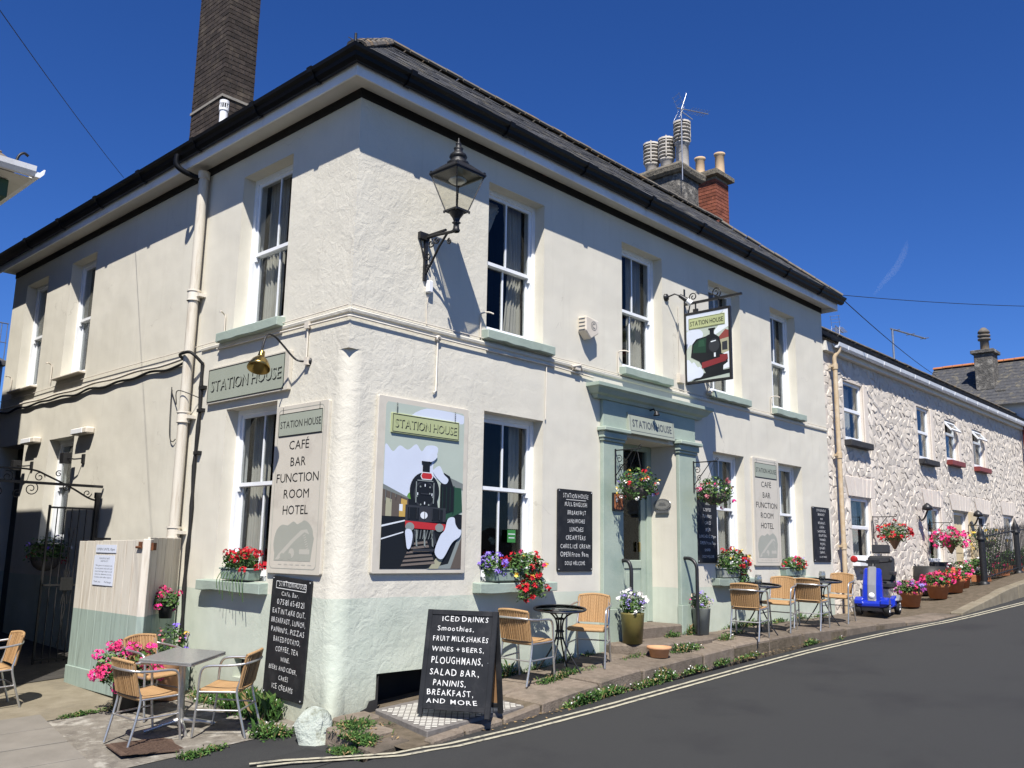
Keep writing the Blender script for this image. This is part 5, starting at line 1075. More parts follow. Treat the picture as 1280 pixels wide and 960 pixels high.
# rubble stones: Voronoi cells raised from the wall
def clip(pg, mx, my, nx_, ny_):
    out = []; n = len(pg)
    for i in range(n):
        a, b = pg[i], pg[(i+1) % n]; da = (a[0]-mx)*nx_+(a[1]-my)*ny_; db = (b[0]-mx)*nx_+(b[1]-my)*ny_
        if da <= 0: out.append(a)
        if (da < 0 < db) or (db < 0 < da): t_ = da/(da-db); out.append((a[0]+(b[0]-a[0])*t_, a[1]+(b[1]-a[1])*t_))
    return out
rs = random.Random(3); dx_, dz_ = .235, .135
NX, NZ = int((26.3-CX0)/dx_), int((4.15+1.35)/dz_)
S_ = {}
for i in range(-1, NX+2):
    for j in range(-1, NZ+2): S_[i, j] = (CX0+(i+.5+(j % 2)*.5)*dx_+rs.uniform(-.10, .10), -1.35+(j+.5)*dz_+rs.uniform(-.045, .045))
cells = []
for i in range(NX+1):
    for j in range(NZ+1):
        sx_, sz_ = S_[i, j]
        if sz_ < zp(sx_, 0)-.1 or sz_ > 4.1 or sx_ < CX0+.07: continue
        if any(k[0] < sx_ < k[1] and k[2] < sz_ < k[3] for k in keep): continue
        pg = [(sx_-.3, sz_-.25), (sx_+.3, sz_-.25), (sx_+.3, sz_+.25), (sx_-.3, sz_+.25)]
        for a in (-2, -1, 0, 1, 2):
            for b in (-1, 0, 1):
                if (a or b) and (i+a, j+b) in S_ and pg:
                    qx, qz = S_[i+a, j+b]; pg = clip(pg, (sx_+qx)/2, (sz_+qz)/2, qx-sx_, qz-sz_)
        for k in keep:   # trim against surrounds on the nearest side
            if pg and k[2]-.2 < sz_ < k[3]+.2 and k[0]-.3 < sx_ < k[1]+.3:
                if sx_ <= k[0] and k[2] < sz_ < k[3]: pg = clip(pg, k[0], 0, 1, 0)
                elif sx_ >= k[1] and k[2] < sz_ < k[3]: pg = clip(pg, k[1], 0, -1, 0)
                elif sz_ >= k[3] and k[0] < sx_ < k[1]: pg = clip(pg, 0, k[3], 0, -1)
                elif sz_ <= k[2] and k[0] < sx_ < k[1]: pg = clip(pg, 0, k[2], 0, 1)
        pg = clip(pg, CX0+.01, 0, -1, 0) if pg else pg
        if len(pg) >= 3: cells.append((sx_, sz_, pg))
cells.sort(key=lambda c: c[0]); rest = MB()
for ci, (sx_, sz_, pg) in enumerate(cells):
    m = MB() if ci < 295 else rest
    gx, gz = sum(p[0] for p in pg)/len(pg), sum(p[1] for p in pg)/len(pg); d = rs.uniform(.005, .018); tx, tz = rs.uniform(-.07, .07), rs.uniform(-.11, .08)
    def R_(k, y): return [(gx+(p[0]-gx)*k, y-tx*(p[0]-gx)-tz*(p[1]-gz), gz+(p[1]-gz)*k) for p in pg]
    n = len(pg); vs = R_(.995, CY+.0)+R_(.90, CY-d*.7)+R_(.66, CY-d)
    m.add(vs, [(r*n+k, r*n+(k+1) % n, (r+1)*n+(k+1) % n, (r+1)*n+k) for r in (0, 1) for k in range(n)]+[tuple(range(2*n, 3*n))])
    if ci < 295: m.build('stone', M_STONE, cw)
rest.build('stone', M_STONE, cw, kind='stuff')
def cot_window(h, kind, sillmat, nets=True):
    a, b, c, e = h; y = .10; o_ = MB(); F = .06
    o_.box(a, a+F, y, y+.06, c, e); o_.box(b-F, b, y, y+.06, c, e); o_.box(a+F, b-F, y+.001, y+.059, e-F, e); o_.box(a+F, b-F, y-.02, y+.06, c, c+F+.02); mid = c+(e-c)*(.52 if kind != 'awning' else .66); o_.box(a+F, b-F, y-.01, y+.06, mid-.035, mid+.035)
    o = o_.build('window', M_WHITE, C2, bevel=.006)
    m = MB(); m.box(a+F, b-F, y+.03, y+.036, c+F, mid-.03); m.build('pane', M_GLASS, o)
    if kind != 'awning': m = MB(); m.box(a+F, b-F, y+.03, y+.036, mid+.03, e-F); m.build('pane', M_GLASS, o)
    else:
        m = MB(); m.X = Matrix.Translation((0, y, e-F)) @ Matrix.Rotation(R(-38), 4, 'X'); hh = e-F-mid
        for q in ((a+F, a+F+.05, -.03, .01, -hh, 0), (b-F-.05, b-F, -.03, .01, -hh, 0), (a+F+.05, b-F-.05, -.029, .009, -.05, 0), (a+F+.05, b-F-.05, -.029, .009, -hh, -hh+.05)): m.box(*q)
        m.build('opening_light', M_WHITE, o); m = MB(); m.X = Matrix.Translation((0, y, e-F)) @ Matrix.Rotation(R(-38), 4, 'X'); m.box(a+F+.05, b-F-.05, -.012, -.006, -hh+.05, -.05); m.build('pane', M_GLASS, o)
    m = MB(); m.add([(a-.2, .27, c-.1), (b+.2, .27, c-.1), (b+.2, .27, e+.1), (a-.2, .27, e+.1), (a-.2, 1.0, c-.1), (b+.2, 1.0, c-.1), (b+.2, 1.0, e+.1), (a-.2, 1.0, e+.1)], [(4, 5, 6, 7), (0, 1, 5, 4), (1, 2, 6, 5), (2, 3, 7, 6), (3, 0, 4, 7)]); m.build('room_interior', M_ROOM, o)
    if nets: k = curtain_mesh(b-a-.1, e-c-.1, 0, 7, .02); q = k.build('net_curtain', M_NET, o); q.location = (a+.05, .33, c+.05)
    m = MB(); m.box(a-.06, b+.12, -.10, y, c-.13, c-.002); m.build('sill', sillmat, o, bevel=.01); return o
for i, h in enumerate(CU): cot_window(h, 'awning' if i in (2, 3) else 'sash', M_MAROON if i in (2, 3) else M_DARKSILL)
for i in (0, 1, 4, 5): cot_window(CL[i], 'sash', M_DARKSILL if i != 0 else M_WHITE)
for i in (2, 3):
    h = CL[i]; m = MB(); m.box(h[0], h[0]+.08, .15, .24, h[2], h[3]); m.box(h[1]-.08, h[1], .15, .24, h[2], h[3]); m.box(h[0], h[1], .151, .239, h[3]-.08, h[3]); d_ = m.build('cottage_door', M_WHITE, C2)
    m = MB(); m.box(h[0]+.08, h[1]-.08, .20, .235, h[2], h[3]-.08); m.build('leaf', M_CREAMDOOR if i == 2 else M_DARKSILL, d_)
    m = MB()
    for zz in (0, 1): m.box(h[0]+.18, h[1]-.18, .19, .201, h[2]+.15+zz*1.0, h[2]+.95+zz*.95)
    m.build('door_panel', M_CREAMDOOR if i == 2 else M_DARKSILL, d_)
# buff painted reveal beside the first cottage door
m = MB(); m.box(20.02, 20.5, CY-.06, CY, -1.0, 1.2); m.build('jamb_strip', M_CREAMDOOR, C2)
for x_, sg in ((11.84, 4.05),):
    t = thing('downpipe', (11.78, -.0, 0), 0, 'tan painted downpipe at the joint between pub and stone cottage', 'drainpipe')
    m = MB(); m.tube([(0, -.07, -1.1), (0, -.07, 3.75)], .045, 12); m.tube(smooth([(0, -.07, 3.75), (0, -.07, 3.9), (.04, -.14, 4.02), (.05, -.16, 4.15)]), .042, 10); m.build('pipe', M_TANPIPE, t)
    for z in (3.72, 1.95, .2): m = MB(); m.tube([(0, -.07, z-.06), (0, -.07, z+.05)], .058, 12); m.box(-.1, .1, -.07, 0, z-.02, z+.02); m.build('collar', M_TANPIPE, t)
t = thing('downpipe', (25.95, 0, 0), 0, 'dark red downpipe at the far right end of the stone cottages', 'drainpipe'); m = MB(); m.tube([(0, -.07, -.9), (0, -.07, 4.1)], .06, 10); m.build('pipe', M_MAROON, t)
m = MB(); gp3 = [(-.06, 4.17), (-.10, 4.10), (-.16, 4.08), (-.20, 4.12), (-.215, 4.19), (-.20, 4.19), (-.18, 4.14), (-.12, 4.12), (-.08, 4.18)]
m.prism(gp3, lambda u, v, t_: (t_, u, v), 11.72, 25.9); cg = m.build('gutter', M_WHITE, C2)
m = MB(); m.prism(gp3, lambda u, v, t_: (t_, u, v-.02), 25.95, 33.8); m.build('gutter', M_GUTTER, C2)
for x_ in fr(12.2, 25.5, 14): m = MB(); m.prism([(u*1.04, v-.008) for u, v in gp3[:5]]+[(-.10, 4.16)], lambda u, v, t_: (t_, u, v), x_-.03, x_+.03); m.build('gutter_bracket', M_WHITE, cg)
m = MB(); m.box(11.42, 34, -.06, .04, 4.0, 4.19); m.build('soffit_board', M_SOFFIT, C2)
m = MB(); m.add([(11.42, -.16, 4.20), (34, -.16, 4.20), (34, 2, 5.62), (11.42, 2, 5.62), (11.42, 4.6, 4.0), (34, 4.6, 4.0)], [(0, 1, 2, 3), (3, 2, 5, 4)])
m.add([(11.42, CY, 4.2), (11.42, 4.2, 4.2), (11.42, 2, 5.6)], [(0, 1, 2)]); cr = m.build('roof', M_SLATE, C2)
m = MB(); Lr = math.hypot(2.16, 1.42); n = 12; an = math.atan2(1.42, 2.16)
for r_ in range(n):
    s0 = Lr*r_/n; x = 11.45+(.15 if r_ % 2 else 0)
    while x < 33.9:
        m.X = Matrix.Translation((x, -.16+s0*math.cos(an), 4.20+s0*math.sin(an)+.012)) @ Matrix.Rotation(an+rs.uniform(-.01, .01), 4, 'X'); hgt = Lr/n+.03
        m.add([(.004, 0, .012), (.30, 0, .012), (.30, hgt, 0), (.004, hgt, 0), (.004, 0, -.01), (.30, 0, -.01)], [(0, 1, 2, 3), (4, 5, 1, 0)]); x += .304
m.X = Matrix.Identity(4); m.build('slate', M_SLATE, cr, kind='stuff')
ridge_run((11.45, 2, 5.64), (33.9, 2, 5.64), 40, .09, M_RIDGE, cr)
aerial((16.9, 2.0, 5.55), R(12), 'tv aerial with angled reflector on the near end of the cottage ridge', .34, .95, 9, True, .03, .010)
aerial((20.95, 2.0, 5.5), R(-8), 'plain white mast aerial further along the cottage ridge', 1.1, 2.0, 3, False, .05, .022)
# far slate roofed building with its chimney
D = thing('far_house', (0, 0, 0), 0, 'pale house with big slate roof and orange ridge beyond the cottages', 'building')
m = MB(); m.box(33.6, 42, -4, 4.4, -1, 6.2); m.box(33.59, 33.6, -.2, .9, 4.2, 5.3, 1); m.build('wall', [M_COTFAR, M_ROOM], D)
m = MB(); m.add([(33.2, -5, 6.0), (33.2, 5.6, 6.0), (36, 5.6, 8.23), (36, -5, 8.27), (39, -5, 6.0), (39, 5.6, 6.0)], [(0, 3, 2, 1), (3, 4, 5, 2)]); rf = m.build('roof', M_SLATE, D)
m = MB(); n = 14
for r_ in range(n):
    y = -5+(.2 if r_ % 2 else 0)
    while y < 5.3:
        f = r_/n; f2 = (r_+1.2)/n; X0, Z0, X1, Z1 = 33.2+2.8*f, 6.0+2.25*f, 33.2+2.8*f2, 6.0+2.25*f2
        m.add([(X0, y, Z0+.03), (X0, y+.39, Z0+.03), (X1, y+.39, Z1+.008), (X1, y, Z1+.008), (X0, y, Z0), (X0, y+.39, Z0)], [(0, 3, 2, 1), (0, 1, 5, 4)]); y += .4
m.build('slate', M_SLATE, rf, kind='stuff')
ridge_run((36, -5, 8.30), (36, 5.6, 8.26), 26, .13, M_TERRA, rf)
m = MB(); m.box(34.2, 35.0, 2.75, 3.45, 6.0, 8.35); m.box(34.1, 35.1, 2.65, 3.55, 8.35, 8.5); m.box(34.0, 34.25, 2.3, 2.7, 6.4, 6.75); ch = m.build('chimney', M_RUBBLE, D, bevel=.02)
m = MB(); m.lathe([(.18, 8.5), (.17, 8.95), (.25, 8.97), (.25, 9.04), (.16, 9.05), (.16, 9.1), (.25, 9.12), (.25, 9.19), (.16, 9.2), (.16, 9.25), (.24, 9.27), (.22, 9.35), (.08, 9.5), (0, 9.52)], (34.6, 3.1, 0), 12); m.build('chimney_pot', M_RIDGE, ch)

# ------------------------------------------------------------------ neighbour with the eave at upper left, far building
E_ = thing('corner_neighbour', (-.08, -.26, -.10), 0, 'green trimmed tiled eave corner of the neighbouring building at far left', 'building')
m = MB(); m.box(-8, -2.50, 4.3, 12.5, -2, 3.95); m.box(-8, -2.5, 6.9, 12.5, 3.95, 7.6); m.box(-2.5, -.02, 12.2, 15, -2, 6.8); m.box(-8, -2.56, 3.2, 4.3, -2, 3.3); m.build('wall', noise_mat('low_bounce_wall', (.07, .065, .06), (.11, .10, .09), 4, .9, .5, 20), E_)  # unseen rear wing and extra height added to block sky; dark for low bounce
m = MB(); m.box(-8, -2.14, 3.85, 12, 3.97, 4.18); m.build('fascia', noise_mat('dark_green_paint', (.03, .07, .05), (.04, .09, .06), 4, .5), E_, bevel=.01)
m = MB(); m.add([(-8, 3.62, 4.19), (-1.97, 3.62, 4.19), (-1.97, 12, 4.19), (-8, 12, 4.19)], [(0, 1, 2, 3)]); m.build('soffit', M_SOFFIT, E_)
m = MB(); g4 = [(0, 4.2), (-.05, 4.2), (-.09, 4.25), (-.10, 4.31), (-.085, 4.31), (-.06, 4.26), (0, 4.26)]
m.prism(g4, lambda u, v, t_: (t_, 3.62+u, v), -8, -1.97); m.prism(g4, lambda u, v, t_: (-1.97-u, t_, v-.01), 3.54, 12); m.build('gutter', M_FASCIA, E_)
m = MB(); m.add([(-8, 3.66, 4.28), (-2.10, 3.66, 4.28), (-4.6, 6.2, 5.4), (-8, 6.2, 5.4), (-2.10, 6.9, 4.28), (-4.6, 6.9, 5.4)], [(0, 1, 2, 3), (1, 4, 5, 2)]); m.build('roof', M_RIDGE, E_)
for i in range(16):
    m = MB(); x_ = -2.45-i*.21; m.X = Matrix.Translation((x_, 3.60, 4.31)) @ Matrix.Rotation(math.atan2(1.2, 2.34), 4, 'X') @ Matrix.Rotation(jit(.05), 4, 'Y'); m.box(0, .20, 0, .35, 0, .03); m.box(.0, .20, .3, .7, .02, .05); m.build('roof_tile', M_RIDGE, E_, bevel=.006)
m = MB(); m.tube(smooth([(-2.16, 3.66, 4.30), (-2.13, 3.66, 4.42), (-2.08, 3.66, 4.47), (-2.03, 3.66, 4.45)]), .016, 6); m.build('iron_hook', M_IRON, E_)
F_ = thing('distant_building', (0, 0, 0), 0, 'dark far building with railing just visible past the left end of the pub', 'building')
m = MB(); m.box(-4, 1.42, 15, 22, -2, 4.0); m.build('wall', M_COTFAR, F_); m = MB(); m.prism([(14.8, 3.95), (14.8, 4.05), (18, 5.0), (18, 3.95)], lambda u, v, t_: (t_, u, v), -4, 1.44); m.build('roof', M_SLATE, F_)
m = MB()
for k in range(8): m.tube([(1.40-.12*k, 14.95, 4.0), (1.40-.12*k, 14.95, 4.95)], .01, 4)
m.tube([(1.42, 14.95, 4.95), (.2, 14.95, 4.95)], .014, 4); m.tube([(1.42, 14.95, 4.5), (.2, 14.95, 4.5)], .01, 4); m.build('railing', M_STEEL, F_)
# ------------------------------------------------------------------ timber gate and iron gate in the side yard
def gate_mat(zc):
    m, nt, b = base('two_tone_gate_paint', (.5, .5, .4), .75); L = nt.links.new
    g = N(nt, 'ShaderNodeNewGeometry'); sx = N(nt, 'ShaderNodeSeparateXYZ'); L(g.outputs['Position'], sx.inputs[0]); gt = N(nt, 'ShaderNodeMath', operation='GREATER_THAN'); gt.inputs[1].default_value = zc; L(sx.outputs[2], gt.inputs[0])
    mp = N(nt, 'ShaderNodeMapping'); mp.inputs['Scale'].default_value = (8, 8, .8); L(g.outputs['Position'], mp.inputs['Vector'])
    n = N(nt, 'ShaderNodeTexNoise', Scale=2.5, Detail=8, Roughness=.65); L(mp.outputs[0], n.inputs['Vector'])
    def rp(c1, c2):
        r = N(nt, 'ShaderNodeValToRGB'); r.color_ramp.elements[0].position = .30; r.color_ramp.elements[1].position = .5; r.color_ramp.elements[0].color = (*c1, 1); r.color_ramp.elements[1].color = (*c2, 1); L(n.outputs[0], r.inputs[0]); return r.outputs[0]
    mx = N(nt, 'ShaderNodeMix', data_type='RGBA'); L(gt.outputs[0], mx.inputs[0]); L(rp((.20, .24, .21), (.29, .36, .31)), mx.inputs[6]); L(rp((.42, .36, .28), (.57, .53, .45)), mx.inputs[7]); L(mx.outputs[2], b.inputs['Base Color'])
    bp = N(nt, 'ShaderNodeBump', Strength=.4, Distance=.01); L(n.outputs[0], bp.inputs['Height']); L(bp.outputs[0], b.inputs['Normal']); return m
M_TWO = gate_mat(-.76)
t = thing('timber_gate', (-.79, 2.45, -1.63), 0, 'open boarded timber gate painted cream above and sage below with a notice', 'gate')
n = 8; L_ = 1.70
for k in range(n):
    m = MB(); a, b = L_*k/n, L_*(k+1)/n; m.box(jit(.0015), .03, a+.003, b-.003, .02 if k else -.02, 1.68-.003*k); m.build('board', M_TWO, t, bevel=.003)
m = MB(); m.box(-.022, 0, 0, L_, .0, .215); m.build('kickboard', M_TWO, t, bevel=.006)
m = MB(); m.box(.031, .075, .02, L_-.02, .25, .40); m.box(.031, .075, .02, L_-.02, 1.3, 1.45); m.build('ledge', M_TWO, t)
m = MB(); m.box(-.01, .05, .02, .10, 1.60, 1.66); m.tube([(-.02, .0, 1.60), (-.02, .12, 1.60)], .015, 6); m.build('hinge', M_RUST, t); m = MB(); m.box(.0, .05, .95, 1.3, 1.675, 1.70); m.build('bolt', M_IRON, t)
th = math.atan2(.70, .74)
t = thing('gate_panel', (-.76, 2.38, -1.66), th, 'narrow fixed boarded panel beside the open timber gate against the downpipe', 'gate panel')
for k in range(4): m = MB(); m.box(.02+k*.24, .02+(k+1)*.24-.006, .0, .03, 0, 1.74); m.build('board', M_TWO, t, bevel=.003)
m = MB(); m.box(-.05, .035, -.035, .05, -.05, 1.72); m.build('post', M_TWO, t, bevel=.006); m = MB(); m.box(-.03, .06, -.06, -.035, 1.6, 1.68); m.build('hinge_plate', M_RUST, t)
t = thing('notice', (-.793, 3.64, 0), LW, 'two pale blue printed notices fixed on the cream upper part of the timber gate', 'notice')
m = MB(); m.box(0, .54, -.006, -.001, -.10, -.01); m.box(-.02, .52, -.006, -.001, -.47, -.13); m.build('paper', M_PAPER, t)
m = MB(); text(m, 'OPEN UNTIL 10pm', .03, .51, -.075, -.045, -.0065)
text(m, 'PLEASE DO NOT', .12, .40, -.175, -.155, -.0065); text(m, 'OBSTRUCT', .16, .36, -.205, -.188, -.0065)
for k, s in enumerate(('This gate is in constant use', 'by our guests and staff and', 'must be kept clear at all', 'times for deliveries to the', 'kitchen and cellar below')): text(m, s, .03, .48, -.255-k*.033, -.237-k*.033, -.0065)
text(m, 'Thank you', .02, .2, -.44, -.42, -.0065); text(m, 'The Manager', .3, .49, -.44, -.42, -.0065); m.build('print', M_INKB, t)
t = thing('iron_gate', (0, 5.5, 0), 0, 'black wrought iron gate under a scrolled arch across the side yard', 'gate')
m = MB(); m.box(-2.7, -.02, -.02, .02, .765, .80); m.tube(smooth([(-2.7, 0, .55), (-2.2, 0, .74), (-1.9, 0, .87), (-1.35, 0, .95), (-.96, 0, .95), (-.75, 0, .88), (-.43, 0, .74), (-.2, 0, .62), (-.05, 0, .58)]), .013, 6)
m.build('arch', M_IRON, t)
for cx, cz, r_, a0, sg, tr in ((-.86, .86, .07, 0, 1, 1.4), (-.95, .70, .09, 1, -1, 1.5), (-.50, .74, .05, 2, 1, 1.3), (-.62, .92, .045, 1, 1, 1.2), (-.22, .68, .06, 0, -1, 1.3), (-1.25, .84, .08, 2, -1, 1.4), (-1.12, .62, .06, 1, 1, 1.3), (-1.35, .64, .06, 2, -1, 1.3)):
    m = MB(); m.tube([(a, 0, b) for a, _, b in scroll((cx, cz), r_, tr, a0, sg, 0, 26)], .007, 5); m.build('scroll', M_IRON, t)
m = MB(); m.box(-.10, -.05, -.025, .025, -1.6, .62); m.box(-.11, -.04, -.03, .03, .62, .70); m.build('post', M_IRON, t)
for k in range(7): m = MB(); x_ = -.68+k*.095; m.tube([(x_, 0, -1.55), (x_, 0, .47)], .008, 5); m.build('bar', M_IRON, t)
m = MB()
for z in (-1.5, -.55, .47): m.box(-.69, -.10, -.015, .015, z-.012, z+.012)
m.box(-.70, -.675, -.015, .015, -1.55, .50); m.build('gate_frame', M_IRON, t)
for k, z in enumerate((-.3, -.85)):
    m = MB(); m.tube([(-.42, 0, z-.5), (-.36, 0, z), (-.42, 0, z+.5)], .007, 5); m.tube([(-.34, 0, z-.5), (-.40, 0, z), (-.34, 0, z+.5)], .007, 5); m.build('cross_bar', M_IRON, t)
m = MB(); m.box(-.46, -.30, -.03, -.015, -.62, -.45); m.build('lock_plate', M_IRON, t)

# ------------------------------------------------------------------ furniture
def chair():
    t = thing('bistro_chair', (0, 0, 0), 0, 'x', 'chair', 'rattan and aluminium bistro chairs outside the pub')
    r = .0125
    for s in (-1, 1):   # local +x is the way the sitter faces
        m = MB(); m.tube(smooth([(.235, s*.235, 0), (.205, s*.235, .30), (.19, s*.235, .55), (.165, s*.235, .635), (.10, s*.235, .665), (-.08, s*.235, .675), (-.20, s*.215, .685)], 4), r, 8); m.build('leg', M_ALU, t)
        m = MB(); m.tube(smooth([(-.27, s*.20, 0), (-.20, s*.20, .25), (-.165, s*.195, .42), (-.19, s*.19, .52), (-.245, s*.18, .74)], 4), r, 8); m.build('leg', M_ALU, t)
        m = MB(); m.tube([(.215, s*.235, .25), (-.205, s*.20, .25)], .009, 6); m.tube([(.19, s*.23, .42), (-.165, s*.195, .42)], .010, 6); m.build('side_rail', M_ALU, t)
    m = MB(); m.tube(smooth([(-.20, -.215, .685), (-.255, -.17, .695), (-.285, -.08, .70), (-.29, 0, .70), (-.285, .08, .70), (-.255, .17, .695), (-.20, .215, .685)], 4), r, 8); m.build('arm_loop', M_ALU, t)
    m = MB(); m.tube([(-.205, -.20, .25), (-.205, .20, .25)], .009, 6); m.build('stretcher', M_ALU, t)
    # seat: wrapped panel with rolled front
    m = MB(); nx, ny = 12, 10; top = []
    prof = [(-.185, .44)]+[(-.185+.37*i/8, .447-.012*math.sin(math.pi*i/8)) for i in range(1, 9)]+[(.215, .435), (.225, .415), (.205, .40), (.10, .402), (-.17, .412)]
    n = len(prof)
    for k in range(ny+1):
        v = -1+2*k/ny; hw = .215
        for u, z in prof: top.append((u, v*hw*(1-.10*(u < 0)*(-u/.185)), z-.004*(1-v*v)))
    m.add(top, [(k*n+i, k*n+(i+1) % n, (k+1)*n+(i+1) % n, (k+1)*n+i) for k in range(ny) for i in range(n)]+[tuple(range(n))[::-1], tuple(range(ny*n, ny*n+n))], 0, True); m.build('seat', M_RATTAN, t)
    # back: curved woven shell with separate vertical canes
    def bpt(u, z, o): 
        zz = (z-.46)/.30; x = -.185-.06*zz-.045*(1-u*u)*(.5+.5*zz)-o; return (x, u*(.19+.0*zz), z)
    m = MB(); nu, nz = 12, 5; vs = []
    for o in (-.008, .008):
        for j in range(nz+1):
            for i in range(nu+1):
                u = -1+2*i/nu; z = .46+.30*j/nz+(.02*(1-u*u)*(j/nz)); vs.append(bpt(u, z, o))
    K_ = (nu+1)*(nz+1); fs = [(j*(nu+1)+i, j*(nu+1)+i+1, (j+1)*(nu+1)+i+1, (j+1)*(nu+1)+i) for j in range(nz) for i in range(nu)]
    fs += [(K_+a, K_+d, K_+c, K_+b) for a, b, c, d in fs]
    m.add(vs, fs, 0, True); m.tube([bpt(-1+2*i/16, .765+.02*(1-(-1+2*i/16)**2), 0) for i in range(17)], .016, 7); m.tube([bpt(-1, .46+.3*k/4, 0) for k in range(5)], .014, 7); m.tube([bpt(1, .46+.3*k/4, 0) for k in range(5)], .014, 7)
    bk = m.build('backrest', M_RATTAN, t)
    for i in range(15):
        u = -.93+1.86*i/14; m = MB(); 
        for o in (-.012, .012): m.tube([bpt(u, .462+.3*k/4+.02*(1-u*u)*k/4, o) for k in range(5)], .0048, 4)
        m.build('cane', M_RATTAN, bk)
    return t
c0 = chair()
def gl(x, y): return zl(x, y)+.006 if y > .3 else zl(x, y)
CH_ = [(-1.32, .98, 5, 0, 'rattan chair left of the square table, seat turned towards it'), (-.66, .70, 128, 0, 'rattan chair right of the square table with its back to the pub wall'), (-.83, 1.88, -80, 0, 'rattan chair behind the square table against the downpipe'), (-1.88, 3.35, 178, 0, 'rattan chair cut by the left edge on the sunlit yard floor'), (-1.5, 6.3, -30, 0, 'shaded rattan chair by the round table deep in the side yard'),
       (2.30, -.40, 8, 1, 'rattan chair between the A-board and the round glass table'), (3.42, -.42, 205, 1, 'rattan chair right of the round glass table near the front steps'),
       (6.75, -.72, 15, 1, 'rattan chair at the left of the far pair of tables, nearest the steps'), (7.90, -.62, 190, 1, 'second rattan chair from the front steps, facing back to the first table'), (8.62, -.80, 12, 1, 'third rattan chair from the steps, its back turned to the second chair'), (9.95, -.68, 185, 1, 'rattan chair nearest the blue mobility scooter')]
for i, (x_, y_, a, fr_, lab) in enumerate(CH_):
    z = (zp(x_, y_)+.012) if fr_ else (zl(x_, y_)+.012)
    if i == 0: c = c0; c.location = (x_, y_, z); c.rotation_euler = (0, 0, R(a)); c['label'] = lab
    else: c = dup(c0, (x_, y_, z), R(a), lab)
t = thing('square_table', (-.90, 1.12, zl(-.9, 1.12)+.008), R(28), 'square grey stone topped bistro table with steel pedestal by the side wall', 'table')
m = MB(); m.box(-.29, .29, -.29, .29, .70, .722); m.build('table_top', M_GRANTOP, t, bevel=.004); m = MB(); m.box(-.29, .29, -.29, .29, .685, .699); m.build('top_edge', M_ALU, t, bevel=.003)
m = MB(); m.tube([(0, 0, .05), (0, 0, .69)], .035, 14); m.build('pedestal', M_ALU, t)
for k in range(4): m = MB(); a = k*math.pi/2+.78; m.tube([(0, 0, .09), (.16*math.cos(a), .16*math.sin(a), .06), (.33*math.cos(a), .33*math.sin(a), .015)], [.03, .024, .016], 8); m.build('foot', M_ALU, t)
def round_table(x_, y_, z, lab, d=.60, jar=False):
    t = thing('round_table', (x_, y_, z), R(20), lab, 'table', 'round black bistro tables'); r = d/2
    m = MB(); m.lathe([(0, .712), (r-.02, .712), (r-.02, .706), (0, .706)], (0, 0, 0), 32); m.build('glass_top', M_TABGLASS, t)
    m = MB(); m.lathe([(r-.03, .70), (r-.008, .70), (r, .708), (r-.005, .719), (r-.03, .714)], (0, 0, 0), 36); m.build('rim', M_BLACK, t)
    for k in range(4):
        a = k*math.pi/2; c_, s__ = math.cos(a), math.sin(a)
        m = MB(); m.tube(smooth([(c_*.26, s__*.26, .70), (c_*.14, s__*.14, .67), (c_*.045, s__*.045, .58), (c_*.04, s__*.04, .40), (c_*.12, s__*.12, .22), (c_*.27, s__*.27, .0)], 5), .010, 7); m.build('leg', M_BLACK, t)
    m = MB()
    for z_ in (.60, .46, .38): m.lathe([(.05, z_-.008), (.058, z_), (.05, z_+.008), (.045, z_)], (0, 0, 0), 16)
    m.build('collar', M_BLACK, t); return t
round_table(2.86, -.42, zp(2.86, -.42)+.01, 'round glass topped black bistro table between the two chairs near the A-board', .62)
round_table(7.25, -.62, zp(7.25, -.62)+.01, 'round black bistro table with glass jar, nearer of the far pair', .66)
round_table(9.25, -.70, zp(9.25, -.7)+.01, 'round black bistro table with glass jar, beside the mobility scooter', .66)
round_table(-1.15, 7.2, zl(-1.1, 7.2)+.014, 'round bistro table in the deep shade of the side yard', .66)
for x_, y_, lab in ((7.35, -.58, 'clear glass jar on the nearer of the far pair of round tables'), (9.42, -.66, 'clear glass jar on the round table beside the mobility scooter')):
    t = thing('glass_jar', (x_, y_, zp(x_, y_)+.01+.72), 0, lab, 'jar'); m = MB(); m.lathe([(0, .0), (.05, .0), (.055, .02), (.055, .09), (.045, .11), (.045, .13), (.04, .13), (.04, .11), (.05, .09), (.05, .01), (0, .01)], (0, 0, 0), 16); m.build('glass', glass_mat('jar_glass', (.85, .87, .87), .12), t)
    m = MB(); m.lathe([(0, .011), (.045, .011), (.045, .05), (0, .05)], (0, 0, 0), 12); m.build('sand', M_CONCW, t)
t = thing('doormat', (-1.33, .78, zl(-1.33, .78)+.008), R(-8), 'brown ribbed rubber mat lying under the left chair', 'mat')
m = MB(); q = [(-1.67, .98), (-1.68, .50), (-1.22, .40), (-1.10, .98)]; m.prism([(a+1.33, b-.78) for a, b in q], lambda u, v, t_: (u, v, t_), 0, .012); m.build('mat', M_MAT, t)
m = MB()
for k in range(20): y_ = -.34+k*.028; m.box(-.30, .16, y_-.004, y_+.006, .012, .016)
m.build('rib', M_MAT, t)
m = MB(); m.ball((0, 0, .12), .26, 0, 20, 12, .78, .95, .85)
m.v = [(x+noise.noise(Vector((x*6, y*6, z*6)))*.11, y+noise.noise(Vector((y*6, z*6, x*6)))*.11, z+noise.noise(Vector((z*5, x*5, y*5)))*.05) for x, y, z in m.v]
o = tag(m.build('corner_stone', M_BOULDER), 'whitewashed rough guard stone at the foot of the pub corner', 'stone'); o.location = (-.30, -.26, -1.86); o.scale = (.58, .74, 1.62); o.rotation_euler = (R(-20), R(20), R(25))

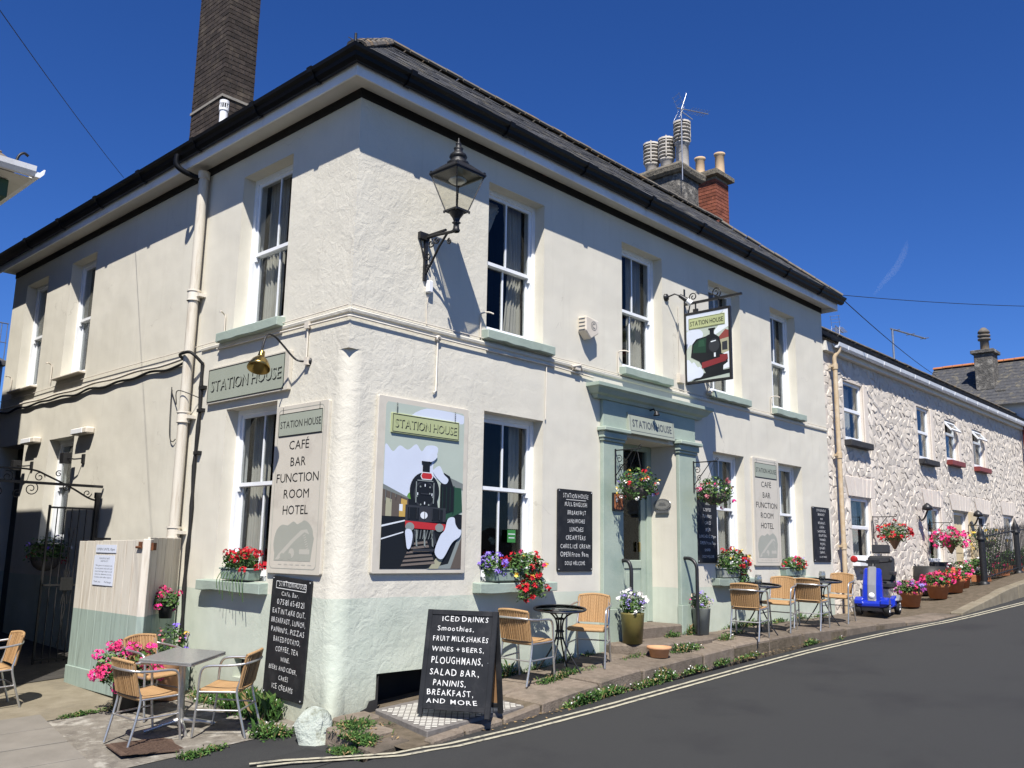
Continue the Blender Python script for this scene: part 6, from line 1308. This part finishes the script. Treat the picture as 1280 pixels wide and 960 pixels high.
# ------------------------------------------------------------------ plants
def foliage(m, c, r, n, ls, mis=(0, 1, 2), wts=(3, 5, 2), droop=0, shell=.45):
    for _ in range(n):
        d = Vector((random.gauss(0, 1), random.gauss(0, 1), random.gauss(0, 1))).normalized(); k = shell+(1-shell)*random.random()**.5
        p = Vector((c[0]+d.x*r[0]*k, c[1]+d.y*r[1]*k, c[2]+d.z*r[2]*k-droop*random.random()**2*(abs(d.x)+abs(d.y))))
        nrm = (d+Vector((jit(.8), jit(.8), jit(.8)+.3))).normalized(); u = nrm.cross(Vector((jit(1), jit(1), 1))).normalized(); v = nrm.cross(u); s = ls*random.uniform(.6, 1.3)
        m.add([p-u*s, p-v*s*.6+nrm*s*.25, p+u*s, p+v*s*.6+nrm*s*.25], [(0, 1, 2), (0, 2, 3)], random.choices(mis, wts)[0])
def blossom(m, c, r, n, ps, mi=0):
    for _ in range(n):
        d = Vector((random.gauss(0, 1), random.gauss(0, 1), random.gauss(0, 1)+.3)).normalized(); p = Vector(c)+Vector((d.x*r, d.y*r, d.z*r*.8)); u = d.cross(Vector((jit(1), jit(1), 1))).normalized(); v = d.cross(u); s = ps*random.uniform(.7, 1.2); a0 = random.random()*6
        pts = []
        for k in range(10): a = a0+k*math.pi/5; rr = s if k % 2 == 0 else s*.55; pts.append(p+u*math.cos(a)*rr+v*math.sin(a)*rr+d*(.3*s if k % 2 == 0 else 0))
        m.add([p]+pts, [(0, 1+k, 1+(k+1) % 10) for k in range(10)], mi)
def plant(parent, c, r, nleaf, ls, blooms, droop=0, seed=0):
    st = random.getstate(); random.seed(seed+11)
    m = MB(); foliage(m, c, r, nleaf, ls, droop=droop)
    for _ in range(max(6, nleaf//25)):
        a = random.random()*6.28; m.tube([(c[0], c[1], c[2]-r[2]), (c[0]+math.cos(a)*r[0]*.7, c[1]+math.sin(a)*r[1]*.7, c[2]+jit(r[2])*.7)], .003, 3, 1, False)
    m.build('foliage', M_LEAF, parent, kind='stuff')
    for colr, n, br_, k, ps, spread in blooms:
        m = MB()
        for _ in range(n):
            d = Vector((random.gauss(0, 1), random.gauss(0, 1), random.gauss(0, .8)+.25)).normalized()
            p = (c[0]+d.x*r[0]*spread, c[1]+d.y*r[1]*spread, c[2]+d.z*r[2]*spread-droop*.6*random.random())
            blossom(m, p, br_, k, ps)
        m.build('flowers', M_F[colr], parent, kind='stuff')
    random.setstate(st)
def trough(t, wd, h=.13, d=.17, mat=M_PLANTER):
    m = MB(); m.prism([(-wd/2+.03, 0), (wd/2-.03, 0), (wd/2, h), (-wd/2, h)], lambda u, v, t_: (u, t_, v), -d/2, d/2); m.build('planter', mat, t, bevel=.01)
    m = MB(); m.box(-wd/2-.01, wd/2+.01, -d/2-.01, d/2+.01, h, h+.018); m.build('planter_rim', mat, t, bevel=.005)
# left window sill: red geraniums
t = thing('window_box', on_left(1.72, -.36), LW, 'pale green window box of red geraniums on the side wall sill', 'window box'); 
for o in [t]: o.location.x = -.02
trough(t, .60, .11, .16); plant(t, (0, -.01, .21), (.32, .13, .11), 520, .024, [('red', 20, .050, 22, .019, 1.25)], .04, 1)
t2 = MB(); 
for k in range(9): t2.tube(smooth([(-.25+k*.06, -.09, .08), (-.26+k*.065, -.13, 0), (-.27+k*.07, -.12, -.10-.06*(k % 3))], 2), .004, 4)
t2.build('trailing_stem', M_LEAF[1], t)
t = thing('window_box', (2.48, -.03, -.34), 0, 'window box of violet and yellow flowers with trailing red petunias by the poster', 'window box')
trough(t, .82, .12, .17); plant(t, (-.36, -.02, .17), (.17, .11, .13), 240, .02, [('violet', 16, .035, 9, .014, 1.1), ('lilac', 10, .03, 8, .014, 1.1), ('red', 2, .04, 14, .017, 1.2)], 0, 2)
plant(t, (.14, -.06, .18), (.30, .15, .17), 700, .024, [('red', 14, .03, 6, .030, 1.05), ('yellow', 7, .02, 4, .026, 1.15), ('cerise', 4, .02, 5, .024, 1)], .06, 3)
plant(t, (.20, -.16, -.03), (.20, .08, .14), 320, .022, [('red', 12, .02, 4, .036, 1.1)], .10, 4)
plant(t, (-.02, -.17, -.10), (.08, .05, .08), 60, .02, [('red', 4, .015, 4, .034, 1.1)], .12, 44)
t = thing('window_box', (7.50, -.03, -.35), 0, 'window box of red, yellow and violet flowers on the sill right of the door', 'window box')
trough(t, .8, .13, .18, M_ZINC); plant(t, (.02, -.04, .24), (.44, .17, .20), 900, .026, [('red', 18, .04, 8, .024, 1.1), ('yellow', 8, .03, 6, .02, 1.1), ('violet', 4, .04, 9, .02, .9), ('cream', 4, .03, 5, .02, 1.1)], .05, 5)
plant(t, (.14, -.17, -.05), (.12, .07, .16), 200, .024, [('red', 2, .02, 4, .02, 1)], .08, 6)
t = thing('window_box', (9.62, -.03, -.34), 0, 'small window box of red and yellow flowers on the last pub sill', 'window box')
trough(t, .78, .13, .18, M_PLANTER); plant(t, (.0, -.04, .20), (.38, .14, .13), 600, .024, [('red', 7, .05, 10, .02, 1.05), ('cerise', 5, .04, 10, .02, 1.05), ('yellow', 6, .03, 6, .018, 1.1), ('lilac', 3, .03, 8, .016, 1.1)], 0, 7)
def basket(loc, lab, flowers, arm=True, mat=M_COIR, r=.19, cone=False, br_out=.42, bz=.60, grp='hanging baskets', seed=1, R_=(.25, .25, .17), leaves=700):
    t = thing('hanging_basket', loc, 0, lab, 'hanging basket', grp); y = -br_out
    m = MB()
    if cone: m.lathe([(r, 0), (r*.9, -.02), (r*.12, -.30), (0, -.31)], (0, y, 0), 14)
    else: m.lathe([(r*math.sin(a), -r*.85*math.cos(a)) for a in fr(0.01, math.pi/2, 7)], (0, y, 0), 18)
    m.build('bowl', mat, t)
    m = MB(); m.box(-.012, .012, -.012, -.001, bz-.45, bz+.02); m.tube([(0, -.005, bz), (0, -.48*br_out/.42, bz)], .009, 5); m.tube([(0, -.005, bz-.35), (0, -.30, bz)], .007, 5)
    m.tube([(0, a, b) for a, _, b in scroll((-.07, bz-.12), .055, 1.3, 1, 1, 0, 20)], .006, 4); m.tube([(0, a, b) for a, _, b in scroll((-.10, bz-.24), .045, 1.3, 2, -1, 0, 20)], .006, 4)
    m.tube([(0, a, b) for a, _, b in scroll((-.48*br_out/.42, bz+.03), .03, 1.1, -1.6, 1, 0, 14)], .006, 4); m.build('bracket', M_IRON, t)
    m = MB()
    for k in range(3): a = k*2.094; m.tube([(r*math.cos(a), y+r*math.sin(a), 0), (0, y, bz)], .003, 3)
    m.build('chain', M_IRON, t)
    plant(t, (0, y, .06), R_, leaves, .024, flowers, .10, seed); return t
basket((4.44, -.06, .86), 'dark hanging basket of mixed red and white flowers on the left door pilaster', [('red', 5, .035, 8, .022, 1.05), ('white', 16, .02, 5, .016, 1.15), ('yellow', 6, .015, 4, .015, 1.1), ('coral', 5, .02, 5, .018, 1.1), ('lilac', 3, .02, 5, .014, 1.1)], bz=.50, br_out=.36, seed=21, R_=(.27, .27, .20))
basket((6.42, -.06, .88), 'dark hanging basket of pink and white flowers on the right door pilaster', [('dullpink', 7, .035, 9, .022, 1.05), ('pink', 4, .03, 8, .02, 1.15), ('white', 5, .02, 5, .016, 1.1), ('red', 4, .02, 5, .018, 1.05)], bz=.48, br_out=.36, seed=22, R_=(.27, .27, .20))
basket((13.45, .0, .47), 'brown cone basket of red petunias hanging on the stone cottage wall', [('red', 34, .035, 5, .03, 1.1), ('coral', 6, .02, 4, .03, 1.0)], mat=M_WICKER, cone=True, bz=.35, seed=23, R_=(.34, .30, .20), grp=None)
basket((16.95, 0, .42), 'brown cone basket overflowing with magenta petunias on the stone cottage wall', [('cerise', 40, .04, 5, .034, 1.1), ('pink', 24, .04, 5, .034, 1.1)], mat=M_WICKER, cone=True, bz=.4, seed=24, R_=(.48, .36, .22), grp=None)
basket((19.8, 0, .45), 'hanging basket of pale yellow flowers behind the iron railing', [('yellow', 14, .03, 4, .03, 1.1), ('cream', 14, .03, 4, .03, 1.1)], bz=.4, seed=25, R_=(.5, .4, .32), grp=None)
for x_, lab in ((16.2, 'black wall lantern bracket left of the magenta basket'), (20.0, 'black wall lantern bracket above the yellow basket')):
    t = thing('wall_lamp', (x_, 0, .95), 0, lab, 'wall light'); m = MB(); m.tube(smooth([(0, 0, 0), (0, -.06, -.1), (0, -.14, -.02), (0, -.2, .12)]), .02, 6); m.lathe([(.04, .12), (.12, .14), (.10, .22), (.03, .28), (0, .3)], (0, -.2, 0), 10); m.build('lamp', M_BLACK, t)
def pot(loc, lab, prof, mat, fol, nleaf, blooms, ls=.024, droop=0, seed=1, grp=None, name='plant_pot', soil=True):
    t = thing(name, loc, 0, lab, 'plant pot', grp); m = MB(); m.lathe(prof, (0, 0, 0), 20); m.build('pot', mat, t)
    top = max(p[1] for p in prof); rr = prof[-1][0]
    m = MB(); m.lathe([(0, top-.03), (prof[-1][0], top-.03)], (0, 0, 0), 16); m.build('soil', M_PAVEB, t)
    if fol: plant(t, fol[0], fol[1], nleaf, ls, blooms, droop, seed)
    return t
TP = [(0, 0), (.17, 0), (.22, .22), (.245, .24), (.25, .30), (.22, .30), (.20, .25)]
g_ = 'terracotta pots of flowers along the cottage wall'
for i, (x_, y_, cs, lab) in enumerate(((13.55, -.62, (('cerise', 8, .04, 6, .03, 1.05), ('purple', 16, .05, 6, .03, 1.1), ('lilac', 6, .04, 6, .026, 1.1), ('dullpink', 8, .03, 6, .028, 1.05)), 'terracotta pot of purple and cerise flowers nearest the mobility scooter'), (14.85, -.74, (('cerise', 18, .04, 6, .03, 1.1), ('pink', 14, .04, 5, .03, 1.1), ('red', 6, .03, 5, .03, 1)), 'terracotta pot of pink and cerise flowers, middle of the three'), (15.75, -.78, (('coral', 22, .04, 6, .03, 1.1), ('pink', 10, .04, 5, .03, 1.1), ('red', 8, .03, 6, .03, 1)), 'terracotta pot of coral red flowers, farthest of the three along the wall'))):
    pot((x_, y_, zp(x_, y_)+.005), lab, [(a*.98, b*1.0) for a, b in TP], M_TERRA, ((0, 0, .38), (.31, .29, .14)), 600, cs, .03, .05, 31+i, g_)
pot((17.0, -.55, zp(17, -.55)), 'pot of white and pink flowers tucked behind the first railing post', TP, M_TERRA, ((0, 0, .40), (.28, .25, .2)), 400, [('pink', 14, .04, 6, .028, 1.1), ('white', 5, .04, 6, .026, 1.1)], .03, 0, 35)
t = thing('barrel_planter', (15.9, -.25, zp(15.9, -.25)), 0, 'black wooden half barrel planter standing behind the coral flowers', 'planter'); m = MB(); m.lathe([(0, 0), (.30, 0), (.36, .3), (.33, .62), (.29, .62), (.29, .5)], (0, 0, 0), 18); m.build('barrel', M_BLKPOT, t)
pot((4.42, -.34, -1.135), 'tall olive brown pot of white daisies left of the front steps', [(0, 0), (.125, 0), (.15, .36), (.155, .38), (.135, .38), (.13, .34)], M_BROWNPOT, ((0, 0, .50), (.17, .17, .16)), 380, [('white', 26, .025, 6, .022, 1.15), ('lilac', 12, .025, 6, .016, .95)], .022, .02, 41)
pot((6.30, -.22, -1.135), 'pale zinc bucket of peach and lilac flowers behind the right handrail', [(0, 0), (.10, 0), (.13, .36), (.14, .37), (.12, .37), (.12, .33)], M_ZINC, ((0, 0, .46), (.14, .14, .13)), 220, [('cream', 10, .03, 6, .018, 1.1), ('lilac', 8, .03, 6, .016, 1.05), ('pink', 4, .03, 6, .016, 1.1)], .02, 0, 42)
t = pot((4.45, -.72, zp(4.45, -.72)+.01), 'empty pale terracotta bowl standing on the pavement by the steps', [(0, 0), (.11, 0), (.13, .09), (.155, .10), (.155, .13), (.135, .13), (.12, .10)], M_TERRAL, None, 0, [])
pot((-.92, 2.22, zl(-.92, 2.22)+.01), 'black pot of bright pink geraniums in front of the open timber gate', [(0, 0), (.13, 0), (.16, .32), (.17, .34), (.15, .34), (.15, .3)], M_BLKPOT, ((-.05, -.05, .46), (.32, .30, .20)), 600, [('pink', 24, .062, 26, .020, 1.12), ('cerise', 10, .055, 22, .020, 1.12), ('white', 2, .02, 6, .012, 1)], .03, .06, 43)
pot((-.42, 2.42, zl(-.4, 2.4)+.01), 'small planter with dusty flowers and a yellow bloom by the gate panel', [(0, 0), (.15, 0), (.17, .38), (.18, .4), (.16, .4), (.16, .35)], M_TERRAL, ((0, 0, .58), (.20, .18, .22)), 320, [('dullpink', 9, .03, 5, .014, 1.1), ('yellow', 1, .02, 6, .02, 1.1), ('violet', 4, .03, 6, .018, 1.0)], .022, 0, 46)
t = thing('hanging_pot', (-.43, 2.53, -.80), 0, 'small black pot of cerise geraniums hung on the gate panel', 'hanging pot'); m = MB(); m.lathe([(0, 0), (.065, 0), (.085, .13), (.09, .14), (.075, .14)], (0, 0, 0), 16); m.build('pot', M_BLKPOT, t); plant(t, (0, 0, .20), (.14, .13, .12), 170, .03, [('cerise', 6, .04, 16, .018, 1.15), ('pink', 2, .04, 14, .018, 1.2)], .02, 45)
m = MB(); m.tube([(.02, .06, .02), (.05, .09, .25)], .005, 4); m.build('hook', M_IRON, t)
t = thing('stone_block', (-.17, 2.75, zl(-.2, 2.75)), R(10), 'pale painted block standing at the base of the fat downpipe', 'block'); m = MB(); m.box(-.12, .12, -.15, .15, 0, .42); m.build('block', M_GATEG, t, bevel=.015)
t = thing('hanging_basket', (-.12, 6.45, -.2), 0, 'dark shaded basket of flowers on the side wall behind the iron gate', 'hanging basket'); m = MB(); m.lathe([(.20*math.sin(a), -.2*math.cos(a)) for a in fr(.01, 1.57, 6)], (-.2, 0, 0), 14); m.build('bowl', M_COIR, t); plant(t, (-.2, 0, .12), (.30, .30, .2), 400, .026, [('red', 4, .04, 8, .022, 1.1), ('white', 2, .04, 8, .022, 1.1), ('violet', 3, .03, 8, .02, 1)], .08, 47)

# ------------------------------------------------------------------ mobility scooter
t = thing('mobility_scooter', (12.0, -.58, zp(12, -.6)+.01), R(190), 'blue and silver mobility scooter with black seat parked against the cottage', 'mobility scooter')
def wheel(x_, y_, r=.13, w_=.09):
    m = MB(); m.lathe([(r*.55, -w_/2), (r*.92, -w_/2), (r, -w_*.3), (r, w_*.3), (r*.92, w_/2), (r*.55, w_/2)], (x_, y_, r), 20, axis='y'); o = m.build('wheel', M_RUBBER, t)
    m = MB(); m.lathe([(0, -w_*.42), (r*.5, -w_*.42), (r*.58, -w_*.48), (r*.58, w_*.48), (r*.5, w_*.42), (0, w_*.42)], (x_, y_, r), 12, axis='y')
    for k in range(6): a = k*math.pi/3; m.tube([(x_, y_+w_*.5*(1 if y_ > 0 else -1), r), (x_+r*.55*math.cos(a), y_+w_*.5*(1 if y_ > 0 else -1), r+r*.55*math.sin(a))], .012, 4)
    m.build('rim', M_SILVER, o)
for x_, y_ in ((.48, .24), (.48, -.24), (-.48, .25), (-.48, -.25)): wheel(x_, y_, .135)
m = MB(); m.prism([(.62, .16), (.62, .24), (.50, .30), (.36, .22), (.30, .17), (-.15, .17), (-.20, .28), (-.40, .34), (-.62, .32), (-.66, .20), (-.60, .14), (.3, .12)], lambda u, v, t_: (u, t_, v), -.26, .26); m.build('body', M_BLUE, t, bevel=.02)
m = MB(); m.box(-.12, .32, -.23, .23, .171, .185); m.build('footwell_mat', M_RUBBER, t); m = MB(); m.box(-.6, .6, -.18, .18, .09, .15); m.build('chassis', M_BLACK, t)
m = MB(); m.prism([(.40, .22), (.56, .24), (.50, .55), (.38, .86), (.30, .84), (.36, .5)], lambda u, v, t_: (u, t_*(1.15-.35*max(0, v-.3)), v), -.16, .16); m.build('front_shroud', M_BLUE, t, bevel=.03)
m = MB(); m.prism([(.50, .22), (.585, .25), (.53, .55), (.41, .89), (.37, .87), (.44, .5)], lambda u, v, t_: (u, t_, v), -.075, .075); m.build('shroud_stripe', M_SILVER, t, bevel=.02)
m = MB(); m.lathe([(0, .02), (.045, .02), (.055, 0), (.05, -.02)], (.565, 0, .36), 14, axis='x'); m.build('headlight', M_WPLASTIC, t)
for s_ in (-1, 1):
    m = MB(); m.prism([(.38, .20), (.66, .20), (.64, .29), (.52, .34), (.40, .30)], lambda u, v, t_: (u, t_, v), s_*.15, s_*.30); m.build('mudguard', M_BLUE, t, bevel=.02)
    m = MB(); m.prism([(-.30, .24), (-.34, .30), (-.48, .36), (-.62, .32), (-.67, .24)], lambda u, v, t_: (u, t_, v), s_*.19, s_*.31); m.build('mudguard', M_SILVER, t, bevel=.02)
m = MB(); m.tube([(.36, 0, .82), (.26, 0, .96)], .035, 8); m.box(.18, .32, -.11, .11, .93, 1.0); m.tube([(.26, -.30, .98), (.24, -.12, .96), (.24, .12, .96), (.26, .30, .98)], .018, 8); m.build('tiller', M_BLACK, t, bevel=0)
m = MB(); m.ball((.30, -.33, 1.01), .055, 0, 10, 6, 1.2, .4, 1.3); m.build('mirror', M_REDL, t); m = MB(); m.ball((.28, .31, 1.0), .035, 0, 10, 6, 1.2, .6); m.build('grip', M_BLACK, t)
m = MB(); m.box(.42, .64, -.17, .17, .62, .82); m.build('basket', M_VINYL, t, bevel=.02) if False else None
m = MB(); m.box(-.46, .05, -.25, .25, .47, .61); m.build('seat', M_VINYL, t, bevel=.04)
m = MB(); m.X = Matrix.Translation((-.42, 0, .58)) @ Matrix.Rotation(R(-8), 4, 'Y'); m.box(-.07, .07, -.24, .24, 0, .50); m.build('backrest', M_VINYL, t, bevel=.045)
m = MB(); m.X = Matrix.Translation((-.50, 0, 1.05)) @ Matrix.Rotation(R(-8), 4, 'Y'); m.box(-.05, .05, -.16, .16, .08, .24); m.tube([(0, 0, -.05), (0, 0, .06)], .02, 6); m.build('headrest', M_VINYL, t, bevel=.035)
m = MB(); m.tube([(-.22, 0, .3), (-.22, 0, .5)], .04, 10); m.build('seat_post', M_BLACK, t)
for s_ in (-1, 1): m = MB(); m.box(-.36, .0, s_*.26-.035, s_*.26+.035, .73, .79); m.tube([(-.38, s_*.25, .5), (-.38, s_*.26, .74)], .015, 6); m.build('armrest', M_VINYL, t, bevel=.012)
# ------------------------------------------------------------------ railing and shrubs on the raised pavement
t = thing('iron_railing', (17.45, -.93, 0), 0, 'black iron railing with spearhead posts on the raised pavement at right', 'railing')
for x_ in (0, 3.0, 6.0, 9.0):
    z0_ = zp(17.45+x_, -.93)-.05; m = MB(); m.tube([(x_, 0, z0_), (x_, 0, z0_+1.08)], .07, 10); m.lathe([(.12, z0_), (.12, z0_+.06), (.075, z0_+.1)], (x_, 0, 0), 12); m.lathe([(.10, z0_+1.03), (.11, z0_+1.07), (.07, z0_+1.10), (.095, z0_+1.15), (.05, z0_+1.27), (.0, z0_+1.42)], (x_, 0, 0), 10); m.build('post', M_IRON, t)
zb_ = lambda x: zp(17.45+x, -.93)
for z_, r in ((.12, .018), (1.05, .018)):
    m = MB(); m.tube([(0, 0, zb_(0)+z_), (3, 0, zb_(3)+z_), (6, 0, zb_(6)+z_), (9, 0, zb_(9)+z_)], r, 5); m.build('rail', M_IRON, t)
x_ = .16
while x_ < 8.9:
    if abs((x_ % 3)) > .12: m = MB(); z0_ = zb_(x_); m.tube([(x_, 0, z0_+.05), (x_, 0, z0_+1.15), (x_, 0, z0_+1.22)], [.012, .012, .003], 4); m.build('bar', M_IRON, t)
    x_ += .13
m = MB(); m.box(-.10, -.06, -.10, .02, .25, .5); m.build('sign_plate', M_WPLASTIC, t) if False else None
for i, (x_, s_) in enumerate(((18.6, .9), (19.9, 1.1), (21.6, 1.0), (23.3, 1.0))):
    t = thing('shrub', (x_, -.5, zp(x_, -.5)), 0, ['leafy dark green shrub just behind the first railing panel', 'taller green shrub behind the middle of the first railing panel', 'green shrub behind the second railing panel', 'green shrub behind the last railing panel in view'][i], 'shrub')
    plant(t, (0, 0, .32*s_), (.50*s_, .30, .30*s_), 700, .04, [('white', 3, .04, 5, .03, 1), ('pink', 2, .04, 5, .03, 1)], 0, 60+i)
for i, (x_, cc) in enumerate(((18.0, 'white'), (19.6, 'cerise'), (20.9, 'red'))):
    t = thing('flower_trough', (x_, -.72, zp(x_, -.72)+.02), 0, 'low terracotta trough of %s flowers at the foot of the railing' % cc, 'planter'); m = MB(); m.box(-.45, .45, -.1, .1, 0, .16); m.build('trough', M_TERRA, t, bevel=.01); plant(t, (0, 0, .22), (.45, .12, .09), 160, .028, [(cc, 18, .03, 5, .026, 1.05)], 0, 70+i)

# ------------------------------------------------------------------ weeds
def weeds(name, pts, n, hgt, spread, lab, zf, flowers=None, leafsz=.018, seed=0, db=None):
    st = random.getstate(); random.seed(seed); m = MB()
    for _ in range(n):
        k = random.random()*(len(pts)-1); i = int(k); f = k-i; dens = max(0, (db if db is not None else -.08 if len(pts) > 4 else .3)+1.9*noise.noise(Vector((pts[i][0]*(1-f)*2.3+pts[i+1][0]*f*2.3, seed*3.1+pts[i][1]*2.3, 0))))
        if random.random() > dens: continue
        x_ = pts[i][0]*(1-f)+pts[i+1][0]*f+random.gauss(0, spread); y_ = pts[i][1]*(1-f)+pts[i+1][1]*f+random.gauss(0, spread); z_ = zf(x_, y_)
        h_ = hgt*random.uniform(.3, 1.1)*(.5+dens); mi = random.choices((0, 1, 2, 3), (3, 5, 2, 1.2))[0]
        if random.random() < .4:
            a = random.random()*6.28; lx, ly = math.cos(a)*h_*.5, math.sin(a)*h_*.5; w_ = .004+.004*random.random()
            m.add([(x_-w_, y_, z_-.01), (x_+w_, y_, z_-.01), (x_+lx*.5, y_+ly*.5, z_+h_*.8), (x_+lx, y_+ly, z_+h_)], [(0, 1, 2), (1, 3, 2)], mi)
        else:
            for q in range(5):
                p = Vector((x_+jit(.03), y_+jit(.03), z_+random.random()*h_*.75)); u = Vector((jit(1), jit(1), jit(.5))).normalized()*leafsz*random.uniform(.6, 1.3); v = u.cross(Vector((jit(.5), jit(.5), 1))).normalized()*leafsz*.6
                m.add([p-u, p-v, p+u, p+v], [(0, 1, 2, 3)], mi)
        if flowers and random.random() < .05: blossom(m, (x_, y_, z_+h_*.8), .012, 2, .010, 4)
    random.setstate(st)
    o = tag(m.build(name, M_LEAF+[M_DRY, M_F[flowers or 'white']], kind='stuff'), lab, 'weeds'); return o
zpk = lambda x, y: zp(x, y)-.005
zroad = lambda x, y: zr(x)
weeds('weeds', [(1.9, -1.19), (2.6, -1.12), (3.4, -1.06), (4.4, -1.02), (5.4, -.99), (6.6, -.98), (7.8, -1.03), (8.8, -1.18)], 3600, .075, .03, 'green weeds with tiny white flowers growing along the foot of the kerb', zroad, 'white', seed=1)
weeds('weeds', [(3.2, -1.10), (3.7, -1.07), (4.3, -1.03), (4.6, -1.02)], 2400, .12, .045, 'taller clump of flowering weeds at the kerb below the steps', zroad, 'white', seed=12)
weeds('weeds', [(1.85, -.05), (3.0, -.05), (4.0, -.08), (4.05, -.16)], 900, .09, .03, 'thin green weeds along the pub wall foot behind the round table', zpk, None, seed=2)
weeds('weeds', [(4.5, -.66), (5.2, -.68), (6.2, -.62), (7.0, -.42), (7.4, -.15)], 1900, .10, .04, 'weeds growing in the joint around the lowest granite step', zpk, 'white', seed=3)
weeds('weeds', [(5.55, -.16), (5.95, -.14), (6.3, -.05)], 500, .12, .04, 'green tuft in the corner of the upper granite step', lambda x, y: -1.14, None, seed=13)
weeds('weeds', [(7.3, -.05), (8.4, -.05), (9.6, -.05), (11.3, -.05)], 900, .08, .03, 'sparse weeds at the wall foot under the far tables', zpk, None, seed=4)
weeds('weeds', [(-.10, .35), (-.14, .8), (-.12, 1.5), (-.12, 2.3)], 4200, .15, .07, 'thick flowering weeds at the side wall below the tall chalkboard', lambda x, y: zl(x, y), 'white', seed=5, db=.6)
weeds('weeds', [(-.50, .35), (-.35, .2), (-.25, .0)], 1500, .16, .06, 'dry and green weeds spreading beside the whitewashed guard stone', lambda x, y: zl(x, y), 'white', seed=6)
weeds('weeds', [(.0, -.42), (-.18, -.52), (-.22, -.70), (-.36, -.82)], 6500, .07, .075, 'low cushion of bright green plants between guard stone and kerb slabs', lambda x, y: max(zl(x, y), zp(x, y)-.02)+.01 if x > -.3 else zl(x, y)+.02, None, .016, seed=7, db=.9)
weeds('weeds', [(-.8, 2.42), (-1.1, 2.38), (-1.5, 2.36)], 900, .05, .025, 'strip of low green weeds in the yard joint before the timber gate', lambda x, y: zl(x, y)+.01, None, .014, seed=8)
weeds('weeds', [(-.95, .28), (-1.15, .22), (-1.3, .20)], 700, .05, .03, 'small green patch at the edge of the asphalt by the brown mat', lambda x, y: zl(x, y)+.005, None, .014, seed=9)
weeds('weeds', [(.2, -.30), (.30, -.55), (.2, -1.1)], 500, .04, .02, 'tiny weeds in the joint beside the pavement light', zpk, None, .012, seed=10)
weeds('weeds', [(2.3, -.62), (3.2, -.56), (4.4, -.5)], 700, .05, .03, 'small weeds in the paving joint under the round table', lambda x, y: zp(x, y)+.0, None, .014, seed=11)
# loose leaves and grit in the gutter of the road
m = MB(); rs = random.Random(5)
for _ in range(260):
    x_ = rs.uniform(.8, 9); y_ = yk(x_)-abs(rs.gauss(0, .06)); s_ = rs.uniform(.008, .022); a = rs.random()*6; z_ = zr(x_)+.004
    m.add([(x_+s_*math.cos(a+k*1.571)*(1 if k % 2 else .6), y_+s_*math.sin(a+k*1.571), z_+rs.random()*.01) for k in range(4)], [(0, 1, 2, 3)])
tag(m.build('fallen_leaves', M_DRY, kind='stuff'), 'scattered dry leaves lying in the road gutter along the kerb', 'leaves')

ohw((-.43, 4.85, 5.06), (-4.7, -2.4, 3.35),   .05, .0035, 'overhead wire crossing the sky at upper left above the pub gutter')
m = MB(); CT = [Vector(p) for p in ((805.7, 259.8, 284.4), (807.6, 263.1, 275.7), (809.2, 272.4, 261.3), (808.7, 283.7, 250.4), (808.4, 295.4, 237.2))]
m.tube(smooth(CT, 5), [.3+3.2*math.sin(math.pi*i/20)**.8 for i in range(21)], 8)
cm_ = bpy.data.materials.new('thin_vapour'); cm_.use_nodes = True; nt_ = cm_.node_tree; nt_.nodes.clear(); o_ = nt_.nodes.new('ShaderNodeOutputMaterial'); v_ = nt_.nodes.new('ShaderNodeVolumePrincipled'); v_.inputs['Density'].default_value = .011; v_.inputs['Color'].default_value = (.95, .97, 1, 1); nt_.links.new(v_.outputs[0], o_.inputs['Volume'])
m.build('contrail', cm_, kind='stuff')['label'] = 'faint short vapour trail in the blue sky right of the pub roof'
t = thing('window_sign', (2.62, .20, .10), 0, 'small green sign standing inside the lower front window by the poster', 'sign'); m = MB(); m.box(0, .14, 0, .004, 0, .15); m.build('card', flat('sign_green', (.04, .20, .05)), t); m = MB(); m.box(.01, .13, -.002, -.0005, .095, .105); m.box(.02, .12, -.002, -.0005, .05, .06); m.build('print', M_P['white'], t)
# furniture follows the fall of the pavement towards the road
for o in list(bpy.data.objects):
    if o.parent is None and o.name.split('.')[0] in ('bistro_chair', 'square_table', 'round_table', 'glass_jar'):
        left_ = o.location.x < 0; ax = Vector((math.cos(YAW), -math.sin(YAW), 0)); tl = R(3.5 if 'chair' in o.name else 5.5) if left_ else R(3 if 'chair' in o.name else 5)
        if o.location.y > 4: continue
        o.rotation_euler = (Matrix.Rotation(tl, 3, ax) @ Matrix.Rotation(o.rotation_euler.z, 3, 'Z')).to_euler()
        if left_: o.scale = (.97, .97, .95)
for o in bpy.data.objects:
    if o.name == 'pipe' or o.name.startswith('pipe.'):
        if o.parent and o.parent.name == 'downpipe': M_TP = gate_mat(-.49); o.data.materials[0] = M_TP
